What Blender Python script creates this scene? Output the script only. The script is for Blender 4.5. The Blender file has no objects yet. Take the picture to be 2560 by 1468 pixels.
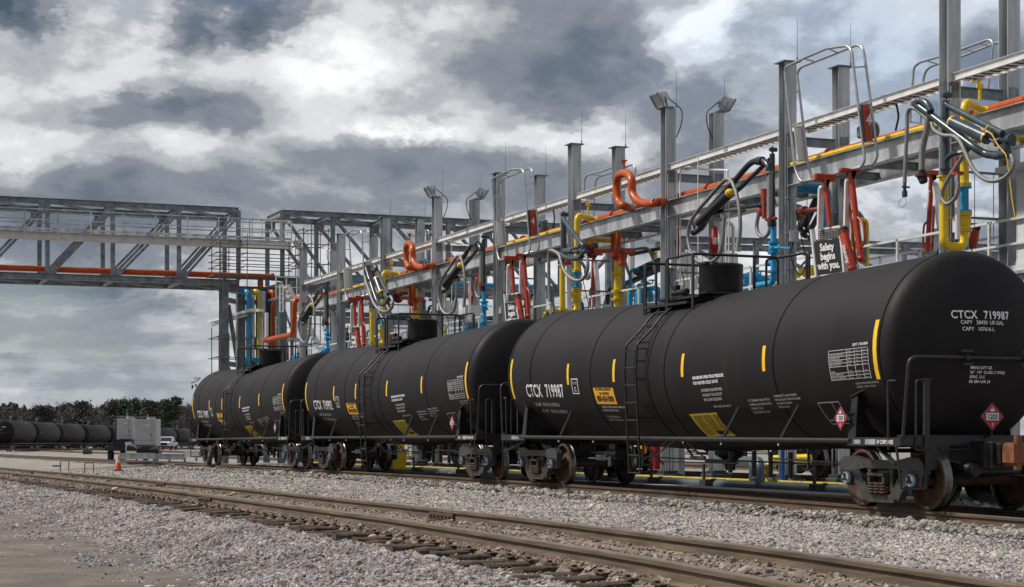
import bpy, bmesh, math, random
from mathutils import Vector, Matrix
random.seed(7)
R = math.radians
S = bpy.context.scene
C = S.collection
# ------------------------------------------------------------------ camera
# world: +X runs along the tracks (to the right, towards the viewer), +Y across them, z = 0 is the rail top
FPX, UVP, VH, ZC = 4465.0, -496.0, 1105.0, 0.92
AL = math.atan(FPX / (1280 - UVP)); SA, CA = math.sin(AL), math.cos(AL)
cam = bpy.data.objects.new('camera', bpy.data.cameras.new('camera')); C.objects.link(cam)
cam.location = (0, 0, ZC)
cam.rotation_euler = (R(90), 0, AL)
cam.data.sensor_width = 36; cam.data.lens = 36 * FPX / 2560
cam.data.shift_y = (VH - 734) / 2560
cam.data.clip_end = 9000; cam.data.clip_start = .1
S.camera = cam
S.view_settings.view_transform = 'Standard'; S.view_settings.look = 'None'
S.view_settings.gamma = 1; S.view_settings.use_curve_mapping = False
S.view_settings.exposure = 0.70
# ------------------------------------------------------------------ sky and sun
SUN_D = Vector((-.34, -.56, .78)).normalized()          # towards the sun
W = bpy.data.worlds.new('World'); S.world = W; W.use_nodes = True
def build_world():
    t = W.node_tree; N = t.nodes; L = t.links; N.clear()
    def nd(k, **kw):
        n = N.new(k)
        for a, b in kw.items(): setattr(n, a, b)
        return n
    def val(n, i, v): n.inputs[i].default_value = v
    sky = nd('ShaderNodeTexSky', sky_type='NISHITA'); sky.sun_disc = False
    sky.sun_elevation = math.asin(SUN_D.z)
    sky.sun_rotation = math.atan2(SUN_D.x, SUN_D.y)
    bg = nd('ShaderNodeBackground'); val(bg, 1, .05); L.new(sky.outputs[0], bg.inputs[0])
    tc = nd('ShaderNodeTexCoord')
    sep = nd('ShaderNodeSeparateXYZ'); L.new(tc.outputs['Generated'], sep.inputs[0])
    def m(op, a, b=None, c=None):
        n = nd('ShaderNodeMath', operation=op)
        for i, x in enumerate((a, b, c)):
            if x is None: continue
            if isinstance(x, (int, float)): n.inputs[i].default_value = x
            else: L.new(x, n.inputs[i])
        return n.outputs[0]
    zz = m('ADD', m('MAXIMUM', sep.outputs[2], 0.0), .17)
    px = m('DIVIDE', sep.outputs[0], zz); py = m('DIVIDE', sep.outputs[1], zz)
    cmb = nd('ShaderNodeCombineXYZ'); L.new(px, cmb.inputs[0]); L.new(py, cmb.inputs[1])
    def noise(scale, det, rough, off, dist=0.0, src=None):
        mp = nd('ShaderNodeMapping'); mp.inputs['Location'].default_value = off
        L.new(src or cmb.outputs[0], mp.inputs[0])
        n = nd('ShaderNodeTexNoise'); val(n, 'Scale', scale); val(n, 'Detail', det); val(n, 'Roughness', rough); val(n, 'Distortion', dist)
        L.new(mp.outputs[0], n.inputs['Vector']); return n.outputs[0]
    fl = nd('ShaderNodeMapping'); fl.inputs['Scale'].default_value = (1, 1, 1.9); L.new(tc.outputs['Generated'], fl.inputs[0]); G = fl.outputs[0]
    big = noise(1.1, 4, .5, (3.1, 1.7, 0))
    mid = noise(7.5, 12, .55, (2.3, 4.2, 2), .15, G)
    bil = noise(21.0, 10, .60, (0, 3, 0), .25, G)
    # the large cloud banks of the afternoon, each at its own azimuth and elevation (radians)
    az = m('ARCTAN2', sep.outputs[1], sep.outputs[0]); el = m('ARCSINE', sep.outputs[2])
    wob = m('MULTIPLY', m('SUBTRACT', noise(8.0, 8, .62, (5, 2, 1), 0, G), .5), .17)
    wob2 = m('MULTIPLY', m('SUBTRACT', noise(8.0, 8, .62, (1, 8, 3), 0, G), .5), .11)
    az = m('ADD', az, wob); el = m('ADD', el, wob2)
    A0 = math.atan2(CA, -SA)
    def bank(u, v, w, h, amp):
        a = A0 - math.atan((u - 1280) / FPX); e = math.atan((VH - v) / math.hypot(FPX, u - 1280))
        x = m('MULTIPLY', m('SUBTRACT', az, a), FPX / w); y = m('MULTIPLY', m('SUBTRACT', el, e), FPX / h)
        return m('MULTIPLY', m('EXPONENT', m('MULTIPLY', m('ADD', m('MULTIPLY', x, x), m('MULTIPLY', y, y)), -1.0)), amp)
    B = [(250, 110, 300, 100, .16), (880, 100, 230, 90, .16), (1780, 110, 130, 100, .26), (300, 380, 400, 60, .17), (30, 20, 80, 55, -.34), (600, 45, 150, 55, -.36),
         (430, 225, 180, 45, -.13), (560, 330, 70, 45, -.10), (950, 415, 470, 80, -.13), (1020, 335, 180, 24, .17), (1080, 250, 260, 34, -.05), (1450, 190, 280, 85, -.13), (1530, 335, 110, 45, .18), (1390, 390, 160, 36, .13),
         (2180, 470, 300, 45, .22), (1960, 330, 120, 40, .10), (2330, 570, 300, 30, .14), (2050, 250, 260, 100, -.04), (2400, 60, 200, 60, -.05), (700, 525, 600, 26, -.05), (250, 690, 330, 20, -.10), (150, 610, 300, 22, .08), (350, 770, 350, 16, .07), (120, 650, 260, 12, -.06), (300, 830, 400, 12, -.05), (200, 730, 300, 9, .05), (1750, 620, 500, 60, .10)]
    s_ = None
    for b in B:
        o = bank(*b); s_ = o if s_ is None else m('ADD', s_, o)
    br = m('ADD', m('ADD', m('MULTIPLY', big, .16), m('MULTIPLY', mid, .70)), m('MULTIPLY', bil, .26))
    st_ = nd('ShaderNodeMapping'); st_.inputs['Scale'].default_value = (1, 1, 7); L.new(tc.outputs['Generated'], st_.inputs[0])
    lo = nd('ShaderNodeMapRange'); L.new(sep.outputs[2], lo.inputs[0]); val(lo, 1, .05); val(lo, 2, .13); val(lo, 3, .85); val(lo, 4, .0)
    strk = m('MULTIPLY', m('MULTIPLY', m('SUBTRACT', noise(5.0, 8, .58, (4, 1, 9), .1, st_.outputs[0]), .5), lo.outputs[0]), .75)
    br = m('ADD', m('ADD', m('ADD', br, s_), .030), strk)
    ramp = nd('ShaderNodeValToRGB'); L.new(br, ramp.inputs[0])
    cr = ramp.color_ramp; cr.interpolation = 'EASE'
    stops = [(.26, (.040, .068, .085)), (.40, (.088, .108, .138)), (.53, (.155, .170, .198)), (.61, (.285, .295, .312)), (.69, (.45, .457, .47)), (.80, (.62, .622, .63))]
    while len(cr.elements) < len(stops): cr.elements.new(.5)
    for e, (p, c) in zip(cr.elements, stops): e.position = p; e.color = (*c, 1)
    # one looks through more haze and cloud towards the horizon
    hz = nd('ShaderNodeMapRange'); L.new(sep.outputs[2], hz.inputs[0])
    val(hz, 1, 0.0); val(hz, 2, .11); val(hz, 3, .42); val(hz, 4, 0.0)
    mixh = nd('ShaderNodeMix', data_type='RGBA'); L.new(hz.outputs[0], mixh.inputs[0])
    L.new(ramp.outputs[0], mixh.inputs[6]); mixh.inputs[7].default_value = (.295, .32, .35, 1)
    # a bluer stretch of thin cloud
    bl = m('ADD', bank(2250, 150, 520, 230, .75), bank(2500, 420, 300, 200, .35)); bl = m('MINIMUM', bl, .8)
    tint = nd('ShaderNodeMix', data_type='RGBA', blend_type='MULTIPLY'); L.new(bl, tint.inputs[0]); L.new(mixh.outputs[2], tint.inputs[6]); tint.inputs[7].default_value = (.70, .86, 1.08, 1)
    bc = nd('ShaderNodeBackground'); L.new(tint.outputs[2], bc.inputs[0]); val(bc, 1, 1.0)
    cov = noise(1.0, 6, .5, (1.3, 9.1, 5), .2)
    cf = nd('ShaderNodeMapRange'); L.new(cov, cf.inputs[0]); val(cf, 1, .33); val(cf, 2, .42); val(cf, 3, .6); val(cf, 4, 1.0)
    mx = nd('ShaderNodeMixShader'); L.new(cf.outputs[0], mx.inputs[0]); L.new(bg.outputs[0], mx.inputs[1]); L.new(bc.outputs[0], mx.inputs[2])
    out = nd('ShaderNodeOutputWorld'); L.new(mx.outputs[0], out.inputs[0])
build_world()
sl = bpy.data.lights.new('sun', 'SUN'); sun = bpy.data.objects.new('sun', sl); C.objects.link(sun)
sl.energy = 2.6; sl.angle = R(5); sl.color = (1, .955, .89)
sun.rotation_euler = (-SUN_D).to_track_quat('-Z', 'Y').to_euler()

# ------------------------------------------------------------------ materials
def mat(name, col, rough=.5, metal=0., var=.15, scale=6., bump=0., bscale=40., col2=None, dirt=None, spec=.5, streak=False, emis=None, along=False, own=False):
    m = bpy.data.materials.new(name); m.use_nodes = True
    t = m.node_tree; N = t.nodes; L = t.links; p = N['Principled BSDF']
    p.inputs['Metallic'].default_value = metal; p.inputs['Specular IOR Level'].default_value = spec
    tc = N.new('ShaderNodeTexCoord'); src = tc.outputs['Object']
    if own:                              # every car weathers in its own way
        oi = N.new('ShaderNodeObjectInfo'); va = N.new('ShaderNodeVectorMath'); va.operation = 'ADD'; L.new(src, va.inputs[0]); L.new(oi.outputs['Location'], va.inputs[1]); src = va.outputs[0]
    if streak:
        mp = N.new('ShaderNodeMapping'); mp.inputs['Scale'].default_value = (1, 1, .12); L.new(src, mp.inputs[0]); src = mp.outputs[0]
    if along:
        mp = N.new('ShaderNodeMapping'); mp.inputs['Scale'].default_value = (.35, 2.5, 5); L.new(src, mp.inputs[0]); src = mp.outputs[0]
    n = N.new('ShaderNodeTexNoise'); n.inputs['Scale'].default_value = scale; n.inputs['Detail'].default_value = 7; n.inputs['Roughness'].default_value = .62
    L.new(src, n.inputs['Vector'])
    rp = N.new('ShaderNodeValToRGB'); L.new(n.outputs[0], rp.inputs[0])
    a = [max(0, c * (1 - var)) for c in col]; b = [min(1, c * (1 + var)) for c in (col2 or col)]
    rp.color_ramp.elements[0].position = .32; rp.color_ramp.elements[0].color = (*a, 1)
    rp.color_ramp.elements[1].position = .68; rp.color_ramp.elements[1].color = (*b, 1)
    o = rp.outputs[0]
    if dirt:
        n2 = N.new('ShaderNodeTexNoise'); n2.inputs['Scale'].default_value = scale * .45; n2.inputs['Detail'].default_value = 9; n2.inputs['Roughness'].default_value = .7
        L.new(src if along or own else tc.outputs['Object'], n2.inputs['Vector'])
        r2 = N.new('ShaderNodeMapRange'); L.new(n2.outputs[0], r2.inputs[0]); r2.inputs[1].default_value = dirt[1]; r2.inputs[2].default_value = dirt[1] + .12; r2.inputs[4].default_value = .85
        mx = N.new('ShaderNodeMix'); mx.data_type = 'RGBA'; L.new(r2.outputs[0], mx.inputs[0]); L.new(o, mx.inputs[6]); mx.inputs[7].default_value = (*dirt[0], 1); o = mx.outputs[2]
    L.new(o, p.inputs['Base Color'])
    rr = N.new('ShaderNodeMapRange'); L.new(n.outputs[0], rr.inputs[0]); rr.inputs[3].default_value = max(.02, rough - .12); rr.inputs[4].default_value = min(1, rough + .12)
    L.new(rr.outputs[0], p.inputs['Roughness'])
    if bump:
        nb = N.new('ShaderNodeTexNoise'); nb.inputs['Scale'].default_value = bscale; nb.inputs['Detail'].default_value = 4; L.new(src, nb.inputs['Vector'])
        bp = N.new('ShaderNodeBump'); bp.inputs['Strength'].default_value = bump; bp.inputs['Distance'].default_value = .02
        L.new(nb.outputs[0], bp.inputs['Height']); L.new(bp.outputs[0], p.inputs['Normal'])
    if emis: p.inputs['Emission Color'].default_value = (*emis[0], 1); p.inputs['Emission Strength'].default_value = emis[1]
    return m
M = dict(
 tank=mat('tank_paint', (.0125, .0108, .0118), .60, 0, .30, 1.3, .06, 2.2, dirt=((.030, .024, .019), .58), streak=True, spec=.20, own=True),
 frame=mat('underframe_paint', (.018, .018, .020), .45, 0, .2, 4),
 blk=mat('black_steel', (.008, .008, .009), .45, 0, .25, 5),
 cast=mat('cast_iron', (.060, .060, .056), .48, .3, .35, 9, .3, 60, dirt=((.08, .042, .024), .58)),
 rust=mat('rust', (.055, .025, .016), .78, .05, .35, 8, .3, 50, col2=(.085, .040, .024)),
 crust=mat('coupler_rust', (.20, .075, .030), .8, .1, .35, 10, .4, 50),
 tread=mat('polished_tread', (.16, .155, .15), .30, 1, .4, 12),
 rail=mat('rail_side', (.105, .072, .044), .75, .1, .3, 4, .3, 40, col2=(.155, .112, .072), dirt=((.052, .056, .058), .53), along=True),
 railm=mat('rail_side_dark', (.085, .050, .032), .75, .15, .3, 4, .2, 40, col2=(.12, .075, .045), dirt=((.05, .055, .06), .53), along=True),
 railt=mat('rail_head', (.20, .155, .11), .45, .35, .25, 5, along=True),
 tie=mat('creosoted_tie', (.036, .024, .016), .9, 0, .4, 9, 1.0, 22, col2=(.060, .042, .028)),
 galv=mat('galvanised_steel', (.30, .32, .335), .36, .3, .28, 2.6, .05, 30, col2=(.48, .50, .51), dirt=((.19, .205, .22), .56), streak=True),
 galvb=mat('bright_galvanised', (.72, .71, .69), .38, .2, .14, 3, .03, 30),
 galvd=mat('weathered_truss_steel', (.125, .145, .165), .42, .25, .3, 2.5, .04, 30, col2=(.21, .235, .26)),
 alu=mat('aluminium_tube', (.42, .43, .44), .34, .65, .10, 8),
 slate=mat('slate_blue_paint', (.040, .062, .078), .3, .1, .2, 6),
 dslate=mat('dark_slate_paint', (.022, .030, .038), .28, .1, .2, 6),
 hose=mat('braided_hose', (.24, .235, .225), .4, .4, .25, 60, .5, 160),
 orange=mat('orange_pipe_paint', (.43, .070, .007), .38, 0, .16, 3, .05, 20, dirt=((.28, .048, .012), .60), spec=.35),
 redo=mat('red_orange_paint', (.40, .036, .008), .40, 0, .14, 5),
 red=mat('red_paint', (.42, .008, .012), .45, 0, .15, 6),
 dred=mat('dark_red_paint', (.16, .012, .012), .35, 0, .2, 6),
 ydark=mat('dark_yellow_pipe', (.42, .30, .015), .6, 0, .3, 3, dirt=((.14, .11, .03), .55)),  # darker, duller yellow than the other pipes, with brownish patches
 yel=mat('yellow_pipe_paint', (.76, .53, .012), .34, 0, .14, 4, .05, 20, dirt=((.48, .34, .03), .60)),
 cyan=mat('cyan_pipe_paint', (.010, .30, .56), .34, 0, .14, 4, .05, 20, dirt=((.02, .20, .36), .60)),
 blue=mat('blue_paint', (.01, .075, .33), .4, 0, .15, 5),
 capb=mat('bearing_cap_blue', (.28, .42, .56), .4, .1, .18, 20),
 purp=mat('purple_pipe_paint', (.035, .015, .06), .4, 0, .15, 4),
 pipeg=mat('grey_blue_pipe', (.085, .12, .14), .42, .1, .2, 3, dirt=((.12, .12, .11), .62)),
 white=mat('white_paint', (.62, .62, .63), .5, 0, .08, 5),
 letter=mat('white_lettering', (.72, .72, .72), .6, 0, .15, 14),
 letterg=mat('worn_lettering', (.40, .40, .39), .65, 0, .35, 30),
 tape=mat('yellow_reflective_tape', (.86, .50, .012), .42, 0, .12, 9),
 tapeo=mat('orange_sign', (.78, .38, .01), .45, 0, .08, 9),
 yhatch=mat('faded_yellow', (.66, .48, .03), .6, 0, .3, 12),
 sblack=mat('black_print', (.006, .006, .007), .65, 0, .1, 5),
 conc=mat('concrete', (.24, .235, .225), .85, 0, .2, 3, .2, 30),
 dconc=mat('dark_base', (.035, .036, .038), .7, 0, .3, 4),
 glass=mat('dark_glass', (.03, .035, .04), .08, 0, .1, 3),
 lens=mat('lamp_lens', (.45, .46, .46), .2, .2, .2, 30),
 tankss=mat('brushed_tank', (.40, .40, .41), .42, .6, .12, 3),
 seam=mat('jacket_band', (.006, .006, .006), .9, 0, .1, 8, spec=.1),
 rubber=mat('rubber', (.018, .018, .018), .8, 0, .2, 8),
 cloth=mat('blue_workwear', (.035, .07, .20), .9, 0, .2, 9, .2, 30),
 skin=mat('skin', (.35, .20, .14), .6, 0, .05, 5),
 helm=mat('helmet_white', (.75, .75, .74), .35, 0, .04, 5),
 scaff=mat('scaffold_tube', (.17, .14, .12), .6, .4, .3, 6, dirt=((.20, .09, .05), .60)),
 plank=mat('scaffold_plank', (.13, .10, .08), .85, 0, .3, 5, .3, 20),
 bark=mat('bark', (.075, .062, .052), .95, 0, .3, 5, .5, 12),
 cone=mat('cone_orange', (.62, .10, .02), .5, 0, .1, 8),
 green=mat('green_sign', (.01, .10, .07), .5, 0, .1, 8),
)
# ------------------------------------------------------------------ mesh builder
class MB:
    def __init__(s): s.v = []; s.f = []; s.sm = []
    def add(s, vs, fs, smooth=False):
        o = len(s.v); s.v += [Vector(p) for p in vs]
        for f in fs: s.f.append([i + o for i in f]); s.sm.append(smooth)
        return s
    def box(s, c, d, rot=None, bev=0):
        hx, hy, hz = d[0] / 2, d[1] / 2, d[2] / 2
        if bev <= 0:
            vs = [Vector((x, y, z)) for x in (-hx, hx) for y in (-hy, hy) for z in (-hz, hz)]
            fs = [(0, 1, 3, 2), (4, 6, 7, 5), (0, 4, 5, 1), (2, 3, 7, 6), (0, 2, 6, 4), (1, 5, 7, 3)]
        else:
            b = min(bev, hx * .45, hy * .45, hz * .45); vs = []; ids = {}
            for sx in (-1, 1):
                for sy in (-1, 1):
                    for sz in (-1, 1):
                        k = len(vs); vs += [Vector((sx * hx, sy * (hy - b), sz * (hz - b))), Vector((sx * (hx - b), sy * hy, sz * (hz - b))), Vector((sx * (hx - b), sy * (hy - b), sz * hz))]
                        ids[(sx, sy, sz)] = k
            g = lambda a, b_, c_, k: ids[(a, b_, c_)] + k
            fs = []
            for q in (-1, 1):
                fs.append((g(q, -1, -1, 0), g(q, 1, -1, 0), g(q, 1, 1, 0), g(q, -1, 1, 0)))
                fs.append((g(-1, q, -1, 1), g(1, q, -1, 1), g(1, q, 1, 1), g(-1, q, 1, 1)))
                fs.append((g(-1, -1, q, 2), g(1, -1, q, 2), g(1, 1, q, 2), g(-1, 1, q, 2)))
            for a in (-1, 1):
                for b_ in (-1, 1):
                    fs.append((g(-1, a, b_, 1), g(1, a, b_, 1), g(1, a, b_, 2), g(-1, a, b_, 2)))
                    fs.append((g(a, -1, b_, 0), g(a, 1, b_, 0), g(a, 1, b_, 2), g(a, -1, b_, 2)))
                    fs.append((g(a, b_, -1, 0), g(a, b_, 1, 0), g(a, b_, 1, 1), g(a, b_, -1, 1)))
                    for c_ in (-1, 1): fs.append((g(a, b_, c_, 0), g(a, b_, c_, 1), g(a, b_, c_, 2)))
        if rot is not None: vs = [rot @ p for p in vs]
        c = Vector(c); return s.add([p + c for p in vs], fs)
    def bar(s, a, b, w, h, up=(0, 0, 1)):
        a = Vector(a); b = Vector(b); d = b - a; L = d.length
        if L < 1e-6: return s
        x = d / L; upv = Vector(up)
        if abs(x.dot(upv)) > .98: upv = Vector((1, 0, 0))
        y = upv.cross(x).normalized(); z = x.cross(y)
        vs = [a + x * t + y * i * w / 2 + z * j * h / 2 for t in (0, L) for i in (-1, 1) for j in (-1, 1)]
        return s.add(vs, [(0, 1, 3, 2), (4, 6, 7, 5), (0, 4, 5, 1), (2, 3, 7, 6), (0, 2, 6, 4), (1, 5, 7, 3)])
    def ibeam(s, a, b, w, h, t=.014, up=(0, 0, 1)):
        # I section: flanges perpendicular to 'up'
        a = Vector(a); b = Vector(b); d = b - a; L = d.length; x = d / L; upv = Vector(up)
        y = upv.cross(x).normalized(); z = x.cross(y)
        p = [(-w/2, -h/2), (w/2, -h/2), (w/2, -h/2+t), (t/2, -h/2+t), (t/2, h/2-t), (w/2, h/2-t), (w/2, h/2), (-w/2, h/2), (-w/2, h/2-t), (-t/2, h/2-t), (-t/2, -h/2+t), (-w/2, -h/2+t)]
        vs = [a + x * q + y * i + z * j for q in (0, L) for i, j in p]; n = 12
        fs = [(i, (i + 1) % n, n + (i + 1) % n, n + i) for i in range(n)]
        fs += [(0, 1, 2, 11), (2, 3, 10, 11), (3, 4, 9, 10), (4, 5, 8, 9), (5, 6, 7, 8)]
        fs += [tuple(n + i for i in f[::-1]) for f in fs[n:n+5]]
        return s.add(vs, fs)
    def tube(s, pts, r, n=10, caps=True, closed=False):
        pts = [Vector(p) for p in pts]; m_ = len(pts)
        rr = r if isinstance(r, (list, tuple)) else [r] * m_
        T = []
        for i in range(m_):
            if closed: t = pts[(i + 1) % m_] - pts[i - 1]
            else: t = pts[min(i + 1, m_ - 1)] - pts[max(i - 1, 0)]
            T.append(t.normalized() if t.length > 1e-9 else Vector((0, 0, 1)))
        up = Vector((0, 0, 1)) if abs(T[0].z) < .9 else Vector((0, 1, 0))
        y = up.cross(T[0]).normalized(); vs = []
        for i in range(m_):
            y = (y - T[i] * y.dot(T[i])).normalized(); z = T[i].cross(y)
            for k in range(n):
                a = 2 * math.pi * k / n; vs.append(pts[i] + (y * math.cos(a) + z * math.sin(a)) * rr[i])
        fs = []
        for i in range(m_ if closed else m_ - 1):
            j = (i + 1) % m_
            for k in range(n): fs.append((i*n + k, i*n + (k+1) % n, j*n + (k+1) % n, j*n + k))
        s.add(vs, fs, True)
        if caps and not closed:
            s.add(vs[:n], [tuple(range(n))[::-1]]); s.add(vs[-n:], [tuple(range(n))])
        return s
    def cyl(s, a, b, r, n=14, r2=None): return s.tube([a, b], [r, r if r2 is None else r2], n)
    def lathe(s, prof, o, ax, n=24, smooth=True, ref=(0, 0, 1)):
        # prof: (distance along ax, radius)
        o = Vector(o); ax = Vector(ax).normalized(); up = Vector(ref)
        if abs(ax.dot(up)) > .95: up = Vector((0, 1, 0))
        y = up.cross(ax).normalized(); z = ax.cross(y); vs = []
        for t, r in prof:
            for k in range(n):
                a = 2 * math.pi * k / n; vs.append(o + ax * t + (y * math.cos(a) + z * math.sin(a)) * r)
        fs = [(i*n + k, i*n + (k+1) % n, (i+1)*n + (k+1) % n, (i+1)*n + k) for i in range(len(prof) - 1) for k in range(n)]
        return s.add(vs, fs, smooth)
    def prism(s, poly, off):
        # poly: 3D points of one face, off: extrusion vector
        n = len(poly); off = Vector(off); a = [Vector(p) for p in poly]; vs = a + [p + off for p in a]
        return s.add(vs, [tuple(range(n))[::-1], tuple(range(n, 2*n))] + [(i, (i+1) % n, n + (i+1) % n, n + i) for i in range(n)])
    def sphere(s, c, r, n=12, m_=8, sc=(1, 1, 1)):
        c = Vector(c); vs = []; fs = []
        for i in range(m_ + 1):
            ph = math.pi * i / m_
            for k in range(n):
                a = 2 * math.pi * k / n; vs.append(c + Vector((math.sin(ph) * math.cos(a) * r * sc[0], math.sin(ph) * math.sin(a) * r * sc[1], math.cos(ph) * r * sc[2])))
        for i in range(m_):
            for k in range(n): fs.append((i*n + k, i*n + (k+1) % n, (i+1)*n + (k+1) % n, (i+1)*n + k))
        return s.add(vs, fs, True)
def smoothpath(pts, k=5):
    pts = [Vector(p) for p in pts]; P = [pts[0] * 2 - pts[1]] + pts + [pts[-1] * 2 - pts[-2]]; out = []
    for i in range(1, len(P) - 2):
        for j in range(k):
            t = j / k; a, b, c, d = P[i-1], P[i], P[i+1], P[i+2]
            out.append(.5 * ((2*b) + (c - a) * t + (2*a - 5*b + 4*c - d) * t*t + (3*b - a - 3*c + d) * t**3))
    out.append(pts[-1]); return out
def fillet(pts, r, k=5):
    pts = [Vector(p) for p in pts]; out = [pts[0]]
    for i in range(1, len(pts) - 1):
        a, b, c = pts[i-1], pts[i], pts[i+1]; q = min(r, (a-b).length * .48, (c-b).length * .48)
        p = b + (a-b).normalized() * q; e = b + (c-b).normalized() * q
        for j in range(k + 1):
            t = j / k; out.append(p * (1-t)**2 + b * 2*t*(1-t) + e * t*t)
    out.append(pts[-1]); return out
# ------------------------------------------------------------------ objects
ORG = {}
def mesh_from(mb, name, m, org):
    me = bpy.data.meshes.new(name)
    me.from_pydata([p - org for p in mb.v], [], mb.f)
    me.polygons.foreach_set('use_smooth', mb.sm); me.materials.append(M[m] if isinstance(m, str) else m); me.update()
    return me
def thing(name, label, cat, loc=(0, 0, 0), group=None):
    o = bpy.data.objects.new(name, None); C.objects.link(o); o.location = loc; o.empty_display_size = .2
    o['label'] = label; o['category'] = cat
    if group: o['group'] = group
    ORG[o.name] = Vector(loc); return o
def part(name, mb, m, par, label=None, kind=None):
    org = ORG[par.name]
    o = bpy.data.objects.new(name, mesh_from(mb, name, m, org)); C.objects.link(o); o.parent = par; ORG[o.name] = org
    if label: o['label'] = label
    if kind: o['kind'] = kind
    return o
def solo(name, mb, m, label=None, cat=None, group=None, kind=None, loc=None):
    if loc is None:
        xs = [p.x for p in mb.v]; ys = [p.y for p in mb.v]; zs = [p.z for p in mb.v]
        loc = Vector(((min(xs)+max(xs))/2, (min(ys)+max(ys))/2, min(zs)))
    loc = Vector(loc)
    o = bpy.data.objects.new(name, mesh_from(mb, name, m, loc)); C.objects.link(o); o.location = loc; ORG[o.name] = loc
    if label: o['label'] = label
    if cat: o['category'] = cat
    if group: o['group'] = group
    if kind: o['kind'] = kind
    return o
def share(o, par, off, name=None):
    c = o.copy(); C.objects.link(c); c.parent = par; c.location = Vector(o.location) + Vector(off); ORG[c.name] = ORG[o.name]; return c
def copy_tree(o, off=(0, 0, 0), par=None, label=None, skip=()):
    c = o.copy(); C.objects.link(c)
    if par is not None: c.parent = par
    else: c.location = Vector(o.location) + Vector(off)
    ORG[c.name] = ORG[o.name] + (Vector(off) if par is None else Vector((0, 0, 0)))
    if label: c['label'] = label
    for ch in list(o.children):
        if ch.name.split('.')[0] in skip: continue
        copy_tree(ch, par=c, skip=skip)
    return c
def P(u, v, D):
    """point on the plane y = D that is seen at (u, v) of the 2560 px photograph; used to take measurements"""
    Z = FPX * D / ((u - UVP) * SA)
    return Vector(((D * CA - Z) / SA, D, ZC + (VH - v) * Z / FPX))
def crop(x0, y0, sc): return lambda a, b, D: P(x0 + a / sc, y0 + b / sc, D)
def Dof(u, x):
    q = (u - 1280) / FPX; return x * (-q * SA - CA) / (SA - q * CA)
def interp(tab, x):
    if x <= tab[0][0]: return tab[0][1]
    for (a, b), (c, d) in zip(tab, tab[1:]):
        if x <= c:
            t = (x - a) / (c - a); t = t * t * (3 - 2 * t) * .3 + t * .7; return b + (d - b) * t
    return tab[-1][1]
Y1, Y2, Y3 = 16.6, 7.15, 26.9             # track centre lines: train, foreground, beyond the rack
T1 = [(-400, -.25), (-160, -.21), (-120, -.13), (-81.5, -.05), (-60, .004), (-47, .010), (-37, -.020), (-32, -.040), (-26, -.085), (-20.6, -.145), (-10, -.26), (20, -.5)]
T2 = [(-400, -.40), (-160, -.33), (-79, -.16), (-47, -.012), (-33, .033), (-20, .035), (-13.8, -.010), (-10.2, -.072), (-5, -.16), (20, -.4)]
zt1 = lambda x: interp(T1, x)
zt2 = lambda x: interp(T2, x)
zt3 = lambda x: -.06
# ------------------------------------------------------------------ ground
from mathutils import noise as MN
def gz(x, y):
    a2 = zt2(x) - .20; a1 = zt1(x) - .20
    low = -.60
    def lerp(a, b, t): t = max(0, min(1, t)); t = t * t * (3 - 2 * t); return a + (b - a) * t
    if y < 5.8: z = lerp(low, a2 - .075, (y - 3.7) / 2.0)
    elif y < 6.22: z = a2 - .070
    elif y < 8.05: z = lerp(a2 - .070, a2 + .045, (y - 6.22) / .16) - (.030 if 6.62 < y < 7.7 else 0)
    elif y < 8.6: z = a2 + .01
    elif y < 15.0: z = a2 + (a1 - a2) * lerp(0, 1, (y - 8.6) / 6.4) - .09 * math.sin(math.pi * min(1, max(0, (y - 8.6) / 6.4)))
    elif y < 18.2: z = a1
    else: z = lerp(a1, -.22, (y - 18.2) / 1.6)
    if 25.4 < y < 28.4: z = -.20
    f = 0 if y > 19 else .022
    return z + f * MN.noise((x * .6, y * 1.1, 0)) + (.012 * MN.noise((x * 3, y * 3, 4)) if f else 0)
def steps(dense, outer):
    return sorted(set([-v for v in outer if -v < dense[0]] + dense + [v for v in outer if v > dense[-1]]))
xs = [-3000, -1600, -900, -500, -320, -240, -200] + [-180 + 3 * i for i in range(26)] + [-100 + .8 * i for i in range(126)] + [4, 30, 200, 1500, 3000]
ys = [-3000, -1000, -300, -80, -20, -5, 0, 1.5, 2.5] + [3 + .18 * i for i in range(18)] + [6.2, 6.28, 6.36, 6.5, 6.62, 6.7, 6.9, 7.15, 7.4, 7.6, 7.7, 7.8, 7.95, 8.1, 8.3, 8.5, 8.7] + [8.9 + .22 * i for i in range(52)] + [20.5, 22, 25, 25.3, 25.5, 28.3, 28.5, 32, 40, 60, 120, 300, 800, 1600, 3000]
vs = [(x, y, gz(x, y)) for x in xs for y in ys]; ny = len(ys)
g = MB(); g.add(vs, [(i*ny + j, (i+1)*ny + j, (i+1)*ny + j + 1, i*ny + j + 1) for i in range(len(xs)-1) for j in range(ny-1)], True)
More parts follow.
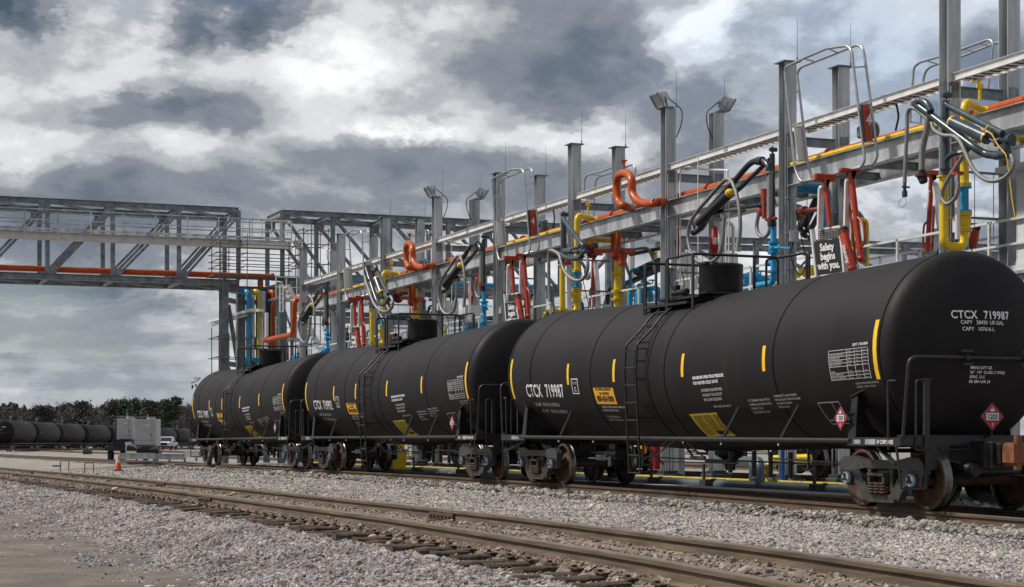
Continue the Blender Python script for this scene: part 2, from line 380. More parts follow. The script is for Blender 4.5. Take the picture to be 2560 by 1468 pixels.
def ground_mat():
    m = bpy.data.materials.new('gravel_ground'); m.use_nodes = True; t = m.node_tree; N = t.nodes; L = t.links; p = N['Principled BSDF']
    ge = N.new('ShaderNodeNewGeometry'); sp = N.new('ShaderNodeSeparateXYZ'); L.new(ge.outputs['Position'], sp.inputs[0])
    v = N.new('ShaderNodeTexVoronoi'); v.inputs['Scale'].default_value = 17; L.new(ge.outputs['Position'], v.inputs['Vector'])
    n = N.new('ShaderNodeTexNoise'); n.inputs['Scale'].default_value = .7; n.inputs['Detail'].default_value = 9; n.inputs['Roughness'].default_value = .7; L.new(ge.outputs['Position'], n.inputs['Vector'])
    hs = N.new('ShaderNodeSeparateColor'); L.new(v.outputs['Color'], hs.inputs[0])
    rp = N.new('ShaderNodeValToRGB'); L.new(hs.outputs[0], rp.inputs[0]); cr = rp.color_ramp
    st = [(0, (.14, .13, .125)), (.3, (.25, .23, .215)), (.6, (.34, .315, .29)), (.85, (.42, .39, .36)), (1, (.48, .46, .43))]
    while len(cr.elements) < 5: cr.elements.new(.5)
    for e, (a, c) in zip(cr.elements, st): e.position = a; e.color = (*c, 1)
    r2 = N.new('ShaderNodeValToRGB'); L.new(n.outputs[0], r2.inputs[0]); r2.color_ramp.elements[0].position = .35; r2.color_ramp.elements[0].color = (.62, .58, .56, 1); r2.color_ramp.elements[1].position = .62; r2.color_ramp.elements[1].color = (1, 1, 1, 1)
    mx = N.new('ShaderNodeMix'); mx.data_type = 'RGBA'; mx.blend_type = 'MULTIPLY'; mx.inputs[0].default_value = 1; L.new(rp.outputs[0], mx.inputs[6]); L.new(r2.outputs[0], mx.inputs[7])
    L.new(mx.outputs[2], p.inputs['Base Color']); p.inputs['Roughness'].default_value = .9; p.inputs['Specular IOR Level'].default_value = .25
    bp = N.new('ShaderNodeBump'); bp.inputs['Strength'].default_value = .8; bp.inputs['Distance'].default_value = .025; bp.invert = True
    L.new(v.outputs['Distance'], bp.inputs['Height']); L.new(bp.outputs[0], p.inputs['Normal'])
    return m
GROUND = ground_mat()
solo('ground', g, GROUND, kind='structure', loc=(0, 0, 0))
# compacted dirt road in front (camera side), its edge ragged
M['dirt'] = mat('dirt_road', (.098, .080, .066), .95, 0, .25, 1.0, .7, 25, col2=(.150, .126, .105), dirt=((.086, .077, .069), .52))
mb = MB(); rows = []
ry = [-40, -20, -8, -3, 0, 1, 2, 2.6]
rx = [-140 + 1.0 * i for i in range(150)]
for x in rx:
    e = 4.25 + .5 * MN.noise((x * .35, 0, 3)) + .16 * MN.noise((x * 1.7, 1, 3))
    rows.append([(x, y, gz(x, y) + .012) for y in ry] + [(x, (2.6 + e) / 2, gz(x, (2.6 + e) / 2) + .012), (x, e, gz(x, e) - .004)])
k = len(rows[0]); mb.add([p for r in rows for p in r], [(i*k + j, (i+1)*k + j, (i+1)*k + j + 1, i*k + j + 1) for i in range(len(rows)-1) for j in range(k-1)], True)
solo('dirt_road', mb, 'dirt', kind='structure', loc=(0, 0, 0))
M['dust'] = mat('brown_ballast_dust', (.125, .092, .070), .95, 0, .3, 7, 1.0, 30, col2=(.22, .17, .135), dirt=((.10, .085, .075), .55))
mb = MB(); rows = []
yy = [6.18, 6.24, 6.3, 6.36, 6.5, 6.62, 6.7, 6.9, 7.15, 7.4, 7.6, 7.7, 7.8, 7.95, 8.1, 8.2]
for i in range(240):
    x = -96 + .4 * i; rows.append([(x, y + (.05 * MN.noise((x * 2, y, 2)) if y < 6.2 else 0), gz(x, y) + (.008 if 6.2 < y < 8.15 else -.02)) for y in yy])
k = len(yy); mb.add([p for r in rows for p in r], [(i*k + j, (i+1)*k + j, (i+1)*k + j + 1, i*k + j + 1) for i in range(len(rows)-1) for j in range(k-1)], True)
solo('track_bed', mb, 'dust', kind='structure', loc=(0, 0, 0))
# grass strip far left, seen past the last tank car
M['grass'] = mat('verge_grass', (.06, .085, .025), .9, 0, .35, .8, .6, 12, col2=(.12, .12, .05))

# ------------------------------------------------------------------ stones
def stone_nodes(name, matr):
    t = bpy.data.node_groups.new(name, 'GeometryNodeTree')
    t.interface.new_socket('Geometry', in_out='INPUT', socket_type='NodeSocketGeometry'); t.interface.new_socket('Geometry', in_out='OUTPUT', socket_type='NodeSocketGeometry')
    N = t.nodes; L = t.links; gi = N.new('NodeGroupInput'); go = N.new('NodeGroupOutput')
    join = N.new('GeometryNodeJoinGeometry'); ms = []
    for i in range(5):
        ic = N.new('GeometryNodeMeshIcoSphere'); ic.inputs['Radius'].default_value = .5; ic.inputs['Subdivisions'].default_value = 2 if i < 3 else 1
        sp = N.new('GeometryNodeSetPosition'); nz = N.new('ShaderNodeTexNoise'); nz.noise_dimensions = '4D'
        nz.inputs['W'].default_value = i * 3.7; nz.inputs['Scale'].default_value = 1.7; nz.inputs['Detail'].default_value = 1
        sub = N.new('ShaderNodeVectorMath'); sub.operation = 'SUBTRACT'; sub.inputs[1].default_value = (.5, .5, .5); L.new(nz.outputs['Color'], sub.inputs[0])
        sc = N.new('ShaderNodeVectorMath'); sc.operation = 'SCALE'; sc.inputs['Scale'].default_value = 1.3; L.new(sub.outputs[0], sc.inputs[0]); L.new(sc.outputs[0], sp.inputs['Offset'])
        L.new(ic.outputs[0], sp.inputs[0])
        tr = N.new('GeometryNodeTransform'); tr.inputs['Scale'].default_value = [(1.25, .85, .7), (1, .9, .6), (1.3, .7, .75), (.9, 1.1, .7), (1.4, .8, .5)][i]
        L.new(sp.outputs[0], tr.inputs[0])
        fl = N.new('GeometryNodeSetShadeSmooth'); fl.inputs['Shade Smooth'].default_value = False; L.new(tr.outputs[0], fl.inputs[0])
        sm = N.new('GeometryNodeSetMaterial'); sm.inputs['Material'].default_value = matr; L.new(fl.outputs[0], sm.inputs[0])
        g2 = N.new('GeometryNodeGeometryToInstance'); L.new(sm.outputs[0], g2.inputs[0]); L.new(g2.outputs[0], join.inputs[0])
    ip = N.new('GeometryNodeInstanceOnPoints'); ip.inputs['Pick Instance'].default_value = True
    ri = N.new('FunctionNodeRandomValue'); ri.data_type = 'INT'; ri.inputs[4].default_value = 0; ri.inputs[5].default_value = 4
    rr = N.new('FunctionNodeRandomValue'); rr.data_type = 'FLOAT_VECTOR'; rr.inputs[0].default_value = (-.5, -.5, 0); rr.inputs[1].default_value = (.5, .5, 6.28)
    at = N.new('GeometryNodeInputNamedAttribute'); at.data_type = 'FLOAT'; at.inputs[0].default_value = 'size'
    mp = N.new('GeometryNodeMeshToPoints')
    L.new(gi.outputs[0], mp.inputs[0]); L.new(mp.outputs[0], ip.inputs[0]); L.new(join.outputs[0], ip.inputs[2])
    L.new(ri.outputs[2], ip.inputs['Instance Index']); L.new(rr.outputs[0], ip.inputs['Rotation']); L.new(at.outputs[0], ip.inputs['Scale'])
    L.new(ip.outputs[0], go.inputs[0]); return t
def stone_mat(name, cols):
    m = bpy.data.materials.new(name); m.use_nodes = True; t = m.node_tree; N = t.nodes; L = t.links; p = N['Principled BSDF']
    oi = N.new('ShaderNodeObjectInfo'); rp = N.new('ShaderNodeValToRGB'); L.new(oi.outputs['Random'], rp.inputs[0]); cr = rp.color_ramp; cr.interpolation = 'CONSTANT'
    while len(cr.elements) < len(cols): cr.elements.new(.5)
    for i, (e, c) in enumerate(zip(cr.elements, cols)): e.position = i / len(cols); e.color = (*c, 1)
    n = N.new('ShaderNodeTexNoise'); n.inputs['Scale'].default_value = 1.2; n.inputs['Detail'].default_value = 6; ge = N.new('ShaderNodeNewGeometry'); L.new(ge.outputs['Position'], n.inputs['Vector'])
    mr = N.new('ShaderNodeMapRange'); L.new(n.outputs[0], mr.inputs[0]); mr.inputs[1].default_value = .35; mr.inputs[2].default_value = .65; mr.inputs[3].default_value = .72; mr.inputs[4].default_value = 1.1
    mx = N.new('ShaderNodeVectorMath'); mx.operation = 'SCALE'; L.new(rp.outputs[0], mx.inputs[0]); L.new(mr.outputs[0], mx.inputs['Scale'])
    L.new(mx.outputs[0], p.inputs['Base Color']); p.inputs['Roughness'].default_value = .85; p.inputs['Specular IOR Level'].default_value = .3
    return m
PURP = stone_mat('purple_grey_stone', [(0.339, 0.296, 0.299), (0.252, 0.221, 0.228), (0.398, 0.352, 0.342), (0.165, 0.150, 0.157), (0.427, 0.385, 0.366), (0.349, 0.296, 0.318), (0.126, 0.117, 0.123), (0.301, 0.254, 0.271), (0.417, 0.348, 0.285), (0.369, 0.334, 0.318), (0.281, 0.244, 0.223), (0.466, 0.428, 0.408), (0.320, 0.310, 0.318), (0.349, 0.301, 0.257)])
BEIGE = stone_mat('beige_stone', [(.46, .415, .375), (.37, .335, .305), (.52, .48, .435), (.27, .25, .24), (.48, .43, .385), (.41, .385, .37), (.15, .145, .145), (.44, .39, .345), (.35, .315, .30), (.42, .37, .36), (.50, .44, .37), (.33, .32, .325)])
BROWN = stone_mat('brown_stone', [(0.256, 0.201, 0.165), (0.317, 0.250, 0.207), (0.207, 0.165, 0.140), (0.366, 0.305, 0.262), (0.159, 0.134, 0.122), (0.281, 0.226, 0.195)])
DARKS = stone_mat('dark_stone', [(.30, .275, .25), (.20, .185, .17), (.38, .35, .32), (.13, .12, .115), (.46, .42, .38), (.26, .235, .21), (.40, .36, .31)])
def scatter(name, matr, y0, y1, dens, size, zoff=0, xa=-80, fy=None, seed=1, near=1.0):
    rnd = random.Random(seed); v = []; sz = []
    n = int((y1 - y0) * (-xa) * dens)
    for _ in range(n):
        y = rnd.uniform(y0, y1); x = rnd.uniform(xa, -1)
        if x > -1.05 * y or x < -10.8 * y: continue
        keep = 1.0 if x > -32 else max(.25, 1 - (-x - 32) / 50)
        if rnd.random() > keep: continue
        if fy and rnd.random() > fy(x, y): continue
        s_ = size * rnd.lognormvariate(-.04, .34) * (1.0 if x > -32 else 1 + (-x - 32) / 55)
        v.append((x, y, gz(x, y) + zoff + s_ * .12 + rnd.random() * size * .25)); sz.append(s_)
    me = bpy.data.meshes.new(name); me.from_pydata(v, [], []); a = me.attributes.new('size', 'FLOAT', 'POINT'); a.data.foreach_set('value', sz)
    me.materials.append(matr)
    o = bpy.data.objects.new(name, me); C.objects.link(o); o['kind'] = 'stuff'
    md = o.modifiers.new('stones', 'NODES'); md.node_group = stone_nodes(name, matr); return len(v)
cnt = 0
cnt += scatter('ballast_gravel', PURP, 3.0, 5.95, 1250, .034, seed=1, fy=lambda x, y: max(0, min(1, (y - 3.25 + .6 * MN.noise((x * .6, y, 1)) + .4 * MN.noise((x * 2.3, y * 2, 7))) / 1.2)) ** 1.3)
cnt += scatter('ballast_gravel', BROWN, 5.80, 8.5, 420, .036, zoff=.004, seed=2, fy=lambda x, y: .85 if y < 6.3 else (.35 if 7.75 < y < 8.05 else 1))
cnt += scatter('ballast_gravel', PURP, 8.35, 11.0, 850, .037, seed=3, fy=lambda x, y: 1 if y < 9.4 else max(.06, 1 - (y - 9.4) / 1.5))
cnt += scatter('ballast_gravel', BEIGE, 9.3, 15.2, 720, .033, seed=4, fy=lambda x, y: 1 if y > 10.5 else max(.1, (y - 9.3) / 1.2))
cnt += scatter('ballast_gravel', DARKS, 14.2, 15.78, 330, .055, seed=5, zoff=.035, fy=lambda x, y: max(0, 1 - abs(y - 15.15) / .75))
cnt += scatter('ballast_gravel', DARKS, 16.0, 20.2, 110, .055, seed=6)
cnt += scatter('ballast_gravel', DARKS, 1.5, 4.6, 170, .020, seed=7, fy=lambda x, y: max(0, (y - 1.5) / 2.6) ** 2)
print('stones', cnt)
# ------------------------------------------------------------------ tracks
RP = [(-.076, 0), (.076, 0), (.076, .012), (.012, .034), (.009, .118), (.036, .134), (.037, .168), (.028, .178), (-.028, .178), (-.037, .168), (-.036, .134), (-.009, .118), (-.012, .034), (-.076, .012)]
def rail_mb(y, zf, x0, x1, step=1.0):
    b = MB(); n = len(RP); k = int((x1 - x0) / step); vs = []
    for i in range(k + 1):
        x = x0 + (x1 - x0) * i / k; z = zf(x)
        vs += [(x, y + a, z - .178 + c) for a, c in RP]
    return b.add(vs, [(i*n + j, i*n + (j+1) % n, (i+1)*n + (j+1) % n, (i+1)*n + j) for i in range(k) for j in range(n)] + [tuple(range(n)), tuple(k*n + j for j in range(n))[::-1]])
def head_mb(y, zf, x0, x1, w=.064):
    b = MB(); k = int((x1 - x0) / 1.0); vs = []
    for i in range(k + 1):
        x = x0 + (x1 - x0) * i / k; z = zf(x) + .0025; vs += [(x, y - w/2, z - .004), (x, y - w/2 + .01, z), (x, y + w/2 - .01, z), (x, y + w/2, z - .004)]
    return b.add(vs, [(i*4 + j, (i+1)*4 + j, (i+1)*4 + j + 1, i*4 + j + 1) for i in range(k) for j in range(3)])
G2 = .7525
def track(label, yc, zf, x0, x1, tie_x0, rm, joints=(), tiez=-.185, sp=.53, tie=True, proud=.0):
    t = thing('railway_track', label, 'railway track', (-30, yc, zf(-30)))
    for s in (-1, 1):
        r = part('rail', rail_mb(yc + s * G2, zf, x0, x1), rm, t); part('rail_head', head_mb(yc + s * G2, zf, x0, x1), 'railt', r)
    if tie:
        mes = []
        for k_ in range(5):
            rr_ = random.Random(k_ + int(yc * 7)); base = MB(); vs = []; n_ = 22
            for q in range(n_ + 1):
                y_ = -1.31 + 2.62 * q / n_; w_ = .112 + rr_.uniform(-.008, .006); wear = -.018 * (abs(y_) > 1.12) * rr_.random()
                vs += [(-w_, y_, -.17), (-w_, y_, -.014 + wear + rr_.uniform(-.008, .002)), (-w_ + .02, y_, wear + rr_.uniform(-.006, .004)), (-.03, y_, wear + rr_.uniform(-.010, .003)), (.04, y_, wear + rr_.uniform(-.006, .004)), (w_ - .02, y_, wear + rr_.uniform(-.010, .004)), (w_, y_, -.014 + wear + rr_.uniform(-.008, .002)), (w_, y_, -.17)]
            base.add(vs, [(q*8 + j, q*8 + (j+1) % 8, (q+1)*8 + (j+1) % 8, (q+1)*8 + j) for q in range(n_) for j in range(8)] + [tuple(range(8)), tuple(n_*8 + j for j in range(8))[::-1]])
            mes.append(mesh_from(base, 'tie', 'tie', Vector((0, 0, 0))))
        rnd = random.Random(int(yc * 10)); x = tie_x0; n = 0
        pl = mesh_from(MB().box((0, 0, .006), (.18, .30, .016), bev=.004).box((-.05, -.11, .02), (.03, .04, .03)).box((.05, .11, .02), (.03, .04, .03)), 'tie_plate', 'rust', Vector((0, 0, 0)))
        while n < 190 and x > x0:
            o = bpy.data.objects.new('tie', rnd.choice(mes)); C.objects.link(o); o.parent = t
            o.location = Vector((x, yc + rnd.uniform(-.11, .11), zf(x) + tiez + rnd.uniform(-.028, .006))) - ORG[t.name]
            o.rotation_euler = (rnd.uniform(-.006, .006), rnd.uniform(-.02, .02), rnd.uniform(-.05, .05))
            if yc < 10 and x > -42:
                for s_ in (-1, 1):
                    q = bpy.data.objects.new('tie_plate', pl); C.objects.link(q); q.parent = t; q.location = Vector((x, yc + s_ * G2, zf(x) - .183)) - ORG[t.name]
            x -= sp * rnd.uniform(.92, 1.08); n += 1
    for (x, s) in joints:
        b = MB(); y = yc + s * G2
        for q in (-1, 1):
            b.box((x, y + q * .034, zf(x) - .10), (.92, .030, .092), bev=.008)
            for i in range(6): b.cyl((x - .38 + i * .152, y + q * .045, zf(x) - .10), (x - .38 + i * .152, y + q * .078, zf(x) - .10), .020, 6)
        part('joint_bar', b, 'rust', t)
    return t
def jx(u, y): return P(u, 1200, y).x
track('rusty brown railway track nearest the viewer with wooden ties showing', Y2, zt2, -170, 2, -4.2, 'rail',
      joints=[(jx(517, Y2 - G2), -1), (jx(1097, Y2 - G2) , -1) if False else (jx(1110, Y2 + G2), 1), (jx(40, Y2 - G2), -1), (jx(405, Y2 + G2), 1)])
track('railway track under the wheels of the black tank cars', Y1, zt1, -330, 4, -14, 'railm', joints=[(jx(1372, Y1 - G2), -1), (jx(718, Y1 - G2), -1)], tiez=-.20)
track('railway track behind the loading rack', Y3, zt3, -330, 0, -30, 'railm', tiez=-.19)
track('farthest railway track behind the tank cars in open gravel', 36, lambda x: -.02, -330, -10, -60, 'railm', tiez=-.19, tie=False)
# track stub and spur crossing the yard at the left
# small bits lying about
for i, (u, v, h, s_) in enumerate([(930, 1345, 1.13, .055), (290, 1243, 1.2, .06)]):
    p = P(u, v, 1.0); D = 1.0 * 0
    k_ = (v - VH) / (u - UVP) / SA; y = h / k_; q = P(u, v, y)
    mb = MB(); mb.sphere((q.x, y, gz(q.x, y) + .04), s_ * 1.6, 7, 5, (1.6, 1, .5))
    M.setdefault('pinkst', mat('pale_orange_stone', (.50, .30, .20), .85, 0, .2, 12))
    solo('pale_stone', mb, 'pinkst', ['pale orange stone lying beside the ends of the near ties at centre', 'small pale orange stone by the near track at the left'][i], 'stone')
def ground_pt(u, v, h=1.15):
    """point on ground h metres below the camera"""
    Z = h * FPX / (v - VH); r = (u - 1280) * Z / FPX
    return Vector((r * CA - Z * SA, r * SA + Z * CA, ZC - h))
# white scrap of paper on the dirt road
q = ground_pt(374, 1464, 1.5)
solo('paper_scrap', MB().box((q.x, q.y, gz(q.x, q.y) + .02), (.10, .07, .012), Matrix.Rotation(.4, 3, 'Z')), 'white', 'white scrap of paper on the dirt at the bottom left', 'litter')
# ------------------------------------------------------------------ lettering
def text_mesh(lines, size, xscale=1., spacing=1.25, bold=0., word=1.0, align='LEFT', char=1.0):
    """returns (verts2d, faces) of real type, baseline of the first line at y=0"""
    cu = bpy.data.curves.new('t', 'FONT'); cu.body = '\n'.join(lines); cu.size = size; cu.space_line = spacing; cu.offset = bold; cu.space_word = word; cu.space_character = char; cu.resolution_u = 3; cu.align_x = align
    ob = bpy.data.objects.new('t', cu); C.objects.link(ob)
    dg = bpy.context.evaluated_depsgraph_get(); me = bpy.data.meshes.new_from_object(ob.evaluated_get(dg))
    v = [(p.co.x * xscale, p.co.y) for p in me.vertices]; f = [tuple(p.vertices) for p in me.polygons]
    bpy.data.objects.remove(ob); bpy.data.curves.remove(cu); bpy.data.meshes.remove(me); return v, f
def split_y(v, f, step):
    bm = bmesh.new(); vv = [bm.verts.new((a, b, 0)) for a, b in v]
    for q in f:
        try: bm.faces.new([vv[i] for i in q])
        except ValueError: pass
    lo = min(b for a, b in v); hi = max(b for a, b in v); k = math.ceil(lo / step)
    while k * step < hi:
        bmesh.ops.bisect_plane(bm, geom=bm.verts[:] + bm.edges[:] + bm.faces[:], plane_co=(0, k * step, 0), plane_no=(0, 1, 0)); k += 1
    bm.verts.ensure_lookup_table(); bm.verts.index_update()
    r = [(p.co.x, p.co.y) for p in bm.verts], [tuple(x.index for x in q.verts) for q in bm.faces]; bm.free(); return r
# ------------------------------------------------------------------ tank car (local: x along, y=0 centre line, z=0 rail)
TR, TZ, TH = 1.50, 2.31, 7.60          # radius, axis height, half length of the cylinder
def az(s): return .022 * min(7.6, max(0., abs(s) - .35))     # the tank slopes to its middle
CZ = lambda s: .065 + .0052 * s                             # lettering heights were measured with the car pitched by the rail
def side(s, t, off=.006):
    """point on the -y flank: s along the car, t = arc length up from mid height"""
    a = t / TR; return Vector((s, -(TR + off) * math.cos(a), TZ + az(s) + (TR + off) * math.sin(a)))
def tz(z, s=0): return TR * math.asin(max(-1, min(1, (z + CZ(s) - az(s) - TZ) / TR)))
HD = .627
def dish(r):
    """torispherical head: crown radius 2.6, knuckle radius 0.28"""
    return -1.973 + math.sqrt(2.6 ** 2 - r * r) if r < 1.367 else math.sqrt(max(0, .28 ** 2 - (r - 1.22) ** 2))
HEADP = [(dish(r), r) for r in (.001, .3, .6, .9, 1.15, 1.30, 1.367, 1.40, 1.43, 1.455, 1.475, 1.488, 1.496, 1.4995)]
def head(y, z, off=.012):
    z = z + CZ(7.6); return Vector((TH + dish(math.hypot(y, z - TZ - az(9))) + off, y, z))
def decal_side(lines, s, z, size, **kw):
    v, f = text_mesh(lines, size, **kw); v, f = split_y(v, f, .07); mb = MB(); t0 = tz(z, s)
    return mb.add([side(s + a, t0 + b) for a, b in v], f)
def decal_head(lines, y, z, size, **kw):
    v, f = text_mesh(lines, size, **kw); v, f = split_y(v, f, .06); return MB().add([head(y + a, z + b) for a, b in v], f)
def patch(s0, s1, z0, z1, off=.005, n=6, mb=None):
    mb = mb or MB(); a, b = tz(z0, s0), tz(z1, s0); vs = []
    for i in range(n + 1):
        t = a + (b - a) * i / n; vs += [side(s0, t, off), side(s1, t, off)]
    return mb.add(vs, [(2*i, 2*i+1, 2*i+3, 2*i+2) for i in range(n)], True)
def placard(o, ux, uz, nrm, par, sz=.18):
    """hazard diamond facing nrm"""
    o = Vector(o); ux = Vector(ux); uz = Vector(uz); n = Vector(nrm)
    def dia(r, off): return [o + n * off + ux * r, o + n * off + uz * r, o + n * off - ux * r, o + n * off - uz * r]
    h = part('placard_holder', MB().prism(dia(sz * 1.14, 0), n * .008), 'sblack', par)
    part('hazard_placard', MB().prism(dia(sz, .009), n * .002), 'white', h)
    r = sz * .99; mb = MB()
    mb.prism([o + n*.011 + ux*r, o + n*.011 + uz*r, o + n*.011 - ux*r, o + n*.011 - uz*r], n * .0015); part('placard_colour', mb, 'red', h)
    def rect(a, b, c, d, off, m_, nm): part(nm, MB().prism([o + n*off + ux*a + uz*c, o + n*off + ux*b + uz*c, o + n*off + ux*b + uz*d, o + n*off + ux*a + uz*d], n * .001), m_, h)
    rect(-r*.62, r*.62, -r*.36, r*.36, .0128, 'sblack', 'number_border'); rect(-r*.58, r*.58, -r*.29, r*.29, .0140, 'white', 'number_panel')
    def txt(s_, size, cx, cz, m_, bold=0):
        v, f = text_mesh([s_], size, bold=bold, align='CENTER', xscale=.85); mb = MB(); mb.add([o + n*.0165 + ux*(a + cx) + uz*(b + cz) for a, b in v], f); part('placard_number', mb, m_, h)
    txt('1203', sz * .54, 0, -sz * .19, 'sblack', .003); txt('3', sz * .36, 0, -sz * .72, 'white', .002)
    fl = [(-.20, .42), (-.24, .52), (-.15, .50), (-.16, .64), (-.05, .56), (0, .78), (.06, .56), (.15, .66), (.13, .50), (.23, .53), (.19, .42), (.06, .38), (-.08, .38)]
    part('flame_symbol', MB().add([o + n*.0165 + ux*a*sz + uz*b*sz for a, b in fl], [tuple(range(len(fl)))]), 'white', h)
def wheel_mb(sx, sy):
    """wheel at side sy; outboard face towards sy"""
    o = (sx, sy * .675, .457); ax = (0, sy, 0)
    disc = MB().lathe([(0, .0), (.0, .12), (.02, .15), (.05, .20), (.055, .33), (.035, .385), (.0, .395), (0, .43)], (sx, sy * .70, .457), ax, 40)
    disc.lathe([(0, .43), (.14, .425)], (sx, sy * .70, .457), ax, 40)
    prof = [(.02, .12), (.07, .13), (.075, .17), (.045, .22), (.045, .34), (.08, .385), (.143, .395), (.143, .43), (.135, .4505)]
    d = MB().lathe([(.0, .0), (.0, .11), (.0, .12)] + prof, o, ax, 40)
    t = MB().lathe([(0, .43), (.0, .470), (.012, .483), (.026, .480), (.038, .464), (.05, .4575), (.13, .4535), (.1345, .4505)], o, ax, 48)
    return d, t
def coil(mb, c, r, h, turns=4.5, w=.014, n=9):
    pts = [Vector(c) + Vector((math.cos(2*math.pi*i/n) * r, math.sin(2*math.pi*i/n) * r, h * i / (turns * n))) for i in range(int(turns * n) + 1)]
    mb.tube(pts, w, 5); return mb
def make_truck(par, x0, rich=True):
    t = part('truck', MB().box((x0, 0, .50), (.36, 2.0, .24), bev=.03).box((x0, 0, .66), (.42, .7, .10), bev=.02), 'cast', par)
    for sx in (-.89, .89):
        part('axle', MB().cyl((x0 + sx, -1.05, .457), (x0 + sx, 1.05, .457), .083, 14), 'rust', t)
        for sy in (-1, 1):
            d, tr = wheel_mb(x0 + sx, sy); part('wheel', d, 'rust', t); part('wheel_tread', tr, 'tread', t)
    for sy in (-1, 1):
        y = sy * 1.0; mb = MB(); w = .13
        def pr(pts, yy=y, ww=w): mb.prism([(x0 + a, yy - ww/2, b) for a, b in pts], (0, ww, 0))
        # top chord, wide over the journals and waisted in the middle
        pr([(-1.16, .55), (-1.15, .70), (-1.05, .79), (-.80, .81), (-.45, .75), (.45, .75), (.80, .81), (1.05, .79), (1.15, .70), (1.16, .55), (.70, .58), (.45, .62), (-.45, .62), (-.70, .58)])
        pr([(-1.13, .602), (-.66, .602), (-.70, .50), (-1.12, .50)], y, w * .96); pr([(1.13, .602), (.66, .602), (.70, .50), (1.12, .50)], y, w * .96)
        for q in (-1, 1):
            pr([(q*1.12, .505), (q*1.02, .505), (q*1.03, .40), (q*1.08, .36)], y, w * .9); pr([(q*.76, .505), (q*.66, .505), (q*.60, .34), (q*.72, .37)], y, w * .9)
            pr([(q*.84, .61), (q*.62, .61), (q*.24, .20), (q*.30, .10), (q*.50, .14), (q*.62, .30)], y, w * .92)      # diagonal
            pr([(q*.345, .61), (q*.255, .61), (q*.255, .30), (q*.345, .24)], y, w * .9)               # bolster column
            mb.tube([(x0 + q*.50, y - .075, .44), (x0 + q*.50, y + .075, .44)], .03, 8)
        pr([(-.46, .17), (-.36, .095), (.36, .095), (.46, .17), (.30, .215), (-.30, .215)], y, w * 1.15)
        fr = part('side_frame', mb, 'cast', t)
        bo = MB().box((x0, sy * 1.04, .525), (.46, .24, .05), bev=.01).box((x0 - .2, sy * 1.04, .455), (.05, .2, .12)).box((x0 + .2, sy * 1.04, .455), (.05, .2, .12)); part('bolster_end', bo, 'cast', t)
        mb = MB(); mb2 = MB()
        for i in (-.155, 0, .155):
            coil(mb, (x0 + i, sy * 1.08, .215), .066, .20, w=.017); coil(mb, (x0 + i, sy * .93, .215), .062, .20, 4, .014, 7)
        part('coil_springs', mb, 'rust', t)
        for sx in (-.89, .89):
            part('bearing', MB().cyl((x0 + sx, sy * .90, .457), (x0 + sx, sy * 1.085, .457), .118, 16).box((x0 + sx, sy * 1.0, .575), (.25, .15, .07), bev=.01), 'rust', t)
            cp = part('axle_cap', MB().lathe([(0, .098), (.045, .098), (.055, .085), (.05, .07), (.05, 0)], (x0 + sx, sy * 1.085, .457), (0, sy, 0), 20), 'capb', t)
            lb = MB().cyl((x0 + sx, sy * 1.13, .457), (x0 + sx, sy * 1.145, .457), .036, 8)
            for k in range(3):
                a = math.pi / 2 + k * 2.094; c = (x0 + sx + .052 * math.cos(a), 0, .457 + .052 * math.sin(a)); lb.cyl((c[0], sy * 1.13, c[2]), (c[0], sy * 1.165, c[2]), .024, 6)
            part('cap_bolts', lb, 'rust', t)
    return t
NAMEPLATE = {}
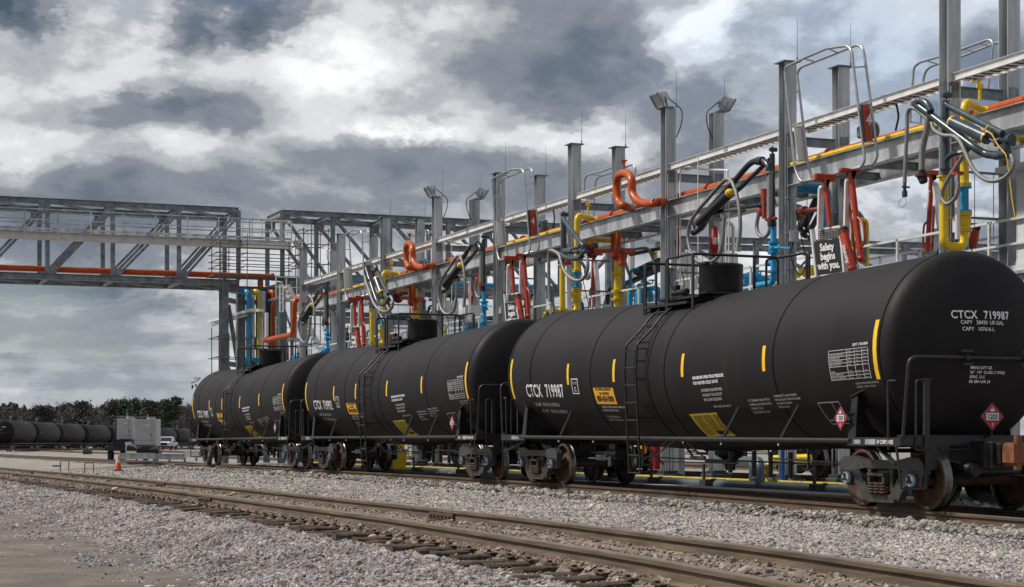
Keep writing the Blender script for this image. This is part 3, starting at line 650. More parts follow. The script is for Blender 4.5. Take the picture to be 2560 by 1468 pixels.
def make_car(label, number, hero=True):
    t = thing('tank_car', label, 'tank car', (0, 0, 0), 'black tank cars coupled in the front train')
    # tank with 2:1 heads
    prof = [(-TH - a, b) for a, b in HEADP]
    prof += [(q, TR) for q in (-6.3, -5, -3.7, -2.4, -1.2, -.6, -.35, -.1, .1, .35, .6, 1.2, 2.4, 3.7, 5, 6.3)]
    prof += [(TH + a, b) for a, b in HEADP[::-1]]
    prof = [(a, max(b, .0005)) for a, b in prof]
    def bend(mb):
        mb.v = [Vector((p.x, p.y, p.z + az(p.x))) for p in mb.v]; return mb
    tk = part('tank', bend(MB().lathe(prof, (0, 0, TZ), (1, 0, 0), 96)), 'tank', t)
    for s in (-7.58, -6.3, -3.05, -.35, .35, 4.4, 7.58):
        part('jacket_seam', bend(MB().lathe([(-.022, TR - .001), (-.018, TR + .006), (.018, TR + .006), (.022, TR - .001)], (s, 0, TZ), (1, 0, 0), 96)), 'seam', tk)
    # reflective stripes
    for s, za, zb in ((-7.46, 1.90, 2.80), (7.46, 1.88, 2.78), (-4.2, 2.13, 2.57), (-1.9, 2.12, 2.57), (1.1, 2.12, 2.55), (4.1, 2.12, 2.55)):
        part('reflective_stripe', patch(s - .05, s + .05, za, zb), 'tape', tk)
    # lettering
    NAMEPLATE['side'] = part('lettering', decal_side([number], -6.62, 1.93, .40, xscale=.76, bold=.007, word=1.1, char=1.10), 'letter', tk).data
    part('lettering', decal_side(['LD LMT  192100 LB  87100 KG'], -6.35, 1.72, .115, xscale=.92, bold=.001), 'letterg', tk)
    part('lettering', decal_side(['LT  WT    93060 LB  42600 KG'], -6.1, 1.57, .115, xscale=.92, bold=.001), 'letterg', tk)
    mb = MB(); a, b, c, d = -4.03, -3.70, 1.93, 2.25; w = .018
    for q in ((a, b, d - w, d), (a, b, c, c + w), (a, a + w*1.3, c, d), (b - w*1.3, b, c, d)): patch(*q, mb=mb, n=3)
    part('plate_box', mb, 'letter', tk); part('lettering', decal_side(['PLATE'], -3.97, 2.13, .075, bold=.001), 'letterg', tk); part('lettering', decal_side(['C'], -3.91, 1.98, .13, bold=.003), 'letter', tk)
    sg = part('emergency_sign', patch(-2.95, -1.98, 1.70, 2.03, .006, 6), 'tapeo', tk)
    for ln, z, sz, bb in (('FOR CHEMICAL EMERGENCY', 1.965, .070, .002), ('CALL CHEMTREC', 1.88, .075, .002), ('800-424-9300', 1.745, .165, .006)):
        v, f = text_mesh([ln], sz, align='CENTER', bold=bb, xscale=.85); v, f = split_y(v, f, .07); t0 = tz(z, -2.46)
        part('lettering', MB().add([side(-2.46 + a, t0 + b, .010) for a, b in v], f), 'sblack', tk)
    def block(lines, s, z, size=.06, m_='letterg', **kw): part('lettering', decal_side(lines, s, z, size, **kw), m_, tk)
    block(['CONSULT TANK SURFACE TEMPERATURE', 'BEFORE TOUCHING TANK', '', 'DO NOT STENCIL ON', 'JACKET OR INSULATION'], -2.8, 1.62, .062, bold=.0015)
    block(['MAXIMUM OPERATING PRESSURE', 'FOR HEATER COILS 100 PSI'], 1.5, 2.06, .078, 'letter', bold=.0025)
    block(['EXTERIOR HEATER PIPES', 'NO INLET OR OUTLET', 'PIPE CAPS REQUIRED'], 1.75, 1.83, .072, bold=.002)
    block(['VENT SIZE 10 IN 165 PSI'], 2.0, 1.54, .062, bold=.001)
    block(['1.5\'\' CERAMIC INSULATION', 'A FIBERGLASS INSULATION', 'CERAMIC 0.5 A', 'DUROCENTUS A & F'], 3.3, 1.62, .062, bold=.001)
    block(['DT KRAMS SUBJECT TO A SECURITY AGREEMENT', 'WITH A SECURED PARTY TRANSPORTATION BOARD', 'PLATE  HOME RD ON BEARINGS', 'TANK TRUCKS  03 2015'], 4.22, 1.68, .055, bold=.001, xscale=.62)
    # faded yellow instruction grid low on the flank
    mb = MB()
    for i in range(14):
        s0 = .95 + i * .075; patch(s0, s0 + (.035 if i % 5 else .055), 1.03 + (.10 if 6 < i < 12 else 0), 1.42, mb=mb, n=4)
    patch(.93, 1.99, 1.405, 1.44, mb=mb, n=2); patch(.93, 1.99, 1.02, 1.05, mb=mb, n=2); part('instruction_grid', mb, 'yhatch', tk)
    # inspection table
    mb = MB(); a, b, c, d = 6.15, 7.28, 1.90, 2.36; w = .010
    rows = [c + (d - c) * i / 9 for i in range(10)]
    for i, z in enumerate(rows):
        if i in (3,): continue
        patch(a, b, z - w/2, z + w/2, mb=mb, n=1)
    for s0 in (a, a + .52, a + .74, a + .95, b - w): patch(s0, s0 + w * 1.5, c, d, mb=mb, n=4)
    part('inspection_table', mb, 'letterg', tk)
    names = ['STUB SILL INSPECTION', 'BUILD INSPECTION', 'LINING', '', 'PRD VALVE  75 PSI', 'SERVICE EQUIPMENT', 'THICKNESS TEST', 'TANK QUALIFICATION', '']
    for i, n_ in enumerate(names):
        if n_: block([n_], a + .03, rows[i] + .012, .040, bold=.0005)
        if i != 3:
            block(['TRNRX' if i % 2 else 'TCBR', ], a + .55, rows[i] + .012, .038); block(['2015'], a + .79, rows[i] + .012, .038); block(['2025'], a + .99, rows[i] + .012, .038)
    block(['DOT 117A100W'], 6.85, 2.41, .06, 'letter', bold=.001); block(['UNION TANK INTERNATIONAL', 'APPLIED - TRNRX - 03-2015'], 6.8, 1.82, .045)
    mb = MB(); a, b, c, d = 5.50, 6.12, 1.22, 1.56; w = .016
    for z in (c, c + .06, d): patch(a, b, z - w/2, z + w/2, mb=mb, n=1)
    for s0 in (a, a + .40, b): patch(s0 - w/2, s0 + w * .5, c, d, mb=mb, n=4)
    part('notice_box', mb, 'letterg', tk)
    # end lettering
    NAMEPLATE['head'] = part('lettering', decal_head([number], -.60, 2.79, .170, bold=.004, word=1.2, xscale=.88, char=1.08), 'letter', tk).data
    part('lettering', decal_head(['CAPY   28430  US GAL'], -.46, 2.705, .080, bold=.001, xscale=.98), 'letter', tk)
    part('lettering', decal_head(['CAPY   107616 L'], -.44, 2.605, .080, bold=.001, xscale=.98), 'letter', tk)
    part('lettering', decal_head(['M901E DFT GR', '36"  1W  CLASS C WHLS', 'SPRG  D-5', 'BR BM AAR 24'], -.30, 2.03, .062, spacing=1.12, bold=.001, xscale=.95), 'letter', tk)
    # bonnet over the fittings
    zt = TZ + TR
    bs = -.20
    bn = part('fittings_housing', MB().lathe([(-.12, .38), (.10, .38), (.11, .42), (.14, .43), (.62, .43), (.63, .437), (.66, .43), (.675, .40), (.685, 0)], (bs, 0, zt - .05), (0, 0, 1), 40), 'blk', t)
    part('hinge', MB().box((bs + .05, -.40, zt + .62), (.34, .12, .06), bev=.01).box((bs + .30, -.30, zt + .60), (.1, .1, .06)), 'blk', bn)
    # walkway platform and railing around it
    wk = part('walkway', MB().box((-.75, -.80, zt - .16), (1.9, .30, .05)).box((-.15, -.66, zt - .05), (1.2, .34, .05)).box((-1.25, 0, zt - .02), (.50, 1.5, .045)).box((.55, 0, zt + .0), (.30, 1.6, .045)).box((.3, .85, zt - .14), (2.2, .25, .045)), 'blk', t)
    zr = zt + .74
    def rail(pts, r=.026): part('handrail', MB().tube(fillet(pts, .10), r, 8), 'blk', wk)
    rail([(-.72, -.92, zt - .30), (-.72, -.92, zr), (.40, -.92, zr), (.40, .92, zr), (.40, .92, zt - .25)])
    rail([(-1.70, -.92, zt - .30), (-1.70, -.92, zr), (-1.70, .92, zr), (-1.70, .92, zt - .30)])
    rail([(-.1, .95, zt - .30), (-.1, .95, zr), (1.5, .95, zr), (1.5, .95, zt - .35)])
    for (px_, py_) in ((-.66, -.92), (.40, -.92), (-1.70, -.66), (-1.64, -.92), (.40, 0.4), (1.42, .95)):
        part('rail_post', MB().box((px_, py_, zt + .22), (.07, .03, 1.02)), 'blk', wk)
    part('hose_tray', MB().box((-.85, -.45, zt + .02), (.5, .35, .10), bev=.02).cyl((-1.05, -.6, zt + .10), (-.45, -.6, zt + .10), .06).box((-.9, -.6, zt + .2), (.12, .12, .12), bev=.02), 'blk', wk)
    # ladder following the tank on the -y flank
    ld = []; LX = -.80
    for q in (-1, 1):
        pts = [(LX + .06 + q * .25, -1.58, .36), (LX + .03 + q * .25, -1.60, 1.0), (LX + q * .25, -1.66, TZ), (LX + q * .25, -1.63, 2.86)]
        pts += [(LX + q * .25 + .02 * k, -(TR + .07) * math.cos(a), TZ + (TR + .07) * math.sin(a)) for k, a in enumerate((.56, .78, 1.0, 1.2))]
        ld.append([Vector(p) for p in pts])
    lad = part('ladder', MB().tube(fillet(ld[0], .05, 3), .021, 6).tube(fillet(ld[1], .05, 3), .021, 6), 'blk', t)
    def along(path, d):
        for a, b in zip(path, path[1:]):
            l = (b - a).length
            if d <= l: return a + (b - a) * (d / l)
            d -= l
        return path[-1]
    for k in range(11): part('rung', MB().cyl(along(ld[0], .02 + k * .34), along(ld[1], .02 + k * .34), .017, 6), 'blk', lad)
    mb = MB()
    for q in (-.25, .25):
        for z in (2.78, 1.45): mb.bar((LX + q, -1.64, z), (LX + q, -math.sqrt(max(.01, TR*TR - (z-TZ)**2)) + .02, z), .03, .02)
    part('ladder_bracket', mb, 'blk', lad)
    part('ladder_brace', MB().bar((-.55, -1.5, .62), (-.05, -1.2, 1.02), .03, .02).bar((-.30, -1.5, .62), (.25, -1.2, 1.02), .03, .02), 'frame', lad)
    # side pipe (safety rail) with struts
    sr = part('side_rail', MB().tube([(-7.0, -1.47, 1.05), (6.75, -1.47, 1.05)], .040, 8), 'frame', t)
    part('side_rail', MB().tube([(-7.0, 1.47, 1.05), (6.75, 1.47, 1.05)], .040, 8), 'frame', t)
    for s0 in (-4.7, -2.9, 2.6, 4.6):
        if s0 != -2.9: part('strut', MB().bar((s0, -1.47, 1.04), (s0 + .42, -1.36, 1.62), .045, .045), 'frame', sr)
        part('bracket', MB().cyl((s0 - .04, -1.47, .95), (s0 - .04, -1.47, .99), .02, 6), 'letterg', sr)
    # ends: saddle, platform, end railing, grab irons, steps
    for e in (-1, 1):
        sd = MB()
        sd.prism([(e*6.74, -1.46, 1.02), (e*6.74, -1.40, 1.62), (e*6.74, -1.30, 1.78), (e*6.74, -1.12, 1.30), (e*6.74, -.6, .93), (e*6.74, .6, .93), (e*6.74, 1.12, 1.30), (e*6.74, 1.30, 1.78), (e*6.74, 1.40, 1.62), (e*6.74, 1.46, 1.02), (e*6.74, .9, .86), (e*6.74, -.9, .86)], (.02 * e, 0, 0))
        for q in (-1, 1):
            sd.prism([(e*6.66, q*1.47, 1.00), (e*6.88, q*1.47, 1.00), (e*6.84, q*1.40, 1.74), (e*6.68, q*1.40, 1.74)], (0, -.02 * q, 0))
            sd.prism([(e*6.68, q*1.44, 1.72), (e*7.02, q*1.36, 1.84), (e*7.02, q*1.20, 1.80), (e*6.68, q*1.28, 1.68)], (0, 0, .03))
        part('saddle', sd, 'blk', t)
        pf = part('end_platform', MB().box((e*7.42, 0, 1.065), (1.30, 2.86, .03)).box((e*7.38, -1.465, 1.035), (1.42, .03, .13), bev=.004).box((e*7.38, 1.465, 1.035), (1.42, .03, .13), bev=.004).box((e*8.10, 0, 1.055), (.05, 2.96, .15), bev=.006).box((e*8.06, 0, 1.13), (.16, 2.9, .02)), 'frame', t)
        part('stub_sill', MB().box((e*7.6, 0, .86), (2.3, .36, .33), bev=.02).box((e*8.35, 0, .84), (.6, .50, .42), bev=.02), 'blk', t)
        part('draft_gear', MB().box((e*8.0, .0, .62), (.9, .9, .14), bev=.03).cyl((e*7.6, -.5, .68), (e*8.5, -.4, .62), .10, 10), 'blk', pf)
        part('brake_lever', MB().tube(fillet([(e*8.12, -1.02, .36), (e*8.12, -1.02, .76), (e*8.14, -.7, .77), (e*8.4, .2, .56), (e*8.42, .6, .52)], .05), .016, 6), 'frame', pf)
        part('end_handrail', MB().tube(fillet([(e*8.12, -1.44, 1.05), (e*8.27, -1.44, 2.30), (e*8.27, 1.44, 2.30), (e*8.12, 1.44, 1.05)], .16), .026, 8), 'frame', pf)
        mb = MB()
        for q in (-.42, .62):
            mb.box((e*8.26, q, 2.30), (.12, .05, .07)).box((e*8.30, q, 2.40), (.05, .18, .03)).box((e*8.30, q, 2.20), (.05, .18, .03)); mb.bar((e*8.27, q, 2.30), (e*8.1, q, 2.30), .03, .03)
        part('rail_clamp', mb, 'frame', pf)
        for q in (-1, 1):
            part('grab_iron', MB().tube(fillet([(e*7.80, q*1.47, .92), (e*7.80, q*1.49, 1.95), (e*7.98, q*1.47, 1.95)], .05), .017, 6), 'frame', pf)
            part('grab_iron', MB().tube(fillet([(e*8.14, q*1.22, .92), (e*8.14, q*1.22, 1.96), (e*8.14, q*.98, 1.96)], .05), .017, 6).box((e*8.13, q*1.03, 1.44), (.05, .09, 1.02)).box((e*8.14, q*1.03, 1.97), (.05, .14, .03)).bar((e*8.14, q*1.22, .92), (e*8.14, q*1.03, .92), .03, .03), 'frame', pf)
            part('uncoupling_handle', MB().tube(fillet([(e*8.14, q*.80, .98), (e*8.18, q*.80, .92), (e*8.18, q*.28, .92), (e*8.14, q*.28, .98)], .03), .013, 6), 'frame', pf)
            part('step', MB().tube(fillet([(e*8.00, q*1.47, .98), (e*8.10, q*1.44, .34), (e*8.12, q*1.02, .34), (e*8.12, q*1.02, .98)], .03), .020, 6).box((e*8.11, q*1.23, .335), (.07, .42, .015)).bar((e*8.06, q*1.455, .66), (e*8.12, q*1.02, .66), .02, .015).bar((e*7.2, q*1.25, .95), (e*7.98, q*1.46, .70), .07, .03), 'frame', pf)
            part('corner_plate', MB().prism([(e*8.115, q*1.04, 1.00), (e*8.115, q*.62, 1.00), (e*8.115, q*.62, .70), (e*8.115, q*.80, .62), (e*8.115, q*1.04, .62)], (e*.02, 0, 0)), 'frame', pf)
        part('stencil_plate', MB().box((e*7.32, -1.482, 1.035), (.28, .004, .08)), 'galv', pf)
        if e > 0:
            for tx, x_ in (('2 INCH', 6.86), ('HF COMP SHOES', 7.50)):
                v, f = text_mesh([tx], .088, bold=.002, xscale=.66); part('lettering', MB().add([(x_ + a, -1.4845, 1.005 + b) for a, b in v], f), 'letter', pf)
        else:
            v, f = text_mesh(['HF COMP SHOES'], .08, bold=.002, xscale=.66); part('lettering', MB().add([(-7.15 + a, -1.4845, 1.005 + b) for a, b in v], f), 'letter', pf)
        # coupler
        cp = part('coupler', MB().box((e*8.86, 0, .86), (.26, .30, .34), bev=.05).box((e*8.99, .02, .86), (.16, .20, .26), bev=.03), 'crust', t)
        part('coupler_head', MB().prism([(e*9.0, -.20, .74), (e*9.14, -.22, .74), (e*9.20, -.05, .74), (e*9.12, .05, .74), (e*9.20, .20, .74), (e*9.0, .24, .74)], (0, 0, .28)).cyl((e*9.10, -.12, .64), (e*9.10, -.12, 1.14), .06, 8), 'crust', cp)
        part('air_hose', MB().tube(smoothpath([(e*8.7, .35, .80), (e*8.95, .36, .70), (e*9.02, .30, .35), (e*8.97, .20, .15)], 5), .024, 7), 'rubber', pf)
    # brake wheel side equipment on the far end platform, valve stack
    vs_ = MB().cyl((-7.35, -1.1, 1.05), (-7.35, -1.1, 1.25), .09, 10).box((-7.35, -1.12, 1.34), (.16, .16, .14), bev=.03).cyl((-7.35, -1.1, 1.40), (-7.35, -1.1, 1.62), .05, 8).cyl((-7.45, -1.15, 1.5), (-7.2, -1.15, 1.5), .04, 8)
    part('brake_valve', vs_, 'cast', t)
    
    # underframe between the trucks
    part('brake_cylinder', MB().cyl((-4.3, -.5, .70), (-3.7, -.5, .70), .12, 14).box((-4.0, -.5, .84), (.3, .1, .14)).box((-5.2, -.4, .72), (1.6, .05, .05)), 'blk', t)
    part('slack_adjuster', MB().cyl((-4.75, -.75, .60), (-3.6, -.75, .60), .025, 8).box((-4.1, -.75, .62), (.5, .06, .12), bev=.01).box((-3.6, -.78, .55), (.12, .04, .2)), 'cast', t)
    part('outlet_valve', MB().lathe([(0, .30), (-.12, .30), (-.2, .16), (-.30, .14), (-.32, .10), (-.42, .10)], (0.2, 0, .86), (0, 0, 1), 16).box((.1, -.2, .60), (.9, .12, .06)), 'blk', t)
    for s0 in (.85, 1.75, 2.35, 3.05):
        o = part('heater_pipe', MB().tube([(s0, -.35, .82), (s0, -.35, .36 if s0 > 1 else .42)], .045, 10), 'blk', t); part('pipe_cap', MB().cyl((s0, -.35, (.36 if s0 > 1 else .42) - .03), (s0, -.35, .36 if s0 > 1 else .42), .04, 8), 'letterg', o)
    part('brake_rod', MB().bar((-5.6, -.3, .66), (5.8, -.3, .62), .03, .03).bar((-1.5, -.6, .58), (1.6, -.6, .60), .025, .025).bar((3.2, -.8, .72), (6.3, -.8, .66), .05, .025), 'blk', t)
    part('rod_hanger', MB().bar((-2.6, -.5, .5), (-2.6, -.5, .9), .04, .03).bar((-3.1, -.5, .55), (-3.1, -.5, .9), .04, .03).bar((4.4, -.8, .55), (4.4, -.8, .9), .05, .02).bar((5.2, -.8, .60), (5.2, -.8, .9), .05, .02).bar((-1.55, -.55, .52), (-1.75, -.9, .95), .10, .04).bar((.4, -.9, .70), (.55, -1.2, .98), .03, .03).bar((.85, -.9, .70), (.7, -1.2, .98), .03, .03).box((.62, -.92, .70), (.55, .06, .05)), 'cast', t)
    make_truck(t, -6.95); make_truck(t, 6.95)
    return t
def place_car(t, xc, zf, yc):
    a, b = zf(xc - 6.95), zf(xc + 6.95)
    t.location = (xc, yc, (a + b) / 2); t.rotation_euler = (0, -math.atan2(b - a, 13.9), 0)
NUM = {719987: 'CTCX  719987', 719992: 'CTCX  719992', 719997: 'CTCX  719997'}
car1 = make_car('front black tank car numbered 719987, its whole rounded end in view at the right', 'CTCX  719987')
# hazard placards of the front car
tk1 = [c for c in car1.children if c.name.startswith('end_platform')][1]
placard((6.56, -1.52, 1.40), (1, 0, 0), (0, 0, 1), (0, -1, 0), tk1)
placard((8.30, .02, 1.42), (0, 1, 0), (0, 0, 1), (1, 0, 0), tk1, .20)
part('placard_bracket', MB().bar((6.5, -1.505, 1.30), (6.80, -1.45, 1.30), .03, .02).bar((6.5, -1.505, 1.48), (6.80, -1.42, 1.48), .03, .02).bar((8.10, .02, 1.10), (8.29, .02, 1.16), .03, .02).bar((8.29, .02, 1.14), (8.29, .02, 1.40), .03, .02), 'blk', tk1)
def renumber(t, num):
    tk = [c for c in t.children if c.name.startswith('tank')][0]
    for o in tk.children:
        if o.data is NAMEPLATE['side']: o.data = mesh_from(decal_side([num], -6.62, 1.93, .40, xscale=.76, bold=.007, word=1.1, char=1.10), 'lettering', 'letter', Vector((0, 0, 0)))
        elif o.data is NAMEPLATE['head']: o.data = mesh_from(decal_head([num], -.60, 2.79, .170, bold=.004, word=1.2, xscale=.88, char=1.08), 'lettering', 'letter', Vector((0, 0, 0)))
car2 = copy_tree(car1, label='second black tank car numbered 719992, between the front one and the last one'); renumber(car2, NUM[719992])
car3 = copy_tree(car1, label='third black tank car numbered 719997, left end of the front train'); renumber(car3, NUM[719997])
place_car(car1, -30.58, zt1, Y1); place_car(car2, -48.50, zt1, Y1); place_car(car3, -66.42, zt1, Y1)
far_group = 'black tank cars on the track behind the rack'
for i, xc in enumerate((-50.65, -68.6)):
    c = copy_tree(car1, label=['black tank car on the track behind the rack, glimpsed under the front car', 'black tank car on the track behind the rack, glimpsed under the second car'][i], skip=('hazard_placard',))
    c['group'] = far_group; place_car(c, xc, zt3, Y3)
# ------------------------------------------------------------------ loading rack
CX = [-29.7 - 6.09 * i + (.0 if i else .15) for i in range(9)]       # A B C D E F G H I
YN, YF, ZB = 21.05, 22.47, -.18
ZTOP = 9.62
rack = thing('loading_rack', 'galvanised steel loading rack of columns and long girders behind the tank cars', 'loading rack', (-54, 21.7, ZB))
def column(x, y, ztop, cap=True):
    b = MB().ibeam((x, y, ZB + .28), (x, y, ztop), .30, .30, .018, up=(1, 0, 0))
    c = part('column', b, 'galv', rack)
    if cap: part('cap_plate', MB().box((x, y, ztop + .012), (.46, .46, .022)), 'galvd', c)
    b = MB().box((x, y, ZB + .13), (.62, .62, .26), bev=.02).box((x, y, ZB + .27), (.46, .46, .03)).box((x, y, ZB + .32), (.40, .40, .05)); part('base', b, 'dconc', c)
    return c
# the light-carrying rows stand 0.6 m lower and carry no plate
for i, x in enumerate([-23.6] + CX):
    k = i - 1; light = k in (2, 5, 8); zt = 12.5 if k <= 0 else ZTOP
    if k >= 0: column(x, YN, zt, not light and k > 0)
    column(x, YF, zt if k != -1 else 12.5, not light and k > 0)
GX = [-23.6] + CX
for y, nm in ((YN, 'girder'), (YF, 'girder')):
    for a, b in zip(GX, GX[1:]):
        part(nm, MB().ibeam((a - .16, y, 6.99), (b + .16, y, 6.99), .22, .44, .016), 'galv', rack)
for i, x in enumerate(GX):
    part('cross_beam', MB().ibeam((x, YN + .155, 7.84), (x, YF - .155, 7.84), .15, .20, .012), 'galvd', rack)
for i, (a, b) in enumerate(zip(GX, GX[1:])):
    for t in (.25, .5, .75):
        x = a + (b - a) * t; part('cross_beam', MB().ibeam((x, YN + .01, 6.87), (x, YF - .01, 6.87), .12, .18, .01), 'galvd', rack)
# girder underside panels seen from below
# cable tray: two side channels with rungs, in bays hung on the near columns
YT = 20.86
for (a, b) in list(zip(GX, GX[1:])):
    for y in (YT - .17, YT + .17) if False else (20.80, 21.22):
        pass
    tr = part('cable_tray', MB().box(((a + b) / 2, YN - .02, 8.08), (abs(a - b) - .32, .012, .15)).box(((a + b) / 2, YN - .04, 8.156), (abs(a - b) - .32, .05, .008)).box(((a + b) / 2, YN - .04, 8.005), (abs(a - b) - .32, .05, .008)), 'galvb', rack)
    part('cable_tray_side', MB().box(((a + b) / 2, YN + .44, 8.08), (abs(a - b) - .32, .012, .15)), 'galvb', tr)
    for q in range(22):
        x = a - .3 - q * (abs(a - b) - .6) / 21
        part('rung', MB().box((x, YN + .21, 8.02), (.035, .44, .025)), 'galvb', tr) if a > -45 else None
    if a <= -45:
        m_ = MB()
        for q in range(22): m_.box((a - .3 - q * (abs(a - b) - .6) / 21, YN + .21, 8.02), (.035, .44, .025))
        part('rungs', m_, 'galvb', tr, kind='stuff')
    m_ = MB(); rnd = random.Random(int(-a))
    for q in range(4):
        y = YN + .06 + q * .1; m_.tube([(a - .3 - j * (abs(a - b) - .6) / 12, y + rnd.uniform(-.02, .02), 8.05) for j in range(13)], .022, 6)
    part('cables', m_, 'rubber', tr)
    part('splice_plate', MB().box((a - 2.9, YN - .033, 8.08), (.18, .008, .13)), 'alu', tr)
for x, wh in zip((CX[1] - 3.6 + 6.09, CX[4] + 2.0, CX[6] + 2.2), ('nearest the viewer', 'middle of the three', 'farthest of the three')):
    solo('warning_sticker', MB().box((x - 2, YN - .034, 8.08), (.22, .004, .07)), 'tape', 'small yellow sticker on the side of the long cable tray, ' + wh, 'sticker', 'yellow stickers on the cable tray')
# conduits strapped to the near columns
for i, x in enumerate(CX):
    m_ = MB()
    for dy, zt in ((-.10, 7.9), (-.02, 7.2), (.07, 6.4)): m_.tube([(x + .175, YN + dy, 0), (x + .175, YN + dy, zt)], .013, 6)
    for z in (3.8, 4.9, 5.7, 6.5): m_.box((x + .170, YN - .02, z), (.03, .26, .03))
    part('conduits', m_, 'galv', rack)
# lightning rods and floodlights
for i, x in enumerate(CX):
    if i == 0: continue
    names = ['', 'second', 'third', 'fourth', 'fifth', 'sixth', 'seventh', 'eighth', 'ninth']
    for y, w in ((YN, 'near'), (YF, 'far')):
        t = thing('lightning_rod', 'thin lightning rod on the %s-row rack column, %s from the right' % (w, names[i]), 'lightning rod', (x, y, ZTOP), 'lightning rods on the rack columns')
        part('rod', MB().tube([(x + .16, y + .16, ZTOP + .02), (x + .18, y + .15, ZTOP + 1.02)], [.009, .004], 5), 'galvd', t); part('rod_base', MB().cyl((x + .16, y + .16, ZTOP + .02), (x + .16, y + .16, ZTOP + .12), .018, 6), 'galvd', t)
light_txt = {2: 'behind the front tank car', 5: 'behind the second tank car', 8: 'at the left end of the rack'}
def flood(x, y, s, i):
    w = 'near' if s < 0 else 'far'
    t = thing('floodlight', 'grey floodlight on the %s column %s' % (w, light_txt[i]), 'floodlight', (x, y, ZTOP), 'floodlights on the rack columns')
    c = Vector((x + .05, y + s * .22, ZTOP + .27)); rot = Matrix.Rotation(R(-32) * s, 3, 'X') @ Matrix.Rotation(R(0), 3, 'Y')
    q = lambda a, b, d: c + rot @ Vector((a, b * s, d))
    # tilted box lamp, its face pointing away from the column and downwards
    hb = MB(); hb.add([q(a, b, d) for a, b, d in ((-.20, .14, -.17), (.20, .14, -.17), (.20, .14, .17), (-.20, .14, .17), (-.13, -.10, -.11), (.13, -.10, -.11), (.13, -.10, .11), (-.13, -.10, .11))], [(3, 2, 1, 0), (4, 5, 6, 7), (0, 1, 5, 4), (1, 2, 6, 5), (2, 3, 7, 6), (3, 0, 4, 7)])
    for k in range(5): hb.prism([q(-.10 + k * .05, -.16, -.10), q(-.085 + k * .05, -.16, -.10), q(-.085 + k * .05, -.16, .10), q(-.10 + k * .05, -.16, .10)], rot @ Vector((0, .07 * s, 0)))
    h = part('housing', hb, 'galv', t)
    part('rim', MB().bar(q(-.21, .15, -.18), q(.21, .15, -.18), .03, .05).bar(q(-.21, .15, .18), q(.21, .15, .18), .03, .05).bar(q(-.21, .15, -.18), q(-.21, .15, .18), .03, .05).bar(q(.21, .15, -.18), q(.21, .15, .18), .03, .05), 'galvd', h)
    part('lens', MB().prism([q(-.19, .145, -.16), q(.19, .145, -.16), q(.19, .145, .16), q(-.19, .145, .16)], rot @ Vector((0, .008 * s, 0))), 'lens', h)
    part('bracket', MB().bar((x - .16, y + s * .12, ZTOP), q(-.22, 0, 0), .04, .02).bar((x + .20, y + s * .12, ZTOP), q(.22, 0, 0), .04, .02).box((x, y + s * .08, ZTOP + .015), (.46, .30, .03)), 'galvd', t)
    part('cable', MB().tube(smoothpath([q(0, -.12, .02), (x + .1, y - s * .16, ZTOP + .13), (x + .12, y - s * .34, ZTOP - .05), (x + .12, y - s * .32, ZTOP - .40), (x + .14, y - s * .17, ZTOP - .75)], 5), .014, 6), 'rubber', t)
for i in (2, 5, 8): flood(CX[i], YN, -1, i); flood(CX[i], YF, 1, i)

# ------------------------------------------------------------------ repeated equipment, measured once
S8 = crop(2220, 200, 3.165); R5 = crop(1900, 0, 2.0803); C4 = crop(1340, 160, 2.276); C6 = crop(1360, 520, 4.853); C5 = crop(1060, 540, 5.2); C4b = crop(1180, 400, 3.467); C3 = crop(840, 520, 4.853)
def pts(cr, l, D): return [cr(a, b, D) for a, b in l]
def pt3(cr, l): return [cr(a, b, D) for a, b, D in l]
def flange(mb, c, ax, r, w=.03):
    c = Vector(c); ax = Vector(ax).normalized(); mb.cyl(c - ax * w * 1.15, c - ax * w * .15, r, 16); mb.cyl(c + ax * w * .15, c + ax * w * 1.15, r, 16)
    y = ax.orthogonal().normalized(); z = ax.cross(y)
    for k in range(8):
        d = (y * math.cos(k * .785) + z * math.sin(k * .785)) * r * .82; mb.cyl(c + d - ax * w * 1.6, c + d + ax * w * 1.6, r * .09, 5)
    return mb
UPZ = Vector((0, 0, 1))
PER = -18.27                                        # one tank car length between stations
WHERE = ['nearest the viewer', 'middle of the three', 'farthest of the three']
def triple(root, text, group, offs=(1, 2)):
    root['label'] = text % WHERE[0]; root['group'] = group
    for i in offs: copy_tree(root, (PER * i, 0, 0), label=text % WHERE[i])
XA = CX[0]
# --- yellow U riser with blue spool
t = thing('yellow_riser', '', 'pipe', (XA, 20.4, 4), 'yellow U-shaped riser pipes')
xa = XA - .02
yl, yr = 20.12, 20.55
p0 = S8(443, 762, yl); zl = p0.z; zb = S8(500, 1308, yl).z; xl = p0.x; xr = S8(608, 1000, yr).x
zr1 = S8(608, 1185, yr).z; zr2 = S8(600, 1060, yr).z; zr3 = S8(600, 845, yr).z; ztop_ = S8(600, 235, yr).z
xr = xl + .05
part('u_bend', MB().tube(fillet([(xl, yl, zl), (xl, yl, zb), (xr, yr, zb), (xr, yr, zr1)], .17, 6), .084, 14), 'yel', t)
m_ = MB().cyl((xl, yl, zl - .02), (xl, yl, zl + .01), .14, 16); flange(m_, (xr, yr, zr1), UPZ, .145); flange(m_, (xr, yr, zr2), UPZ, .145); flange(m_, (xr, yr, zr3 + .03), UPZ, .13)
part('flanges', m_, 'yel', t)
v = part('valve', MB().lathe([(-.14, .09), (-.06, .12), (0, .13), (.06, .12), (.14, .09)], (xr, yr, (zr1 + zr2) / 2), UPZ, 14).cyl((xr, yr, (zr1 + zr2) / 2), (xr, yr - .22, (zr1 + zr2) / 2 + .02), .04, 8), 'yel', t)
part('valve_lever', MB().box((xr, yr - .24, (zr1 + zr2) / 2 + .06), (.05, .40, .03)), 'yel', v)
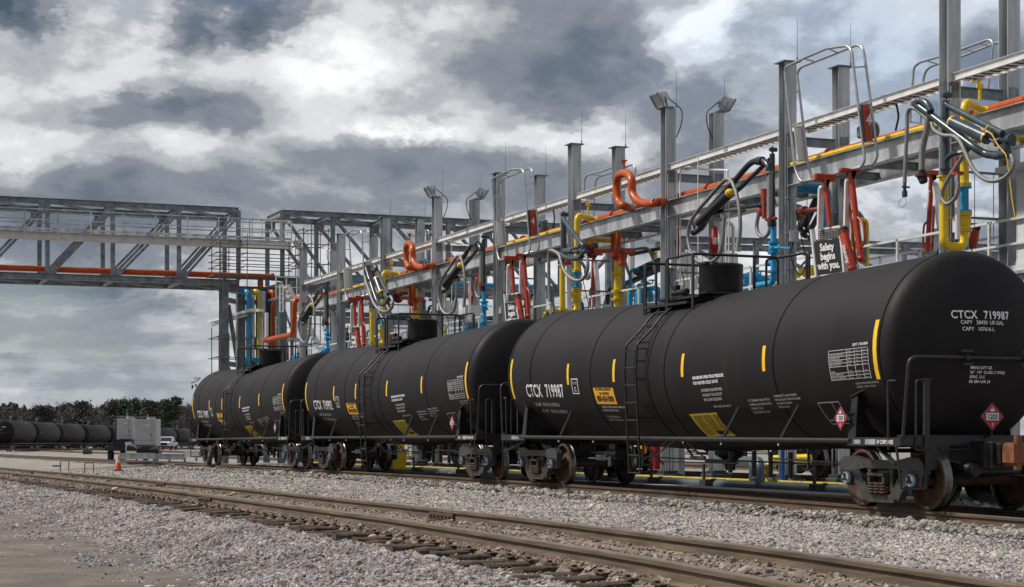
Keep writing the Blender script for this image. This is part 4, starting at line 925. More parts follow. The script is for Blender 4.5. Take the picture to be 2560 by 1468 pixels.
part('blue_spool', MB().cyl((xr, yr, zr2 + .03), (xr, yr, zr3), .078, 14).cyl((xr, yr, zr2 + .035), (xr, yr, zr2 + .065), .135, 16).cyl((xr, yr, zr3 - .035), (xr, yr, zr3 - .005), .135, 16), 'cyan', t)
part('riser', MB().tube(fillet([(xr, yr, zr3 + .05), (xr, yr, ztop_ + .16), (xr - .45, 21.25, ztop_ + .12), (xr - .30, 21.42, ztop_ + .08)], .22, 6), .082, 14), 'yel', t)
part('vent_valve', MB().cyl((xr, yr + .35, ztop_ + .2), (xr, yr + .35, ztop_ + .42), .03, 8).sphere((xr, yr + .35, ztop_ + .47), .07).box((xr, yr + .25, ztop_ + .55), (.05, .2, .03)), 'yel', t)
triple(t, 'yellow U-shaped riser pipe with a blue section and valve, %s', 'yellow U-shaped riser pipes')
# --- arm with balance cylinder at the yellow riser
t = thing('fuel_loader', '', 'loading arm', (XA, 20.1, 5), 'slate blue loading arms at the yellow risers')
D = 20.05
part('post', MB().cyl(S8(455, 750, D), S8(455, 165, D), .066, 14).cyl(S8(455, 700, D), S8(455, 712, D), .11, 14).box(S8(470, 118, D), (.08, .22, .10), bev=.02).cyl(S8(462, 90, D), S8(462, 150, D), .03, 8), 'slate', t)
part('upper_arm', MB().cyl(S8(458, 195, D), S8(905, 425, D - .1), .062, 12), 'slate', t)
part('swivel_elbow', MB().tube(fillet([S8(860, 430, D), S8(940, 425, D), S8(942, 500, D), S8(925, 598, D), S8(850, 600, D)], .10, 5), .078, 12).cyl(S8(905, 470, D), S8(980, 470, D), .10, 12).cyl(S8(900, 585, D), S8(945, 585, D), .10, 12), 'slate', t)
part('lower_arm', MB().tube(fillet([S8(870, 600, D), S8(770, 588, D), S8(690, 540, D - .1), S8(215, 185, D - .25)], .12, 5), .074, 12), 'slate', t)
part('end_elbow', MB().tube(smoothpath(pts(C_ := S8, [(215, 185), (260, 165), (310, 190), (338, 250)], D - .25), 5), .072, 10).sphere(S8(250, 170, D - .25), .085), 'slate', t)
part('balance_cylinder', MB().cyl(S8(515, 335, D - .15), S8(790, 462, D - .1), .115, 18).cyl(S8(790, 462, D - .1), S8(860, 500, D - .1), .03, 8).cyl(S8(858, 480, D - .1), S8(862, 520, D - .1), .06, 10), 'slate', t)
part('yellow_ring', MB().cyl(S8(508, 331, D - .15), S8(516, 335, D - .15), .117, 18).cyl(S8(775, 455, D - .1), S8(783, 459, D - .1), .118, 18), 'tape', t)
h1 = [(132, 815), (140, 600), (150, 400), (152, 280), (180, 222), (240, 245), (300, 300), (345, 345), (365, 395), (430, 436), (520, 446), (570, 490), (610, 570), (645, 650), (700, 735), (790, 795), (890, 790), (965, 735), (993, 660), (975, 590)]
part('braided_hose', MB().tube(smoothpath([S8(a, b, D - .22) for a, b in h1], 4), .040, 9), 'hose', t)
h2 = [(595, 600), (545, 680), (485, 770), (435, 870), (428, 940), (465, 982), (520, 950), (553, 880), (550, 745)]
part('braided_hose', MB().tube(smoothpath([S8(a, b, D - .05) for a, b in h2], 4), .040, 9), 'hose', t)
part('drop_hose', MB().tube(smoothpath([S8(318, 300, D - .25), S8(300, 420, D - .25), S8(272, 560, D - .25), S8(266, 715, D - .25)], 5), .062, 10), 'hose', t)
m_ = MB().cyl(S8(268, 745, D - .25), S8(268, 765, D - .25), .13, 14).cyl(S8(230, 760, D - .25), S8(300, 752, D - .25), .03, 6); part('valve_handle', m_, 'dred', t)
part('coupling_cup', MB().cyl(S8(266, 715, D - .25), S8(268, 745, D - .25), .07, 12).cyl(S8(270, 765, D - .25), S8(282, 808, D - .25), .10, 12, .08), 'rubber', t)
m_ = MB().cyl(S8(132, 815, D - .22), S8(132, 880, D - .22), .035, 10).cyl(S8(132, 880, D - .22), S8(132, 925, D - .22), .055, 10); part('hose_coupling', m_, 'cast', t)
part('coupling_lever', MB().box(S8(140, 848, D - .22), (.05, .17, .03)), 'blue', t)
part('pull_ring', MB().tube(smoothpath([S8(a, b, D - .22) for a, b in [(132, 925), (95, 950), (85, 985), (112, 1008), (140, 985), (142, 945), (132, 925)]], 4), .005, 5), 'cast', t)
part('drain_pipe', MB().tube(fillet([S8(455, 705, D), S8(458, 635, D), S8(500, 590, D), S8(632, 548, D)], .14, 5), .056, 10), 'slate', t)
part('label_plate', MB().bar(S8(552, 568, D - .06), S8(590, 558, D - .06), .01, .05), 'white', t)
m_ = MB().cyl(S8(550, 730, D), S8(550, 752, D), .12, 12).cyl(S8(545, 620, D), S8(545, 735, D), .045, 10); part('red_flange', m_, 'redo', t)
part('grey_standpipe', MB().cyl(S8(550, 752, D + .1), S8(550, 1260, D + .1), .05, 10), 'galvb', t)
part('wrapped_rope', MB().tube(smoothpath(pts(S8, [(735, 380), (760, 400), (800, 355), (765, 395), (820, 430), (860, 500), (905, 560), (935, 600), (955, 720), (970, 840), (985, 960), (1010, 1110)], D - .2), 3), .010, 5), 'tape', t)
t['label'] = 'slate blue loading arm with looping grey hoses above the right end of the front car'
# the middle one, swung level
D = 20.05
t = thing('fuel_loader', 'slate blue loading arm swung level above the left half of the front car', 'loading arm', C6(240, 500, D), 'slate blue loading arms at the yellow risers')
part('post', MB().cyl(C6(238, 690, D), C6(238, 115, D), .085, 12).box(C6(250, 80, D), (.08, .24, .12), bev=.02).cyl(C6(238, 40, D), C6(238, 115, D), .03, 8), 'slate', t)
part('upper_arm', MB().cyl(C6(232, 128, D - .1), C6(458, 440, D - .3), .068, 12), 'slate', t)
part('swivel_elbow', MB().tube(smoothpath([C6(a, b, D - .3) for a, b in [(440, 450), (475, 450), (480, 500), (470, 570), (440, 600)]], 4), .080, 10).cyl(C6(445, 525, D - .3), C6(515, 525, D - .3), .07, 10).sphere(C6(466, 450, D - .3), .11), 'slate', t)
part('lower_arm', MB().tube(smoothpath([C6(a, b, D - .35) for a, b in [(450, 600), (380, 615), (300, 610), (220, 575), (140, 545), (75, 530)]], 4), .070, 10), 'slate', t)
part('balance_cylinder', MB().cyl(C6(252, 525, D - .3), C6(350, 525, D - .3), .085, 14).cyl(C6(350, 525, D - .3), C6(420, 535, D - .3), .06, 10).cyl(C6(300, 505, D - .3), C6(445, 470, D - .3), .045, 8), 'slate', t)
part('braided_hose', MB().tube(smoothpath([C6(a, b, D - .4) for a, b in [(66, 1040), (60, 900), (58, 700), (58, 560), (80, 515), (130, 530), (180, 565), (205, 640), (230, 730), (290, 820), (370, 875), (440, 878), (500, 830), (530, 740), (528, 640), (505, 570)]], 4), .048, 9), 'hose', t)
part('hose_coupling', MB().cyl(C6(66, 1040, D - .4), C6(68, 1140, D - .4), .05, 8).box(C6(48, 1070, D - .4), (.04, .16, .03)), 'galv', t)
part('drop_hose', MB().tube(smoothpath([C6(a, b, D) for a, b in [(430, 640), (470, 680), (500, 740), (500, 800)]], 4), .045, 8).tube([C6(95, 1000, D - .3), C6(115, 1270, D - .3)], .055, 8), 'hose', t)
part('red_fitting', MB().cyl(C6(292, 635, D), C6(292, 690, D), .10, 10).cyl(C6(290, 676, D), C6(290, 690, D), .16, 12), 'redo', t)
part('grey_standpipe', MB().cyl(C6(290, 700, D + .1), C6(305, 1240, D + .1), .05, 10), 'galvb', t)
# the farthest one, folded upright
t = thing('fuel_loader', 'slate blue loading arm folded upright above the left half of the second car', 'loading arm', C3(500, 900, D), 'slate blue loading arms at the yellow risers')
part('post', MB().cyl(C3(452, 1220, D + .2), C3(452, 760, D + .2), .08, 12), 'slate', t)
part('end_elbow', MB().tube(smoothpath([C3(a, b, D) for a, b in [(365, 760), (362, 710), (400, 688), (460, 695), (488, 735), (485, 770)]], 4), .085, 10), 'slate', t)
part('lower_arm', MB().tube(smoothpath([C3(a, b, D - .1) for a, b in [(368, 730), (400, 840), (450, 990), (500, 1130), (540, 1168), (600, 1165), (632, 1120)]], 4), .080, 10), 'slate', t)
part('upper_arm', MB().cyl(C3(505, 780, D - .1), C3(632, 1045, D - .2), .06, 10).cyl(C3(600, 1050, D - .2), C3(645, 1110, D - .2), .10, 10), 'slate', t)
part('balance_cylinder', MB().cyl(C3(492, 868, D - .2), C3(550, 1030, D - .2), .12, 14).cyl(C3(552, 1035, D - .2), C3(560, 1090, D - .2), .10, 12), 'slate', t); part('yellow_ring', MB().cyl(C3(488, 858, D - .2), C3(493, 870, D - .2), .122, 14).cyl(C3(546, 1020, D - .2), C3(551, 1033, D - .2), .123, 14), 'tape', t)
part('braided_hose', MB().tube(smoothpath([C3(a, b, D - .3) for a, b in [(348, 820), (370, 920), (405, 1010), (430, 1090), (480, 1190), (550, 1250), (625, 1255), (675, 1215), (692, 1150), (675, 1090), (655, 1075)]], 4), .055, 8), 'hose', t)
part('braided_hose', MB().tube(smoothpath([C3(a, b, D - .1) for a, b in [(535, 1220), (540, 1290), (575, 1345), (610, 1380), (640, 1330), (650, 1260), (620, 1180)]], 4), .05, 8), 'hose', t)
# --- arm at the next column, folded down, with cyan riser
XB = CX[1]; D = 20.25
t = thing('fuel_loader', '', 'loading arm', (XB, D, 5), 'folded dark loading arms')
part('post', MB().cyl(C4(1346, 868, D), C4(1344, 512, D), .062, 12).box(C4(1350, 488, D), (.09, .20, .09), bev=.02).cyl(C4(1346, 470, D), C4(1346, 512, D), .025, 8), 'dslate', t)
part('upper_arm', MB().tube(smoothpath([C4(a, b, D - .1) for a, b in [(1328, 640), (1328, 600), (1310, 565), (1275, 548), (1230, 560), (1190, 595), (1110, 690), (1010, 800), (930, 890)]], 4), .072, 12).cyl(C4(1262, 552, D - .1), C4(1290, 552, D - .1), .10, 12).cyl(C4(1322, 600, D - .1), C4(1332, 600, D - .1), .08, 12), 'dslate', t)
part('tie_arm', MB().cyl(C4(1330, 545, D), C4(1180, 690, D), .055, 10).cyl(C4(1180, 690, D), C4(960, 880, D), .06, 10), 'dslate', t)
part('balance_cylinder', MB().cyl(C4(1108, 730, D - .2), C4(925, 905, D - .2), .105, 16), 'rubber', t)
part('yellow_cap', MB().lathe([(0, .11), (.05, .108), (.10, .08), (.12, 0)], C4(1100, 737, D - .2), C4(1108, 730, D - .2) - C4(925, 905, D - .2), 14), 'tape', t)
part('swivel_boss', MB().tube(fillet([C4(880, 900, D), C4(905, 960, D), C4(945, 930, D), C4(975, 880, D)], .08), .075, 10).sphere(C4(900, 955, D), .10).sphere(C4(940, 930, D), .09), 'dslate', t)
h = [(1150, 1060), (1162, 950), (1160, 850), (1148, 770), (1128, 700), (1095, 655), (1050, 685), (990, 755), (920, 835), (880, 900), (865, 960), (868, 1020), (890, 1090), (935, 1128), (990, 1130), (1040, 1090), (1062, 1010), (1072, 860)]
part('braided_hose', MB().tube(smoothpath([C4(a, b, D - .25) for a, b in h], 4), .046, 9), 'hose', t)
part('hose_coupling', MB().cyl(C4(1155, 990, D - .25), C4(1150, 1040, D - .25), .055, 10).cyl(C4(1150, 1040, D - .25), C4(1148, 1068, D - .25), .065, 10), 'galv', t)
part('drop_hose', MB().cyl(C4(1330, 615, D - .1), C4(1329, 862, D - .1), .066, 12).cyl(C4(1330, 612, D - .1), C4(1330, 622, D - .1), .095, 12), 'hose', t)
part('valve_handle', MB().cyl(C4(1310, 885, D - .1), C4(1366, 880, D - .1), .04, 8).cyl(C4(1340, 868, D - .1), C4(1340, 890, D - .1), .085, 12), 'dred', t)
part('coupling_cup', MB().cyl(C4(1340, 892, D - .1), C4(1341, 922, D - .1), .095, 12), 'rubber', t)
part('lower_arm', MB().tube(smoothpath([C4(a, b, D) for a, b in [(1310, 795), (1240, 808), (1150, 820), (1060, 838), (990, 858)]], 4), .052, 10), 'dslate', t)
part('label_plate', MB().bar(C4(1070, 832, D - .06), C4(1145, 820, D - .06), .01, .05), 'white', t)
part('braided_hose', MB().tube(smoothpath([C4(a, b, D) for a, b in [(1276, 828), (1262, 880), (1256, 930), (1270, 972), (1300, 985), (1325, 960), (1334, 910)]], 4), .045, 9), 'hose', t)
part('red_fitting', MB().cyl(C4(1300, 712, D + .2), C4(1300, 860, D + .2), .085, 10).sphere(C4(1285, 835, D + .1), .14).cyl(C4(1300, 790, D), C4(1300, 880, D), .06, 8), 'redo', t)
triple(t, 'dark loading arm folded down with a long drooping hose, %s', 'folded dark loading arms')
t = thing('cyan_riser', '', 'pipe', (XB, D, 4), 'cyan riser pipes with valves')
cy = [(1352, 900), (1352, 1195), (1345, 1232), (1300, 1250), (1250, 1250)]
part('riser', MB().tube(fillet([C4(1352, 895, D), C4(1352, 1245, D), C4(1250, 1262, D + .3)], .18), .068, 12), 'cyan', t)
m_ = MB(); [flange(m_, C4(1352, b, D), UPZ, .135, .022) for b in (1018, 1075, 1182)]; part('flanges', m_, 'cyan', t)
part('valve', MB().lathe([(-.10, .07), (-.04, .11), (.04, .11), (.10, .07)], C4(1352, 1048, D), UPZ, 12).cyl(C4(1352, 1046, D), C4(1385, 1046, D - .1), .035, 8).bar(C4(1375, 1042, D - .1), C4(1448, 1046, D - .1), .03, .035), 'cyan', t)
part('white_band', MB().cyl(C4(1352, 905, D), C4(1352, 925, D), .07, 12), 'dred', t)
part('drain', MB().sphere(C4(1325, 1130, D + .1), .09).cyl(C4(1325, 1130, D + .1), C4(1352, 1130, D), .06, 8), 'cyan', t)
triple(t, 'cyan vertical riser pipe with a lever valve, %s', 'cyan riser pipes with valves')
# --- raised gangway cage with struts, steps and sign (near side)
Da, Db = 20.45, 20.74
t = thing('folding_gangway', '', 'gangway', (R5(330, 900, Da)), 'raised folding gangways on the train side')
cg = part('cage', MB().tube(fillet([R5(a, b, Da) for a, b in [(300, 930), (212, 946), (182, 880), (129, 372), (138, 348), (225, 305), (350, 252), (452, 238), (478, 262), (484, 330), (546, 835), (528, 872), (430, 888)]], .10, 4), .030, 8), 'alu', t)
part('cage', MB().tube(fillet([R5(a, b, Db) for a, b in [(270, 925), (248, 850), (193, 380), (212, 350), (340, 300), (505, 234), (535, 248), (548, 320), (612, 815), (592, 855), (540, 862)]], .10, 4), .030, 8), 'alu', t)
for a, b in (((145, 480), (205, 475)), ((172, 662), (228, 656)), ((190, 838), (246, 832)), ((484, 352), (550, 346)), ((513, 545), (580, 540)), ((535, 740), (602, 735)), ((430, 888), (540, 862)), ((225, 305), (290, 322)), ((350, 252), (405, 275))):
    part('rung', MB().cyl(R5(*a, Da), R5(*b, Db), .018, 8), 'alu', cg)
part('side_panel', MB().prism([R5(175, 665, Da - .02), R5(218, 662, Da + .3), R5(238, 830, Da + .3), R5(196, 836, Da - .02)], (.02, 0, 0)), 'white', t)
bn = part('banner', MB().prism([R5(522, 548, Da), R5(566, 543, Db), R5(586, 732, Db), R5(541, 738, Da)], (.015, 0, 0)), 'redo', t)
part('banner_edge', MB().prism([R5(520, 549, Da - .03), R5(534, 547, Da + .15), R5(552, 736, Da + .15), R5(538, 739, Da - .03)], (.045, 0, 0)), 'sblack', bn)
def txt_on(par, s_, o, ux, uz, size, m_, xs_=1, bold=0, nm='lettering', align='CENTER', sp=1.0):
    v, f = text_mesh(s_, size, bold=bold, align=align, xscale=xs_, spacing=sp); o = Vector(o); ux = Vector(ux).normalized(); uz = Vector(uz).normalized()
    return part(nm, MB().add([o + ux * a + uz * b for a, b in v], f), m_, par)
bo, bx = R5(566, 640, Db - .15) + Vector((.04, 0, 0)), (R5(586, 732, Db) - R5(566, 543, Db))
txt_on(bn, ['4'], R5(560, 650, Db - .2) + Vector((.03, 0, 0)), Vector((.0, 1, 0)), Vector((0, 0, 1)), .30, 'white', .8, .004)
m_ = MB().box(R5(336, 924, Da), (.12, .50, .16), bev=.02).cyl(R5(340, 930, Da), R5(365, 1176, Da), .062, 10).prism([R5(318, 938, Da - .02), R5(362, 936, Da - .02), R5(350, 975, Da - .02), R5(335, 976, Da - .02)], (.04, 0, 0))
part('strut', m_, 'redo', t)
part('strut', MB().box(R5(467, 888, Da), (.12, .50, .10), bev=.02).cyl(R5(472, 900, Da), R5(524, 1345, Da), .068, 10).sphere(R5(524, 1345, Da), .08).prism([R5(440, 895, Da - .02), R5(500, 890, Da - .02), R5(484, 930, Da - .02), R5(468, 932, Da - .02)], (.04, 0, 0)), 'redo', t)
part('thin_bar', MB().cyl(R5(464, 1050, Da), R5(500, 1375, Da), .028, 8), 'redo', t)
part('hand_loop', MB().tube(smoothpath([R5(a, b, Da) for a, b in [(508, 1130), (532, 1160), (543, 1200), (543, 1255), (528, 1288)]], 4), .024, 8), 'redo', t)
for a, b in (((318, 980), (312, 1195)), ((456, 942), (450, 1175))):
    part('channel', MB().bar(R5(*a, Da - .05), R5(*b, Da - .05), .13, .06).sphere(R5(*a, Da - .05), .062), 'galvb', t)
# stair flight: stringers, perforated treads, sign
m_ = MB(); fr = [(268, 1210), (270, 1240), (300, 1425), (330, 1425)]
part('stringer', MB().bar(R5(272, 1195, Da), R5(300, 1440, Da), .10, .06), 'galvb', t); part('stringer', MB().bar(R5(425, 1180, Da - .05), R5(448, 1420, Da - .05), .13, .06), 'galvb', t)
tp = part('tread', MB().prism([R5(290, 1192, Da), R5(412, 1172, Da), R5(418, 1236, Da), R5(300, 1252, Da)], (-.03, .03, 0)), 'galvb', t)
m_ = MB()
for r_ in range(5):
    for c_ in range(14):
        a = 305 + c_ * 7.6; b = 1200 + r_ * 11 - c_ * 1.1; m_.bar(R5(a, b, Da - .03), R5(a + 2.5, b + 7, Da - .03), .02, .02)
part('grip_holes', m_, 'dconc', tp)
q = [R5(280, 1258, Da - .08), R5(413, 1240, Da - .08), R5(432, 1412, Da - .08), R5(298, 1432, Da - .08)]
sgn = part('safety_sign', MB().prism(q, (-.02, .02, 0)), 'sblack', t)
ux = (q[1] - q[0]).normalized(); uz = (q[0] - q[3]).normalized(); nn = ux.cross(uz).normalized(); ww = (q[1] - q[0]).length; hh = (q[0] - q[3]).length
vw, _f = text_mesh(['with you.'], hh * .30, bold=.008, align='CENTER'); xw = .86 * ww / (max(a for a, b in vw) - min(a for a, b in vw))
for k, s_ in enumerate(('Safety', 'begins', 'with you.')):
    v, f = text_mesh([s_], hh * .30, bold=.008, align='CENTER', xscale=xw); o = q[3] + ux * ww * .5 + uz * hh * (.70 - .27 * k) + nn * .012
    part('lettering', MB().add([o + ux * a + uz * b for a, b in v], f), 'letter', sgn)
rc = part('lift_cylinder', MB().cyl(R5(436, 1215, Da - .2), R5(482, 1400, Da - .2), .10, 16).cyl(R5(430, 1195, Da - .2), R5(436, 1215, Da - .2), .11, 14), 'redo', t)
part('rubber_cap', MB().cyl(R5(430, 1193, Da - .2), R5(434, 1207, Da - .2), .115, 14), 'rubber', rc)
cu = (R5(482, 1400, Da - .2) - R5(436, 1215, Da - .2)).normalized(); side_ = cu.cross(Vector((.37, -.93, 0)))
txt_on(rc, ['saferack'], R5(468, 1320, Da - .2) + Vector((.05, -.12, 0)), cu, side_ * -1 if side_.y > 0 else side_, .13, 'white', 1, .003)
part('orange_edge', MB().bar(R5(268, 1250, Da), R5(290, 1400, Da), .04, .04), 'redo', t)
triple(t, 'raised silver gangway cage on orange struts with a black safety sign, %s', 'raised folding gangways on the train side')
for o in C.objects:                               # the farthest one is mounted further along its bay
    if o.get('label') == 'raised silver gangway cage on orange struts with a black safety sign, ' + WHERE[2]: o.location.x += 1.3
# --- gangway for the far track
Dc, Dd = 23.4, 23.95
t = thing('folding_gangway', '', 'gangway', (R5(850, 900, Dc)), 'raised folding gangways beyond the rack')
cg = part('cage', MB().tube(fillet([R5(a, b, Dc) for a, b in [(780, 640), (785, 560), (800, 350), (830, 325), (1000, 275), (1190, 205), (1215, 222), (1210, 270), (1180, 520)]], .10, 4), .030, 8), 'alu', t)
part('cage', MB().tube(fillet([R5(a, b, Dd) for a, b in [(835, 645), (850, 410), (862, 368), (890, 345), (1060, 290), (1250, 216), (1280, 240), (1250, 520)]], .10, 4), .030, 8), 'alu', t)
for a, b in (((870, 318), (930, 335)), ((1130, 225), (1190, 240)), ((1060, 250), (1110, 272)), ((782, 635), (838, 642)), ((1190, 515), (1250, 520))): part('rung', MB().cyl(R5(*a, Dc), R5(*b, Dd), .018, 8), 'alu', cg)
part('strut', MB().box(R5(900, 900, Dc), (.12, .55, .12), bev=.02).cyl(R5(893, 905, Dc), R5(872, 1310, Dc), .06, 10).prism([R5(868, 912, Dc), R5(930, 912, Dc), R5(905, 940, Dc), R5(885, 940, Dc)], (.04, 0, 0)), 'redo', t)
part('white_sleeve', MB().cyl(R5(887, 990, Dc), R5(880, 1090, Dc), .068, 10), 'white', t)
part('thin_bar', MB().cyl(R5(905, 1070, Dc), R5(895, 1300, Dc), .028, 8), 'redo', t)
part('hand_loop', MB().tube(smoothpath([R5(a, b, Dc) for a, b in [(875, 1148), (855, 1170), (850, 1210), (850, 1280), (862, 1305)]], 4), .024, 8), 'redo', t)
part('channel', MB().bar(R5(912, 960, Dc), R5(938, 1190, Dc), .14, .06).sphere(R5(912, 960, Dc), .068), 'galvb', t)
part('stair_tread', MB().prism([R5(905, 1190, Dc), R5(960, 1180, Dc), R5(965, 1300, Dc), R5(905, 1310, Dc)], (-.03, .03, 0)), 'galv', t)
rr_ = part('lift_cylinder', MB().cyl(R5(1120, 1190, Dc), R5(1105, 1290, Dc), .10, 12), 'redo', t); part('rubber_cap', MB().cyl(R5(1125, 1165, Dc), R5(1120, 1192, Dc), .11, 10).sphere(R5(1100, 1180, Dc), .08), 'rubber', rr_)
part('fixed_arm', MB().tube([R5(770, 915, Dc), R5(820, 905, Dc), R5(838, 905, Dc)], .022, 6).tube([R5(810, 920, Dc), R5(820, 840, Dc)], .022, 6), 'alu', t)
triple(t, 'silver gangway cage on the far side of the rack, %s', 'raised folding gangways beyond the rack')
# --- orange drops and far yellow riser in the bay right of D
Dm = 21.6
t = thing('orange_drop_pipes', '', 'pipe', C6(880, 400, Dm), 'pairs of orange drop pipes')
OFF1 = Vector((-PER, 0, 0))
m1 = MB().tube(fillet([C6(840, 230, Dm), C6(840, 470, Dm), C6(820, 520, Dm), C6(620, 522, Dm)], .20, 6), .075, 12)
m2 = MB().tube(fillet([C6(905, 220, Dm), C6(905, 490, Dm), C6(930, 520, Dm), C6(1080, 520, Dm)], .20, 6), .075, 12)
a_ = part('drop_pipe', m1, 'orange', t); part('drop_pipe', m2, 'orange', t)
part('ball_flange', MB().sphere(C6(562, 522, Dm), .22, 14, 10, (.5, 1, 1)).cyl(C6(540, 522, Dm), C6(610, 522, Dm), .13, 14), 'dred', t)
part('tee', MB().sphere(C6(885, 565, Dm - .1), .19).cyl(C6(830, 580, Dm - .1), C6(960, 575, Dm - .1), .09, 10).cyl(C6(948, 590, Dm - .1), C6(948, 680, Dm - .1), .075, 10).cyl(C6(948, 678, Dm - .1), C6(948, 700, Dm - .1), .14, 12).cyl(C6(1000, 545, Dm - .1), C6(1090, 530, Dm - .1), .06, 8), 'redo', t)
t['label'] = 'pair of orange drop pipes with a round dark red flange above the front car'; copy_tree(t, (PER, 0, 0), label='pair of orange drop pipes with a round dark red flange, behind the second bonnet')
t = thing('yellow_branch', '', 'pipe', C6(880, 700, Dm + .3), 'far yellow branch pipes')
part('header', MB().tube(fillet([C6(420, 378, Dm + .3), C6(800, 388, Dm + .3), C6(890, 398, Dm + .3), C6(890, 1195, Dm + .3)], .22, 6), .10, 14), 'yel', t)
m_ = MB(); flange(m_, C6(540, 380, Dm + .3), Vector((0, 1, .0)), .18); [flange(m_, C6(892, b, Dm + .3), UPZ, .185, .025) for b in (797, 1010, 1110)]; part('flanges', m_, 'yel', t)
part('companion_pipe', MB().cyl(C6(925, 720, Dm + .5), C6(925, 1195, Dm + .5), .06, 10), 'yel', t)
t['label'] = 'yellow branch pipe with bolted flanges above the left half of the front car'; copy_tree(t, (PER, 0, 0), label='yellow branch pipe with bolted flanges behind the second bonnet')
# --- second arms reaching over the far track
Df = 22.9
t = thing('fuel_loader', '', 'loading arm', C6(1200, 700, Df), 'loading arms reaching over the far track')
part('arm_tube', MB().cyl(C6(1050, 565, Df), C6(1500, 470, Df), .06, 10).cyl(C6(950, 940, Df), C6(1400, 740, Df), .09, 10).cyl(C6(1110, 860, Df), C6(1400, 700, Df), .05, 8), 'dslate', t)
part('balance_cylinder', MB().cyl(C6(1130, 770, Df), C6(1400, 650, Df), .12, 14), 'dslate', t); part('yellow_ring', MB().cyl(C6(1122, 773, Df), C6(1134, 768, Df), .122, 14), 'tape', t)
part('braided_hose', MB().tube(smoothpath([C6(a, b, Df - .1) for a, b in [(1050, 515), (1150, 495), (1250, 490), (1300, 560), (1330, 650), (1350, 780)]], 4), .045, 8), 'hose', t)
part('braided_hose', MB().tube(smoothpath([C6(a, b, Df - .3) for a, b in [(1000, 560), (985, 640), (1010, 740), (1050, 850), (1055, 930), (1025, 972), (975, 950), (950, 860), (945, 720)]], 4), .045, 8), 'hose', t)
part('elbow', MB().tube(smoothpath([C6(a, b, Df) for a, b in [(1490, 470), (1525, 480), (1530, 520), (1520, 600), (1525, 640)]], 4), .09, 10).tube(smoothpath([C6(a, b, Df) for a, b in [(770, 1170), (770, 1100), (790, 1010), (830, 970)]], 4), .07, 8), 'rubber', t)
part('yellow_hose', MB().tube(smoothpath([C6(a, b, Df - .1) for a, b in [(1530, 510), (1540, 600), (1550, 700), (1575, 780), (1565, 822), (1550, 800)]], 4), .02, 6), 'yel', t)
part('yellow_horn', MB().lathe([(0, .02), (.12, .03), (.16, .12)], C6(1365, 540, Df), C6(1330, 580, Df) - C6(1365, 540, Df), 10), 'yel', t)
t['label'] = 'dark loading arm with a grey hose on the far side, left of the front bonnet'; copy_tree(t, (PER, 0, 0), label='dark loading arm on the far side, behind the second bonnet')
# --- hose station seen behind the first gangway
t = thing('fuel_loader', 'slate loading arm and black hose hanging behind the nearest safety sign', 'loading arm', R5(250, 1150, 22.8))
part('arm_tube', MB().cyl(R5(300, 1020, 22.8), R5(235, 1170, 22.8), .09, 10).cyl(R5(340, 1060, 22.8), R5(260, 1200, 22.8), .07, 10).sphere(R5(225, 1180, 22.8), .14).sphere(R5(240, 1215, 22.8), .13).cyl(R5(225, 1180, 22.8), R5(265, 1235, 22.8), .09, 8), 'dslate', t)
part('braided_hose', MB().tube(smoothpath([R5(a, b, 22.6) for a, b in [(240, 1110), (208, 1160), (192, 1220), (200, 1280), (230, 1320), (280, 1335)]], 4), .05, 9), 'hose', t)
part('braided_hose', MB().tube(smoothpath([R5(a, b, 22.9) for a, b in [(480, 1100), (515, 1110), (540, 1160), (550, 1250), (548, 1370)]], 4), .05, 9), 'hose', t)
t = thing('orange_swivel_joint', 'orange pipe with a bulging steel swivel joint hung behind the second column', 'pipe', R5(220, 1100, 21.9))
part('pipe_run', MB().cyl(R5(140, 1122, 21.9), R5(170, 1112, 21.9), .05, 10).cyl(R5(215, 1102, 21.9), R5(235, 1098, 21.9), .12, 14).cyl(R5(235, 1098, 21.9), R5(350, 1080, 21.9), .05, 10), 'redo', t)
part('joint_body', MB().lathe([(-.20, .08), (-.16, .16), (-.03, .20), (0, .17), (.03, .20), (.14, .16), (.20, .09)], R5(192, 1106, 21.9), R5(235, 1098, 21.9) - R5(170, 1112, 21.9), 16), 'cast', t)
part('hanger_wire', MB().cyl(R5(154, 1005, 21.9), R5(154, 1110, 21.9), .008, 5).cyl(R5(245, 990, 21.9), R5(245, 1090, 21.9), .008, 5), 'cast', t)
t = thing('blue_branch', 'cyan and yellow short pipes beneath the nearest gangway bay girder', 'pipe', R5(230, 975, 21.9))
part('cyan_pipe', MB().tube(fillet([R5(155, 975, 21.7), R5(320, 982, 21.9), R5(345, 1010, 21.9), R5(348, 1180, 21.9)], .2), .13, 12), 'cyan', t)
part('yellow_pipe', MB().tube([R5(165, 990, 21.9), R5(310, 995, 22.0)], .06, 10).tube([R5(336, 1010, 21.9), R5(336, 1180, 21.9)], .05, 8), 'yel', t)
